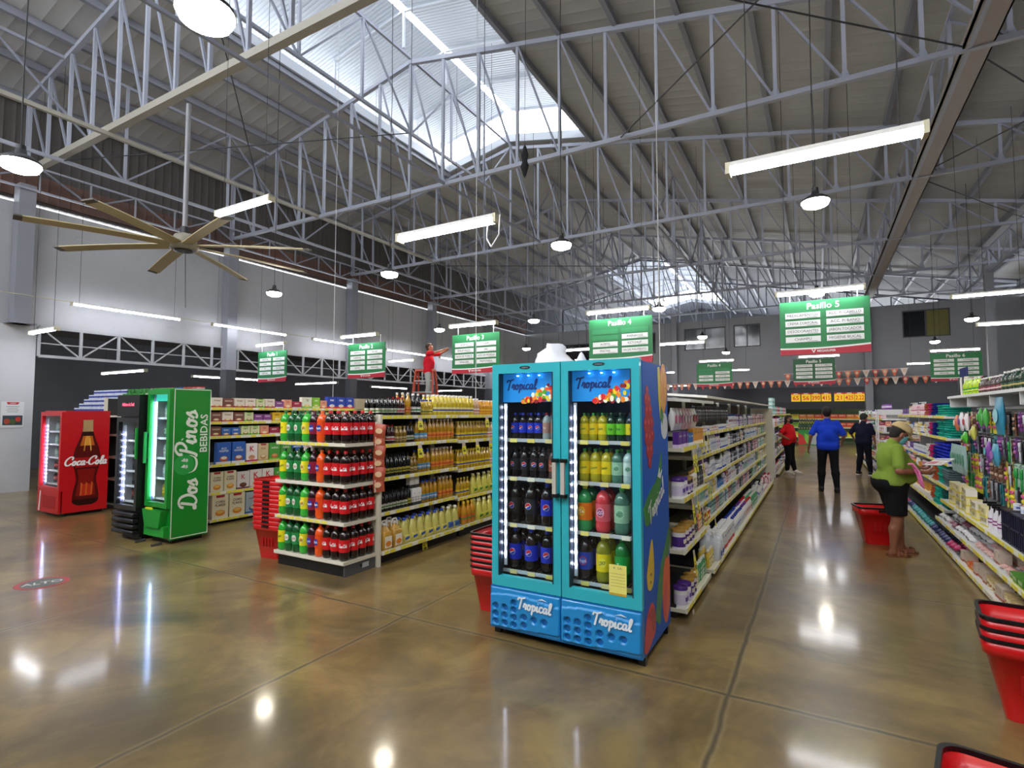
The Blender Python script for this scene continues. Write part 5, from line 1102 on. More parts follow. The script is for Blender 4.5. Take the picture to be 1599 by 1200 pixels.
MB().add(v, [(3, 2, 1, 0), (4, 5, 6, 7), (0, 1, 5, 4), (1, 2, 6, 5), (2, 3, 7, 6), (3, 0, 4, 7)], CANW).build('canopy', g4a)
MB().box(-1.4, -.93, 13.84, 13.87, 0, 1.75, GC).build('end_panel', g4)
ALLK = dict(SH); ALLK.update(JG)
def tl(z, x, segs, lvl, base, gap=1.02, dr=1): 
    for ks, a, b in segs: row(ALLK, ks, x-.045, a, b, z+.001, 1, '%s shelf of %s' % (lvl, base), base, gap, dr, .08, .004, (2, 4))
NB = 'short toiletries gondola'
tl(.08, -.97, [(['m1'], 4.5, 4.74), (['m2', 'm3'], 4.76, 4.98), (['t1', 'r1', 'g1', 'w3', 'b1'], 5.0, 5.58)], 'bottom', NB)
tl(.54, -.98, [(['m2'], 4.5, 4.98), (['b1', 'w3', 'b2', 'o1', 'w4'], 5.0, 5.58)], 'third', NB)
tl(.95, -.98, [(['m1'], 4.5, 4.74), (['m3'], 4.76, 4.98), (['o1', 'b1', 'r1', 'w3', 'y1'], 5.0, 5.58)], 'second', NB)
tl(1.36, -.98, [(['m1', 'x3'], 4.5, 4.9), (['x3', 'x4', 'x1', 'v1', 'x5'], 4.92, 5.58)], 'top', NB)
PKP = [bag('pad_pack', c, d, .13, .2, .07) for c, d in (('#eef0f4', '#d86a9a'), ('#f0c8d8', '#f8eef4'), ('#f4f4f6', '#c8304a'))]
for i in range(8): PKP[i // 3].put((-1.06, 4.56+.125*i, 1.5 if False else 1.50+.0), PI/2, '%s pale pad pack from the near end, upper row of the short gondola' % ordn(i+1), 'pack', 'pad packs on the short gondola', .95)
NL = 'long toiletries gondola'
tl(.08, -.97, [(['p3', 'w5', 'y1'], 5.76, 6.08), (['big'], 6.1, 6.4), (['pk'], 6.42, 7.5), (['j1'], 7.52, 8.5), (['j2', 'j3'], 8.52, 9.6), (['j4'], 9.62, 10.6), (['j3', 'p3', 'c2'], 10.62, 11.7), (['j5', 'x2'], 11.72, 12.8), (['r1', 'x1', 'j5', 'w1'], 12.82, 13.8)], 'bottom', NL, 1.02, 2)
tl(.46, -1.09, [(['or'], 5.76, 6.5), (['w1', 'b2', 'r1', 'v1', 'o1', 't1'], 6.52, 9), (['b2', 'v1', 'c3', 'b1', 'p1'], 9, 11), (['g1', 'w3', 'w5', 'y1', 'c1'], 11, 13.8)], 'fifth', NL)
tl(.69, -1.09, [(['c1', 'w1', 'w5', 'x4', 'y1'], 5.76, 7.6), (['w4', 'b1', 'w2', 'c2', 'r1'], 7.6, 9.8), (['w5', 'w1', 'b1', 'p3'], 9.8, 12), (['g1', 'y1', 'w3'], 12, 13.8)], 'fourth', NL)
tl(.93, -1.09, [(['w1', 'w2', 'c1', 'x1', 'p1'], 5.76, 7.8), (['b2', 'w4', 'c3', 'w1'], 7.8, 10), (['c3', 'b1', 'p1', 'r1', 'w1'], 10, 12.4), (['w5', 'g1', 'y1'], 12.4, 13.8)], 'third', NL)
tl(1.19, -1.09, [(['x1', 'w1', 'w2'], 5.76, 8), (['c3', 'b2', 'w4'], 8, 10), (['w1', 'p3', 'w5'], 10, 12.2), (['w3', 'g1', 'v1'], 12.2, 13.8)], 'second', NL)
tl(1.43, -1.09, [(['x2', 'c1'], 5.76, 8.2), (['b2', 'w4', 'w2'], 8.2, 9.8), (['w2', 'b2', 'w1'], 9.8, 11.4), (['p1', 'w5', 'r1', 'w3'], 11.4, 13.8)], 'top', NL)
row({'k': (SH['b1'][0], 'black bottle', 'bottle', .075)}, ['k'], -1.14, 5.8, 8.2, 1.545, 1, 'upper row on the top toiletries shelf', 'the long gondola', 1.05, 1, .1, .002, (99, 99))
flags(g4a, [(4.75, 1.34), (4.85, 1.34), (4.7, .93), (4.9, .93), (4.72, .5), (4.66, .03)], -.94, 1, w=.07, h=.15); flags(g4, [(5.8, 1.42), (6.0, 1.41), (6.2, 1.41), (5.9, 1.17), (6.15, .92), (6.3, .9), (5.85, .67), (6.05, .65), (6.6, .44), (9.0, 1.4), (11.6, 1.4), (11.6, .66), (13.7, .1)], -1.07, 1, w=.07, h=.14)
for i, (y, c) in enumerate([(5.0, 0), (5.15, 0), (5.3, 0)]): pass
# second block of the same gondola row
g4b = gondola('farther gondola of household packs beyond the long toiletries one', -2.0, -.95, 15.6, 24.5, [(1, [(.08, -.93), (.5, -1.0), (.9, -1.0), (1.3, -1.0), (1.6, -1.0)], 1.48)], 1.7)
NF = 'farther left gondola'
for zi, z in enumerate((.08, .5, .9, 1.3)): tl(z, -1.0, [(['j1', 'j3', 'j4', 'j5', 'm1', 'or', 'j2'], 15.65, 24.4)], ['bottom', 'fourth', 'third', 'second'][zi], NF, 1.04)
RK = [rollpack('roll_pack', c, d, 2, 2, .11) for c, d in (('#a8dcd8', '#e8f6f4'), ('#5ab8b0', '#d8f0ee'), ('#d87a9c', '#f4dce6'), ('#c83a4a', '#f0e0e0'))]
for i in range(26): RK[(i//3) % 4 if i > 5 else i % 2].put((-1.1, 15.8+.25*i, 1.602), PI/2, '%s roll pack from the near end on top of the farther left gondola' % ordn(i+1), 'pack', 'roll packs on the farther left gondola')
for i in range(3): RK[i % 2].put((-1.1, 15.9+.27*i, 1.825), PI/2, '%s teal roll pack in the upper layer on the farther left gondola' % ordn(i+1), 'pack', 'roll packs on the farther left gondola')
er = empty('end_rack', (-1.0, 14.6, 0), 0, 'pale wire end rack beside the woman in the red shirt', 'rack')
fr = MB()
for x in (-1.0, 0.0): 
    for y in (0, .6): fr.box(x-.015, x+.015, y-.015, y+.015, 0, 1.5, GW)
fr.build('frame', er)
for z in (.12, .5, .88, 1.2): MB().box(-1.0, .0, 0, .6, z-.02, z, GW).build('shelf', er)
cc = 0
for zi, z in enumerate((.12, .5, .88, 1.2)):
    for i in range(5): CB[['s8', 's5', 's2', 's7'][(i+zi) % 4]][0].put((-1.06, 14.66+.12*i, z+.001), PI/2, '%s small box, %s shelf of the pale end rack' % (ordn(i+1), ordn(zi+1)), 'box', 'boxes on the end rack')
# ------------------------------------------------------------------ people
def sdf_mesh(prims, res, k=.02, pad=.04, cut=None):
    """smooth union of tapered capsules (p, q, r1, r2) -> vertices, quads (surface nets)"""
    P0 = np.array([p[0] for p in prims], float); P1 = np.array([p[1] for p in prims], float); R1 = np.array([p[2] for p in prims]); R2 = np.array([p[3] for p in prims])
    rm = max(R1.max(), R2.max()); lo = np.minimum(P0.min(0), P1.min(0))-rm-pad; hi = np.maximum(P0.max(0), P1.max(0))+rm+pad
    n = np.ceil((hi-lo)/res).astype(int)+1
    ax = [lo[i]+res*np.arange(n[i]) for i in range(3)]; G = np.stack(np.meshgrid(*ax, indexing='ij'), -1)
    acc = np.zeros(G.shape[:3])
    for a, b, r1, r2 in zip(P0, P1, R1, R2):
        ba = b-a; L = max(ba @ ba, 1e-9); pa = G-a; h = np.clip((pa @ ba)/L, 0, 1)
        d = np.sqrt(((pa-h[..., None]*ba)**2).sum(-1))-(r1+(r2-r1)*h); acc += np.exp(np.clip(-d/k, -60, 60))
    F = -k*np.log(acc+1e-30)
    if cut is not None: F = np.maximum(F, cut(G))
    s = F < 0; nx, ny, nz = F.shape
    cnt = np.zeros((nx-1, ny-1, nz-1)); pos = np.zeros((nx-1, ny-1, nz-1, 3)); cs = [(0, 0, 0), (1, 0, 0), (0, 1, 0), (1, 1, 0), (0, 0, 1), (1, 0, 1), (0, 1, 1), (1, 1, 1)]
    def sub(A, c): return A[c[0]:nx-1+c[0], c[1]:ny-1+c[1], c[2]:nz-1+c[2]]
    for i, c in enumerate(cs):
        for j, d in enumerate(cs):
            if j <= i or sum(abs(c[q]-d[q]) for q in range(3)) != 1: continue
            fa, fb = sub(F, c), sub(F, d); m = (fa < 0) != (fb < 0); t = np.where(m, fa/np.where(m, fa-fb, 1), 0); cnt += m
            for q in range(3): pos[..., q] += np.where(m, c[q]+t*(d[q]-c[q]), 0)
    act = cnt > 0; idx = -np.ones(act.shape, int); idx[act] = np.arange(act.sum()); ii = np.argwhere(act)
    V = lo+(ii+pos[act]/cnt[act][:, None])*res; Q = []
    for q in range(3):
        o = [0, 0, 0]; o[q] = 1; sa = s[:nx-o[0], :ny-o[1], :nz-o[2]]; sb = s[o[0]:, o[1]:, o[2]:]; e = np.argwhere(sa != sb)
        u, w = [(1, 2), (2, 0), (0, 1)][q]; e = e[(e[:, u] > 0) & (e[:, w] > 0)]; e = e[(e[:, u] < F.shape[u]-1) & (e[:, w] < F.shape[w]-1)]
        eu = np.zeros(3, int); eu[u] = 1; ew = np.zeros(3, int); ew[w] = 1; g = lambda x: idx[x[:, 0], x[:, 1], x[:, 2]]
        f = np.stack([g(e-eu-ew), g(e-ew), g(e), g(e-eu)], 1); fl = ~sa[e[:, 0], e[:, 1], e[:, 2]]; f[fl] = f[fl][:, ::-1]; Q.append(f)
    Q = np.concatenate(Q); Q = Q[(Q >= 0).all(1)]
    for it in range(2):   # light smoothing
        S = np.zeros_like(V); C = np.zeros(len(V))
        for a in range(4): np.add.at(S, Q[:, a], V[Q[:, (a+1) % 4]]); np.add.at(C, Q[:, a], 1)
        V = np.where(C[:, None] > 0, .5*V+.5*S/np.maximum(C, 1)[:, None], V)
    return V.tolist(), Q.tolist()
def V3(*a): return np.array(a, float)
def hand_prims(w, d, n, side, curl=.5, sc=1):
    """w wrist, d finger direction, n palm normal (palm faces n), side +1 thumb towards cross(d,n)"""
    d = d/np.linalg.norm(d); n = n-d*(n @ d); n = n/np.linalg.norm(n); t = np.cross(d, n)*side; pr = [(w-d*.03, w+d*.01, .024*sc, .026*sc)]
    for i, a in enumerate((-1.5, -.5, .5, 1.5)): pr.append((w+d*.01+t*a*.010*sc, w+d*.085*sc+t*a*.019*sc, .016*sc, .012*sc))
    for i, (a, L) in enumerate(zip((-1.5, -.5, .5, 1.5), (.055, .072, .078, .07))):
        b = w+d*.088*sc+t*a*.020*sc; ang = 0
        for j, f in enumerate((.42, .32, .26)):
            ang += curl*(.5+.25*j); v = d*math.cos(ang)+n*math.sin(ang); e = b+v*L*f*sc; pr.append((b, e, (.0095-.0008*j)*sc, (.0088-.0008*j)*sc)); b = e
    b = w+d*.025*sc+t*.024*sc; v = d*.6+t*.7+n*.35; v /= np.linalg.norm(v); e = b+v*.04*sc; pr.append((b, e, .013*sc, .011*sc)); v2 = d*.9+t*.15+n*.5; v2 /= np.linalg.norm(v2); pr.append((e, e+v2*.035*sc, .0105*sc, .009*sc))
    return pr
def person(label, loc, heading, H=1.72, build_=1.0, skin='#b07a58', hair='#17110e', shirt='#1d3fc0', pants='#16181f', shoes='#121214', J=None, sleeve=.75, shorts=None, res=.014, hres=.006, sole=None, mask=None, hairlong=0, name='person', belly=0, lean=0, curl=(.5, .5), palm=None, headdir=(0, 1, 0), bust=0, handdir=None):
    s = H/1.72; e = empty(name, loc, heading, label, 'person')
    D = dict(ankL=(-.10, -.02, .08), ankR=(.10, .02, .08), kneeL=(-.10, .02, .48), kneeR=(.10, .03, .48), hipL=(-.095, 0, .90), hipR=(.095, 0, .90),
             shL=(-.172, 0, 1.395), shR=(.172, 0, 1.395), elL=(-.25, -.03, 1.13), elR=(.25, -.03, 1.13), wrL=(-.26, .05, .89), wrR=(.26, .05, .89), neck=(0, -.01, 1.45), head=(0, .02, 1.60), toeL=None, toeR=None, chest=(0, 0, 1.25), waist=(0, 0, 1.06), pel=(0, -.01, .93))
    if J: D.update(J)
    q = {k: (V3(*v)*s if v is not None else None) for k, v in D.items()}; b = build_; hd = V3(*headdir); hd = hd/np.linalg.norm(hd)
    b = b*s; g_ = s
    def X(c, w, dy=0, dz=0): return (c+V3(-w, dy, dz), c+V3(w, dy, dz))
    torso = lambda g: [X(q['pel'], .072*b)+(.098*b+g,)*2, X(q['waist'], .07*b)+(.098*b+g,)*2, (q['waist']+V3(0, 0, .09), q['waist']+V3(0, .001, .09), .13*b+g, .13*b+g), X(q['chest'], .076*b)+(.092*b+g,)*2, (q['shL']+V3(.06, 0, -.03), q['shR']+V3(-.06, 0, -.03), .04*s+g, .04*s+g), (q['chest']+V3(0, -.0, .08), q['neck'], .07*b+g, .045*s+g)]
    if belly: 
        _t = torso; torso = lambda g: _t(g)+[X(q['waist'], .05*b, belly*.9)+(.10*b+belly*.35+g,)*2, X(q['pel'], .07*b, -belly*.25)+(.098*b+belly*.12+g,)*2]
    if bust:
        _u = torso; torso = lambda g: _u(g)+[X(q['chest'], .065*b, bust, -.03)+(.062*b+g,)*2]
    def leg(sd, g, t=1.0):
        h, kn, an = q['hip'+sd], q['knee'+sd], q['ank'+sd]; cf = kn+(an-kn)*.3+V3(0, -.012, 0); p = [(h, kn, .078*b+g, .052*b**.8+g)]
        if t > .6: p += [(kn, cf, .05*b**.8+g, .053*b**.8+g), (cf, kn+(an-kn)*min(1, (t-.5)*2), .053*b**.8+g, .034+g)]
        return p
    def arm(sd, g, t=1.0):
        h, kn, an = q['sh'+sd], q['el'+sd], q['wr'+sd]
        if t <= .5: return [(h, h+(kn-h)*t*2, .045*b**.4+g, .045*b**.4+g+.006)]
        return [(h, kn, .046*b**.5+g, .037*b**.5+g), (kn, kn+(an-kn)*(t-.5)*2, .037*b**.5+g, .037*b**.5+g+(.024-.037*b**.5)*(t-.5)*2)]
    Hc = q['head']; up = V3(0, 0, 1); up = up-hd*(up @ hd)*1.0; up /= np.linalg.norm(up); sx = np.cross(hd, up)
    head = [(Hc+up*.03-hd*.015, Hc+up*.03+hd*.0, .083*s, .08*s), (Hc+up*.0+hd*.02, Hc-up*.055+hd*.045, .065*s, .042*s), (Hc-up*.02-hd*.01, Hc-up*.05, .06*s, .05*s), (q['neck'], Hc-up*.05-hd*.01, .052*s*b**.4, .05*s*b**.3)]
    fine = [(Hc+up*.0+hd*.09, Hc-up*.028+hd*.103, .008, .013), (Hc+sx*.078-hd*.0+up*.0, Hc+sx*.08-up*.035, .013, .010), (Hc-sx*.078+up*.0, Hc-sx*.08-up*.035, .013, .010)]
    prims = torso(-.004)+leg('L', 0)+leg('R', 0)+arm('L', 0)+arm('R', 0)+head
    for sd in 'LR': prims.append((q['ank'+sd]+V3(0, -.02, -.035), q['ank'+sd]+V3(0, .12, -.05), .035, .028))
    v, f = sdf_mesh(prims, res, .010); m = MB(); SK = P(skin, .5, 0, 0, 0, .4); m.add(v, f, SK, True)
    hv, hf = sdf_mesh(head[:3]+fine, min(res, .009), .007); m.add(hv, hf, SK, True)
    for i, sd in enumerate('LR'):
        w = q['wr'+sd]; d = w-q['el'+sd]; d = d/np.linalg.norm(d)
        if handdir and handdir.get(sd): d = V3(*handdir[sd])
        n = V3(*(palm[i] if palm else ((1, 0, 0) if sd == 'L' else (-1, 0, 0)))); sg = 1 if (np.cross(d, n) @ V3(0, 1, .2)) > 0 else -1
        hv, hf = sdf_mesh(hand_prims(w+d*.005, d, n, sg, curl[i], s), hres, .004, .02); m.add(hv, hf, SK, True)
    # eyes, brows and mouth
    for sg in (-1, 1):
        c = Hc+hd*.083+sx*.03*sg+up*.018; m.lathe([(.001, -.011), (.009, -.006), (.011, 0), (.009, .006), (.001, .011)], P('#f0ece6', .3), 8, M=T(*c), cap=False); c2 = c+hd*.008; m.lathe([(.001, -.005), (.005, 0), (.001, .005)], P('#1c1210', .3), 6, M=T(*c2), cap=False)
        m.bar(tuple(c+up*.02-sx*.014*sg), tuple(c+up*.022+sx*.014*sg), .006, P(hair, .8))
    m.bar(tuple(Hc+hd*.088-up*.058-sx*.02), tuple(Hc+hd*.088-up*.058+sx*.02), .007, P('#8a4a40', .5)); m.build('body', e)
    HP = [(Hc+up*.045-hd*.03, Hc+up*.05+hd*.005, .088*s, .084*s), (Hc-hd*.035+up*.0, Hc-hd*.03-up*.03, .075*s, .066*s)]
    if hairlong: HP += [(Hc-hd*.07-up*.02, Hc-hd*.1-up*hairlong*.6, .05, .04), (Hc-hd*.1-up*hairlong*.6, Hc-hd*.11-up*hairlong, .04, .018)]
    cutf = lambda G: np.minimum((G-(Hc+up*.03)) @ hd-.035, .2)*.9+((G-(Hc+up*.03)) @ up < .03)*0.0 if False else np.maximum(((G-Hc) @ hd)-.045+np.clip(((G-Hc) @ up)-.06, -1, .0)*-.0, -1)
    hv, hf = sdf_mesh(HP, min(res, .010), .012, cut=lambda G: np.minimum(((G-Hc) @ hd)-.02, .062-((G-Hc) @ up))); MB().add(hv, hf, P(hair, .75), True).build('hair', e)
    sv, sf = sdf_mesh(torso(.02)+arm('L', .010, sleeve*.5)+arm('R', .010, sleeve*.5), res, .012, cut=lambda G: (q['pel'][2]-.10*s)-G[..., 2] if not shorts else (q['pel'][2]-.02)-G[..., 2]); MB().add(sv, sf, P(shirt, .85, 0, 0, 0, .2), True).build('shirt', e)
    pz = q['waist'][2]-.02; t = shorts or 1.0
    pv, pf = sdf_mesh([X(q['pel'], .07*b)+(.098*b+.008,)*2]+([X(q['pel'], .075*b, -belly*.35)+(.10*b+belly*.15+.008,)*2, X(q['pel'], .06*b, belly*.5)+(.10*b+.012,)*2] if belly else [])+leg('L', .016, t)+leg('R', .016, t)+([(q['hipL'], q['hipL']+(q['kneeL']-q['hipL'])*shorts*1.0, .105*b, .092*b), (q['hipR'], q['hipR']+(q['kneeR']-q['hipR'])*shorts, .105*b, .092*b)] if shorts else []), res, .010, cut=(lambda G: np.maximum(G[..., 2]-(q['pel'][2]+.06), (q['hipL'][2]+(q['kneeL'][2]-q['hipL'][2])*(shorts or 0)-.02 if shorts else -1)-G[..., 2]))); MB().add(pv, pf, P(pants, .85, 0, 0, 0, .2), True).build('trousers' if not shorts else 'shorts', e)
    for sd in 'LR':
        a = q['ank'+sd]; sh = MB(); lift = a[2]-.08*s
        if shoes == 'sandal':
            sh.prism([(a[0]-.045, a[1]-.06), (a[0]+.045, a[1]-.06), (a[0]+.052, a[1]+.12), (a[0]+.02, a[1]+.17), (a[0]-.03, a[1]+.165), (a[0]-.05, a[1]+.1)], .022, P('#7a4a2c', .6), T(0, 0, lift))
            for yy in (.03, .10): sh.tube([(a[0]-.05, a[1]+yy, .02), (a[0]-.04, a[1]+yy+.01, .065), (a[0]+.0, a[1]+yy+.015, .078-.1*(yy-.03)), (a[0]+.04, a[1]+yy+.01, .065), (a[0]+.05, a[1]+yy, .02)], .012, P('#8a5230', .6), 6)
            sh.tube([(a[0]-.045, a[1], .04), (a[0], a[1]-.055, .06), (a[0]+.045, a[1], .04)], .009, P('#8a5230', .6), 6); sh.build('sandal', e); continue
        v, f = sdf_mesh([(V3(a[0], a[1]-.035, lift+.05), V3(a[0], a[1]+.06, lift+.05), .045, .045), (V3(a[0], a[1]+.06, lift+.045), V3(a[0], a[1]+.16, lift+.035), .045, .035), (V3(a[0], a[1], lift+.06), V3(a[0], a[1], lift+.1), .048, .045)], .009, .012, cut=lambda G, l=lift: (l+.02)-G[..., 2])
        sh.add(v, f, P(shoes, .6), True); sh.prism([(a[0]-.04, a[1]-.08), (a[0]+.04, a[1]-.08), (a[0]+.05, a[1]+.08), (a[0]+.03, a[1]+.19), (a[0]-.03, a[1]+.19), (a[0]-.05, a[1]+.08)], .024, P(sole or shoes, .6), T(0, 0, lift)); sh.build('shoe', e)
    if mask:
        mv, mf = sdf_mesh([(Hc-up*.015+hd*.05, Hc-up*.06+hd*.05, .058, .05)], .009, .01, cut=lambda G: .03-((G-Hc) @ hd)); MB().add(mv, mf, P(mask, .8), True).cyl(tuple(Hc+hd*.06-up*.02+sx*.05), tuple(Hc+sx*.08), .003, P('#e8e8e8'), 4).cyl(tuple(Hc+hd*.06-up*.02-sx*.05), tuple(Hc-sx*.08), .003, P('#e8e8e8'), 4).build('face_mask', e)
    return e, q, Hc, hd, up, sx
# woman in green reading a packet
e, q, Hc, hd, up, sx = person('woman in lime green shirt, black shorts and beige cap reading a packet', (.72, 7.72, 0), math.radians(-72), 1.56, 1.22, '#8f5b45', shirt='#7a9238', pants='#101114', shoes='sandal',
    J=dict(ankL=(-.10, .13, .08), ankR=(.10, -.05, .08), kneeL=(-.10, .10, .46), kneeR=(.11, .0, .46), hipL=(-.10, 0, .88), hipR=(.10, 0, .88), shL=(-.2, .0, 1.37), shR=(.215, -.01, 1.37), elL=(-.30, .06, 1.12), elR=(.33, -.05, 1.10), wrL=(-.15, .36, 1.10), wrR=(.24, .27, 1.08), neck=(0, .03, 1.43), head=(0, .11, 1.54), chest=(0, .01, 1.25), waist=(0, .03, 1.07), pel=(0, -.02, .92)),
    sleeve=.8, shorts=.80, res=.011, hres=.005, mask='#5fa6a8', belly=.085, bust=.065, curl=(.7, .7), palm=((0, 0, 1), (-.6, 0, .6)), headdir=(0, .82, -.57))
cp = MB(); BG = P('#c2ab7c', .85, 0, 0, 0, .2)
cv, cf = sdf_mesh([(Hc+up*.055-hd*.03, Hc+up*.055+hd*.012, .094, .092)], .009, .01, cut=lambda G: .045-((G-Hc) @ up)); cp.add(cv, cf, BG, True)
vs = []
for i in range(9):
    a = -1.1+2.2*i/8
    for r, dz in ((.085, .05), (.165, .035-.03*abs(a))): p = Hc+up*dz+hd*r*math.cos(a)*1.02+sx*r*.62*math.sin(a)*1.3; vs.append(tuple(p))
vs2 = [tuple(np.array(p)-up*.008) for p in vs]; n = len(vs)
cp.add(vs+vs2, [(2*i, 2*i+1, 2*i+3, 2*i+2) for i in range(8)]+[(n+2*i, n+2*i+2, n+2*i+3, n+2*i+1) for i in range(8)]+[(2*i+1, n+2*i+1, n+2*i+3, 2*i+3) for i in range(8)], BG, True); cp.build('cap', e)
hm = e.matrix_basis if False else (T(.72, 7.72, 0) @ RZ(math.radians(-72)))
pk = MB().box(-.13, .13, -.09, .09, 0, .012, P('#e9e9ea', .4)).box(-.11, .02, -.07, -.0, .012, .014, P('#b0405a', .4)).box(-.11, .11, .03, .06, .012, .014, P('#9a9aa4', .4)).box(.04, .11, -.07, .0, .012, .014, P('#c8b8b0', .4))
o = pk.build('paper_packet'); o.matrix_world = hm @ T(0, .50, 1.075) @ RX(math.radians(24)) @ RZ(.2); tag(o, 'white and red printed packet held by the woman in green', 'packet')
pb = MB(); PKC = P('#ea7ab0', .4)
for dx in (-.03, .03): pb.tube([(dx, 0, -.16), (dx*.9, .02, -.05), (dx*.6, .0, .05), (dx*.2, -.03, .06)], .012, PKC, 6)
pb.lathe([(.006, -.24), (.035, -.19), (.03, -.12), (.014, -.08), (.02, -.02)], PKC, 8, sx=1, sy=.5); o = pb.build('pink_bag'); o.matrix_world = hm @ T(.30, .10, 1.03) @ RY(-.1) @ RX(.35); tag(o, 'bunched pink plastic bag hanging on the forearm of the woman in green', 'bag')
# man in blue walking away
person('man in bright blue polo shirt and black trousers walking away down the aisle', (.15, 13.2, 0), math.radians(4), 1.77, 1.12, '#9a6a50', shirt='#1c3fc4', pants='#14151a', shoes='#101012',
    J=dict(ankL=(-.14, -.02, .08), ankR=(.13, -.14, .08), kneeL=(-.12, .04, .48), kneeR=(.11, .0, .49), elL=(-.30, -.05, 1.14), wrL=(-.34, .04, .90), elR=(.29, .0, 1.14), wrR=(.27, .18, 1.0)), sleeve=.85, res=.014)
# woman in red, hand on hip
person('woman in red shirt, black trousers and dark mask leaning with hand on hip', (-.72, 16.4, 0), math.radians(-115), 1.57, 1.2, '#8a5a44', shirt='#c8141c', pants='#101015', shoes='#c9c4bc', mask='#17171a', hairlong=.28,
    J=dict(ankL=(-.09, .12, .08), ankR=(.11, -.02, .08), elR=(.40, -.06, 1.16), wrR=(.2, .08, 1.04), elL=(-.28, .0, 1.14), wrL=(-.20, .12, .95)), sleeve=.7, res=.015, belly=.03, bust=.04)
# man in navy seen from behind
person('man in navy shirt and trousers browsing the far right shelves', (1.02, 17.1, 0), math.radians(-22), 1.64, 1.1, '#8a5c48', shirt='#15182e', pants='#12141f', shoes='#1a1a1e', sole='#e4e4e4', mask='#c8202c',
    J=dict(ankL=(-.16, 0, .08), ankR=(.15, .0, .08), elL=(-.32, .0, 1.15), wrL=(-.30, .18, .98), head=(0, .07, 1.58)), sleeve=.9, res=.015, headdir=(.3, .85, -.4))
# worker on the ladder
LX, LY = -9.65, 12.0
person('worker in red shirt and pale trousers standing on an orange ladder reaching up', (LX+.12, LY, 1.90), math.radians(-70), 1.70, 1.1, '#b07a60', hair='#3a2418', shirt='#d21f30', pants='#b9b6b0', shoes='#2a2a2c',
    J=dict(shL=(-.19, .03, 1.43), shR=(.19, .03, 1.43), elL=(-.30, .22, 1.45), elR=(.28, .22, 1.42), wrL=(-.18, .42, 1.52), wrR=(.16, .44, 1.50), ankL=(-.09, 0, .08), ankR=(.09, 0, .08)), sleeve=.9, res=.015, headdir=(0, .9, .2), palm=((0, 0, 1), (0, 0, 1)))
ld = empty('step_ladder', (LX, LY, 0), math.radians(20), 'orange A-frame step ladder standing in aisle 2 under the worker', 'ladder'); OR = P('#c2482a', .5)
for s1 in (-1, 1):
    for s2 in (-1, 1): MB().bar((s1*.42, s2*.62, 0), (s1*.24, s2*.10, 2.82), .045, OR, .07).build('leg', ld)
for i in range(8):
    z = .3+.32*i; t = z/2.82; y = -.62+.52*t; x = .42-.18*t; MB().box(-x, x, y-.04, y+.04, z-.015, z+.015, P('#b9b9b4', .4)).build('step', ld) if z < 2.6 else None
for z in (.5, 1.4, 2.2): t = z/2.82; MB().bar((-(.42-.18*t), .62-.52*t, z), (.42-.18*t, .62-.52*t, z), .03, OR).build('brace', ld)
MB().box(-.26, .26, -.16, .16, 2.82, 2.87, P('#c8502e', .5)).build('top_cap', ld)
MB().box(-.2, .2, -.32, -.0, 1.86, 1.895, P('#b9b9b4', .4)).build('platform', ld)
# ------------------------------------------------------------------ right-hand gondola (aisle 5 / 6)
g6 = gondola('white gondola with pegboard of hair accessories at the right edge', 1.26, 2.44, 3.3, 9.0, [(-1, [(.05, 1.26), (.29, 1.30), (.52, 1.36)], .95), (1, [(.05, 2.44), (.52, 2.4), (1.0, 2.4)], 1.14)], 1.84, GW, P('#9fa3a8', .5), name='gondola_shelving')
g6b = gondola('white gondola of folded towels and boxes behind the woman in green', 1.26, 2.44, 9.04, 14.0, [(-1, [(.05, 1.26), (.36, 1.40), (.66, 1.44), (.97, 1.46), (1.31, 1.46), (1.60, 1.46)], 1.24)], 1.62, GW, P('#8a8e94', .5))
s = MB().box(1.48, 1.84, 3.3, 9.0, 1.83, 1.86, GW).build('top_shelf', g6)
for i in range(7): MB().box(1.50, 1.81, 3.32+.94*i, 3.34+.94*i, 1.72, 1.83, GW).build('bracket', g6)
pgm = MB()
for z in (.8, 1.1, 1.4, 1.7): pgm.box(1.775, 1.79, 3.3, 9.0, z-.012, z+.012, GW)
pgm.build('peg_rail', g6)
RB6 = 'right gondola'
HK = {
 'crd1': ('white card of hair clips', '#e6e4ea', '#b83a8a', .07, .17), 'crd2': ('dark comb card', '#2a2a32', '#8a8c96', .06, .2), 'crd3': ('yellow and pink card', '#e8d83a', '#e05a94', .07, .2),
 'crd4': ('teal hair brush pack', '#3a9aa0', '#1c5a64', .07, .22), 'crd5': ('purple accessory pack', '#7a3a8c', '#c87ab8', .08, .16), 'crd6': ('brown hair net pack', '#7a5240', '#c8a890', .07, .2),
 'crd7': ('clear pack with green brush', '#a8c4b4', '#2a9a4a', .07, .22), 'crd8': ('black brush pack', '#17171c', '#c8c8d0', .06, .2)}
HKK = {}
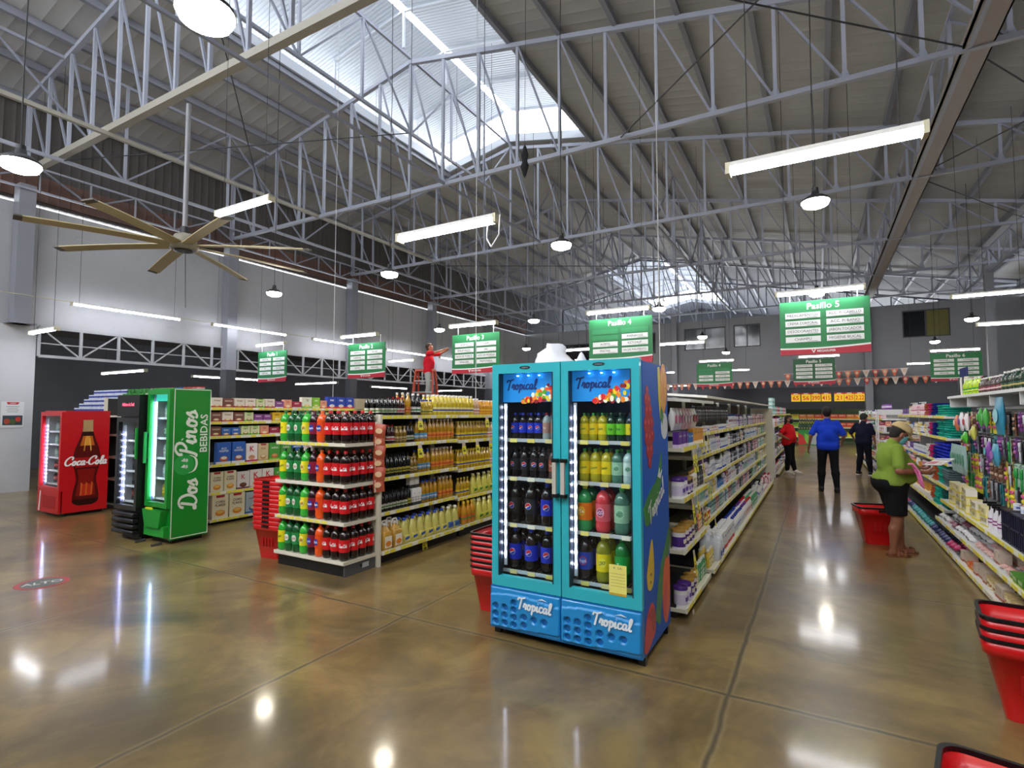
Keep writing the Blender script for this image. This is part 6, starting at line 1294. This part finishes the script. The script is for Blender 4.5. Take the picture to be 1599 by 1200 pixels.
for k, (lab, c1, c2, w, h) in HK.items():
    m = MB(); m.box(-w/2, w/2, -.002, .002, -h, 0, P(c1, .4)); m.disc(0, -.014, .006, .006, .001, P('#888888'), T(0, -.002, 0) @ RX(PI/2), 8)
    b = m.mesh('accessory_card'); m2 = MB()
    if k in ('crd2', 'crd8', 'crd4', 'crd7'): m2.rbox(-w*.28, w*.28, -.022, -.002, -h*.5, -h*.14, .012, P(c2, .3), 2).rbox(-w*.09, w*.09, -.018, -.004, -h*.95, -h*.5, .006, P(c2, .3), 2)
    else:
        for i in range(3): m2.rbox(-w*.38, w*.38, -.016, -.002, -h*(.36+.2*i), -h*(.24+.2*i), .005, P(c2 if i % 2 == 0 else c1, .35), 1)
    hk = MB().cyl((0, .14, -.012), (0, -.03, -.012), .0025, P('#b9bcc0', .3, .6), 5)
    HKK[k] = (Kind('accessory_card', b, [('blister', m2.mesh('blister')), ('hook', hk.mesh('hook'))]), lab)
kk = list(HKK)
cnt = {}
for zi, z in enumerate((1.68, 1.43, 1.19, .98)):
    y = 3.5; i = 0; k = rnd.choice(kk); run = 0
    while y < 8.9:
        if run <= 0: k = rnd.choice(kk); run = rnd.randint(1, 3)
        run -= 1; kd, lab = HKK[k]; c = cnt[(k, zi)] = cnt.get((k, zi), 0)+1
        kd.put((1.62-.03*(i % 2), y, z-.02), -PI/2+rnd.uniform(-.25, .25), '%s %s from the near end, %s hook row of the pegboard' % (ordn(c), lab, ['top', 'second', 'third', 'lowest'][zi]), 'accessory pack', 'packs on the pegboard', 1.15)
        y += .082; i += 1
# large bags hanging at the far end of the pegboard
for j, (y, z, c, d, w, h, lab) in enumerate([(8.7, 1.42, '#d87a5a', '#f0e4dc', .13, .2, 'orange and white bag'), (8.45, 1.43, '#e6e2ea', '#8a5aa8', .16, .22, 'white bag with violet print'), (8.2, 1.44, '#ece6e6', '#c83a3a', .15, .2, 'white bag with red print'), (8.3, 1.28, '#5ac83a', '#8ae05a', .14, .14, 'bright green sponge bag'), (7.9, 1.34, '#c8c85a', '#e8e0a0', .13, .16, 'yellow wrapped bag'), (7.55, 1.50, '#4aaa4a', '#8ad88a', .07, .2, 'green bristle brush'), (7.35, 1.5, '#5aba5a', '#8ad88a', .07, .2, 'second green bristle brush'), (6.85, 1.44, '#2f8aa8', '#a0d8e0', .26, .36, 'big turquoise shower net bag'), (7.05, 1.12, '#4a9ab8', '#b070c0', .2, .22, 'folded turquoise and violet mitt'), (7.3, 1.15, '#8a4aa8', '#5ac0c8', .12, .2, 'violet mitt')]):
    bag('hanging_bag', c, d, w, h, .07).put((1.52, y, z), -PI/2, '%s hanging on the pegboard at the right' % lab, 'bag', None)
for i in range(6): bag('pipe_pack', '#9ab8b4', '#5a9a7a', .1, .34, .05).put((1.47, 8.75-.13*i, .92), -PI/2+.1*(i % 2), '%s long pale green bag from the far end, hanging low on the pegboard' % ordn(i+1), 'bag', 'long bags low on the pegboard')
# top shelf bottles
TSK = {'gl': (oilbottle('cleaner_bottle', '#b8d82a', '#e8f0e0', '#2a9a3a', .2, .04, '#e8e83a'), 'lime cleaner bottle', 'bottle', .095), 'dg': (oilbottle('cleaner_bottle', '#1f3a28', '#e8e6e0', '#2a4a34', .19, .04, '#c8b060'), 'dark green bottle with white cap', 'bottle', .095), 'dk': (oilbottle('cleaner_bottle', '#4a3a34', '#ece4e4', '#8a3a4a', .17, .035, '#e8d8d8'), 'brown bottle with white cap', 'bottle', .085)}
row(TSK, ['gl'], 1.6, 7.9, 8.6, 1.861, -1, 'top of the right gondola', RB6, 1.04, 2, .12, .01, (99, 99)); row(TSK, ['dk'], 1.6, 7.0, 7.85, 1.861, -1, 'top of the right gondola', RB6, 1.04, 2, .1, .01, (99, 99)); row(TSK, ['dg'], 1.6, 5.2, 6.95, 1.861, -1, 'top of the right gondola', RB6, 1.04, 1, .12, .01, (99, 99))
for i in range(4): TB_ = MB().lathe([(.03, 0), (.034, .2), (.03, .24)], P(['#1b1b22', '#e2dccb'][i % 2], .4), 10).cyl((0, 0, .24), (0, 0, .36), .012, P('#1c2a6a', .4), 8); tag(TB_.build('toilet_brush', loc=(1.62, 8.95-.11*i, 1.861)), '%s toilet brush from the far end on top of the right gondola' % ordn(i+1), 'brush', 'toilet brushes on top of the right gondola')
# shelves below the pegboard
YB_ = carton('soap_box', '#efe6b0', '#e8d83a', .17, .1, .09, 'SAL', '#8a7a2a'); YB2 = carton('soap_box', '#f0ece0', '#e0cc4a', .17, .1, .09, 'JABON', '#a8903a')
c = 0
for st_ in range(3):
    for i in range(9):
        if st_ == 2 and i < 4: continue
        c += 1; (YB_ if (i+st_) % 3 else YB2).put((1.45+.02*(i % 2), 7.05+.19*i, .521+.091*st_), -PI/2+rnd.uniform(-.1, .1), '%s yellow and white soap box from the near end, %s layer, upper right shelf' % (ordn(i+1), ordn(st_+1)), 'box', 'yellow soap boxes')
SPB = MB().lathe([(.036, 0), (.042, .01), (.04, .13), (.018, .18), (.016, .2)], P('#e8e4ea', .3), 12)
for i in range(4): SPB.lathe([(.0415-.002*(i > 2), .02+.03*i), (.0415-.002*(i > 2), .032+.03*i)], P('#8a2a7a', .4), 12, cap=False)
SPB.box(-.016, .02, -.04, .02, .2, .235, BLK).box(-.006, .006, -.07, -.04, .215, .235, BLK).box(-.005, .005, -.03, -.02, .15, .2, BLK)
SPK = Kind('spray_bottle', SPB.mesh('spray_bottle'))
for i in range(3): SPK.put((1.46, 6.95-.16*i, .521), -PI/2, '%s purple-striped spray bottle from the far end, upper right shelf' % ordn(i+1), 'bottle', 'striped spray bottles', 1.1)
RCK = MB(); NV = P('#1c2038', .35)
for z in (0, .14, .27): RCK.box(-.12, .12, -.07, .07, z, z+.012, NV)
for x in (-.11, -.06, 0, .06, .11):
    for y in (-.06, .06): RCK.box(x-.008, x+.008, y-.006, y+.006, 0, .28, NV)
RK2 = Kind('bottle_rack', RCK.mesh('bottle_rack'))
for i in range(3): RK2.put((1.46, 6.28-.27*i, .521), -PI/2, '%s dark blue slotted holder from the far end, upper right shelf' % ordn(i+1), 'holder', 'dark slotted holders')
for i in range(3): SH['c1'][0].put((1.46+.0, 6.2-.2*i, .815), 0, '%s white jar from the far end on the dark slotted holders' % ordn(i+1), 'jar', 'jars on the dark holders', .8)
row(SH, ['c1', 'w1', 'b2', 'c3', 'w4'], 1.42, 3.6, 5.5, .521, -1, 'upper shelf of right gondola', RB6, 1.04, 2, .1, .006, (1, 3))
MISC = {'m1': (bag('small_pack', '#8a3a52', '#e0d8dc', .12, .045, .1), 'crimson and white flat pack', 'pack', .12), 'm2': (bag('small_pack', '#d8d6da', '#5a5a62', .13, .05, .1), 'white crinkled pack', 'pack', .13), 'm3': (bag('small_pack', '#2a2a2e', '#8a8a90', .12, .045, .1), 'black flat pack', 'pack', .12), 'm4': (bag('small_pack', '#c89a94', '#e8dcd8', .12, .04, .1), 'pale pink flat pack', 'pack', .12),
 'gp': (carton('green_pack', '#4a8a2a', '#e0d84a', .12, .12, .06, 'VERDE', '#e8f0d0'), 'green and yellow pack', 'pack', .125), 'bb': (bag('small_pack', '#26407a', '#c8d0e8', .14, .06, .12), 'blue wrapped pack', 'pack', .14), 'mg': (bag('plush_roll', '#c82a6a', '#b01c58', .13, .09, .12), 'magenta rolled cloth', 'cloth', .13), 'tq': (bag('plush_roll', '#2a9aa0', '#1c7a80', .13, .09, .12), 'turquoise rolled cloth', 'cloth', .13), 'nv': (bag('plush_roll', '#1c2a6a', '#142050', .13, .09, .12), 'navy rolled cloth', 'cloth', .13),
 'ob': (carton('product_box', '#d8641c', '#e8c02a', .12, .1, .06, 'ORO', '#f4e0b0'), 'orange and yellow box', 'box', .125), 'cb': (carton('product_box', '#c8b8a8', '#a85a3a', .1, .08, .11, 'X', '#8a3a2a'), 'beige box', 'box', .105), 'cl': (canister('cream_jar', '#d8c89a', '#b8a070', '#e8dcc0', .05, .1, '#a87a4a'), 'cream round tub', 'jar', .11)}
def r6(z, x, segs, lvl, dr=1):
    for ks, a, b in segs: row(MISC, ks, x+.08, a, b, z+.001, -1, '%s shelf of right gondola' % lvl, RB6, 1.03, dr, .13, .012, (2, 4))
r6(.29, 1.31, [(['gp'], 3.5, 5.9), (['cb', 'm4'], 5.95, 6.5), (['m3', 'm4'], 6.5, 7.3), (['m2'], 7.3, 8.1), (['m1', 'm2'], 8.1, 8.95)], 'middle', 2)
r6(.05, 1.27, [(['bb'], 3.6, 5.6), (['cl', 'bb', 'cb'], 5.6, 6.6), (['cb', 'ob'], 6.6, 7.6), (['m3', 'mg'], 7.6, 8.3), (['mg', 'tq', 'nv'], 8.3, 8.95)], 'bottom', 2)
r6(.05, 1.27, [(['tq', 'nv', 'mg'], 9.1, 13.9)], 'bottom far', 1)
# towels
TWC = {'teal': '#1f9a86', 'blue': '#2434b8', 'slate': '#56696e', 'magenta': '#c0246a', 'rust': '#b2502c', 'white': '#d9d9d8', 'dteal': '#16524e', 'navy': '#1c2a7a'}
TWK = {k: towels('folded_towel', c, 3) for k, c in TWC.items()}
def stack(col, x, y, z, n, where, w=1.0, dz=.032):
    for i in range(n): TWK[col][i % 3].put((x+rnd.uniform(-.012, .012), y+rnd.uniform(-.012, .012), z+.001+dz*i), -PI/2+rnd.uniform(-.05, .05), '%s %s folded towel from the bottom, %s' % (ordn(i+1), col.replace('dteal', 'dark teal'), where), 'towel', 'folded towels on the right shelves', (w, 1, 1.05))
stack('teal', 1.62, 9.25, 1.31, 8, 'big teal pile, second shelf'); stack('teal', 1.62, 9.7, 1.31, 7, 'farther teal pile, second shelf'); stack('teal', 1.62, 9.25, 1.60, 5, 'near teal pile, top shelf'); stack('teal', 1.62, 9.68, 1.60, 5, 'farther teal pile, top shelf')
stack('blue', 1.60, 9.3, .97, 6, 'near blue pile, third shelf', 1.2, .045); stack('blue', 1.60, 9.75, .97, 6, 'farther blue pile, third shelf', 1.2, .045)
stack('slate', 1.60, 9.3, .66, 7, 'slate pile, fourth shelf', 1.2); stack('dteal', 1.58, 9.3, .36, 7, 'dark teal pile, fifth shelf', 1.1); stack('teal', 1.6, 9.72, .66, 7, 'teal pile, fourth shelf'); stack('teal', 1.56, 9.78, .36, 7, 'teal pile, fifth shelf')
for zz, lv_ in ((.97, 'third'), (1.31, 'second'), (1.60, 'top')):
    stack('magenta', 1.6, 10.35, zz, 6, 'magenta pile, %s shelf' % lv_, .8); stack('white' if zz < 1.5 else 'rust', 1.6, 10.66, zz, 6, 'pale pile, %s shelf' % lv_, .7)
    stack('navy', 1.6, 10.06, zz, 6, 'navy pile, %s shelf' % lv_, .7)
stack('rust', 1.6, 10.1, .66, 7, 'rust pile, fourth shelf', .8); stack('white', 1.6, 10.4, .66, 6, 'white pile, fourth shelf', .8); stack('rust', 1.58, 10.2, .36, 6, 'rust pile, fifth shelf', .8)
def r6b(z, ks, a, b, lvl): row(ALLK, ks, 1.53, a, b, z+.001, -1, '%s shelf behind the towels' % lvl, 'shelves behind the towels', 1.04, 1, .1, .004, (3, 6))
r6b(1.60, ['p2', 'p1'], 10.95, 12.4, 'top'); r6b(1.60, ['w3', 'x3', 'p3', 'x2'], 12.4, 13.9, 'top'); r6b(1.31, ['x2', 'w3', 'y1', 'x1'], 10.95, 13.9, 'second'); r6b(.97, ['x3', 'r1', 'x1'], 10.95, 13.9, 'third'); r6b(.66, ['x5', 'p1', 'w1'], 10.95, 13.9, 'fourth'); r6b(.36, ['x4', 'w1', 'x5'], 10.95, 13.9, 'fifth')
row({'k': (SH['p2'][0], 'pink pump bottle', 'bottle', .08)}, ['k'], 1.6, 10.9, 12.2, 1.752, -1, 'upper layer behind the towels', RB6, 1.04, 1, .1, .003, (99, 99)) if False else None
# wire rack tower and far right block
wt = empty('display_rack', (1.15, 14.5, 0), 0, 'white wire display rack of small packs beside the man in navy', 'rack')
fr = MB()
for x in (0, .9):
    for y in (0, .5): fr.box(x-.012, x+.012, y-.012, y+.012, 0, 1.72, GW)
fr.box(0, .9, -.01, .0, 1.6, 1.72, GW).build('frame', wt)
c = 0
for z in (.15, .45, .75, 1.05, 1.35):
    MB().box(0, .9, 0, .5, z-.015, z, GW).build('shelf', wt)
    for i in range(7):
        c += 1; k = rnd.choice(['s1', 's2', 's6', 's8', 's7']); CB[k][0].put((1.22+.12*i, 14.56, z+.001), 0, '%s small box on the %s tier of the white wire rack' % (ordn(i+1), ordn([.15, .45, .75, 1.05, 1.35].index(z)+1)), 'box', 'boxes on the wire rack', .72)
        if i < 4: CB[k][0].put((1.19, 14.6+.11*i, z+.001), -PI/2, '%s small box on the aisle side, %s tier of the wire rack' % (ordn(i+1), ordn([.15, .45, .75, 1.05, 1.35].index(z)+1)), 'box', 'boxes on the wire rack', .72)
g6c = gondola('farther white gondola of household goods beyond the wire rack', 1.2, 2.4, 15.4, 24.4, [(-1, [(.08, 1.18), (.45, 1.26), (.82, 1.28), (1.19, 1.3), (1.5, 1.3)], 1.5)], 1.62, GW, P('#8a8e94', .5))
for zi, z in enumerate((.08, .45, .82, 1.19, 1.5)): row(ALLK, ['j1', 'j2', 'j5', 'm1', 'or', 'j4', 'j3', 'pk'], 1.36, 15.5, 24.3, z+.001, -1, '%s shelf of farther right gondola' % ['bottom', 'fourth', 'third', 'second', 'top'][zi], 'farther right gondola', 1.2, 1, .1, .004, (2, 5))
VP_ = rollpack('roll_pack', '#8a3ab0', '#e8e0f0', 2, 1, .12)
for i in range(4): VP_.put((1.45, 15.6+.27*i, 1.73), -PI/2, '%s violet roll pack on top of the farther right gondola' % ordn(i+1), 'pack', 'violet roll packs')
# ------------------------------------------------------------------ produce hall at the far end
bm = MB().box(-6, 2.3, 31.9, 32.3, 1.83, 2.2, P('#1c1d20', .6)).box(-6, 2.3, 31.9, 32.3, 2.2, 2.95, P('#2c2d31', .6)); struct(bm.build('trim_dark_fascia'))
txts = ['65', '56', '390', '415', '21', '425', '2.22']; xs_ = [-1.02, -.55, -.1, .36, .92, 1.36, 1.8]
for i, (t, x) in enumerate(zip(txts, xs_)):
    m = MB(T(x, 31.88, 2.45) @ RX(PI/2)); m.box(-.21, .21, -.22, .22, 0, .01, P('#f6c21c', .4, 0, .25)).box(-.21, .21, .15, .22, .01, .012, P('#d01c2c', .4)).box(-.1, .1, .16, .2, .012, .013, P('#f0ece4', .4)).text(t, .30, P('#d8301c', .4), T(0, -.04, .012), bold=True, maxw=.36)
    tag(m.build('price_poster'), 'yellow poster with red price %s on the far dark fascia' % t, 'poster', 'yellow price posters')
def pennants(x0, x1, y, z, n, nm):
    e = empty('pennant_string', (0, 0, 0), 0, nm, 'pennants'); MB().cyl((x0, y, z), (x1, y, z+.1), .01, P('#d9d9d9'), 5).build('string', e)
    for i in range(n):
        x = x0+(x1-x0)*(i+.5)/n; zz = z+.1*(i+.5)/n; MB(T(x, y, zz) @ RX(PI/2)).prism([(-.13, 0), (.13, 0), (.02, -.3), (-.02, -.3)], .004, P(['#d8603a', '#e8d8d0', '#c83a3a', '#e88a6a'][i % 4], .5)).disc(0, -.1, .06, .07, .006, P('#e8c0a0', .5), None, 8).build('pennant', e)
pennants(-7, 4.3, 27.2, 3.05, 34, 'string of orange and white pennants along the far opening'); pennants(-1.3, 3.2, 26.6, 3.35, 14, 'second string of red pennants hung above the first')
dt = empty('produce_display', (-.95, 31.2, 0), 0, 'green printed stand with watermelon picture and dark bottles at the aisle end', 'stand')
MB().box(0, 1.0, 0, .6, 0, .78, P('#2f8a3a', .5)).build('base', dt); MB(T(0, -.002, 0) @ RX(PI/2)).prism([(.02, .02), (.4, .06), (.22, .5), (.02, .62)], .004, P('#d8302c', .5)).prism([(.3, .1), (.5, .1), (.48, .5), (.3, .6)], .003, P('#8ac84a', .5)).box(.5, .98, .05, .75, 0, .003, P('#b9bcc0', .5)).build('print', dt)
MB().box(.05, .95, .1, .5, .78, 1.1, P('#23502c', .5)).build('upper_tier', dt)
for i in range(8): OB['dk2'][0].put((-.9+.125*i, 31.28, .781), 0, '%s dark bottle from the left, lower tier of the green stand' % ordn(i+1), 'bottle', 'dark bottles on the green stand'); OB['dk2'][0].put((-.85+.11*i, 31.4, 1.101), 0, '%s dark bottle from the left, upper tier of the green stand' % ordn(i+1), 'bottle', 'dark bottles on the green stand')
pr_ = empty('produce_shelf', (-4.6, 33.2, 0), 0, 'long lit produce shelf of yellow, green and orange goods at the back', 'shelving unit')
MB().box(0, 7.4, .5, .6, 0, 1.85, P('#4a5a3a', .6)).build('back_panel', pr_)
for z in (.35, .85, 1.3): MB().box(0, 7.4, 0, .5, z-.03, z, GW).build('shelf', pr_)
PB = [carton('produce_crate', c, d, .34, .25, .26, 'OFERTA', f) for c, d, f in (('#e0d02a', '#c8e04a', '#b82a1c'), ('#8ac83a', '#e0e04a', '#2a5a1c'), ('#e87a2a', '#e8c02a', '#f4ecd0'), ('#e8402a', '#e8c84a', '#f4e8c0'), ('#2a2a26', '#d8c83a', '#e8e0a0'))]
for zi, z in enumerate((.35, .85, 1.3)):
    for i in range(20): PB[[2, 0, 1, 0, 1, 1, 0, 2, 3, 3][(i//2+zi) % 10] if zi else [0, 4][(i//2) % 2]].put((-4.4+.365*i, 33.36, z+.001), 0, '%s crate from the left, %s produce shelf' % (ordn(i+1), ['bottom', 'middle', 'top'][zi]), 'crate', 'produce crates')
# pale conduits dropping from the roof to the shelves, small roof extras
for i, (x, y, z0, nm) in enumerate([(-1.8, 7.1, 1.8, 'the toiletries gondola'), (-4.7, 7.1, 1.64, 'the oil gondola'), (-8.35, 7.5, 1.74, 'the cereal gondola')]):
    tag(MB().cyl((0, 0, 0), (0, 0, zr(x)-.05-z0), .006, P('#c5c6c8', .5), 6).build('power_conduit', loc=(x, y, z0)), 'thin white conduit dropping from the roof onto %s' % nm, 'conduit')
tag(MB().tube([(0, 0, 0), (.02, -.05, -.2), (.1, -.1, -.3), (.18, -.1, -.2), (.16, -.05, 0)], .006, P('#e4e4e6', .5), 6).build('cable_loop', loc=(-2.62, 4.15, 3.44)), 'white cable loop hanging from the tube lamp over aisle 4', 'cable')
# end boxes
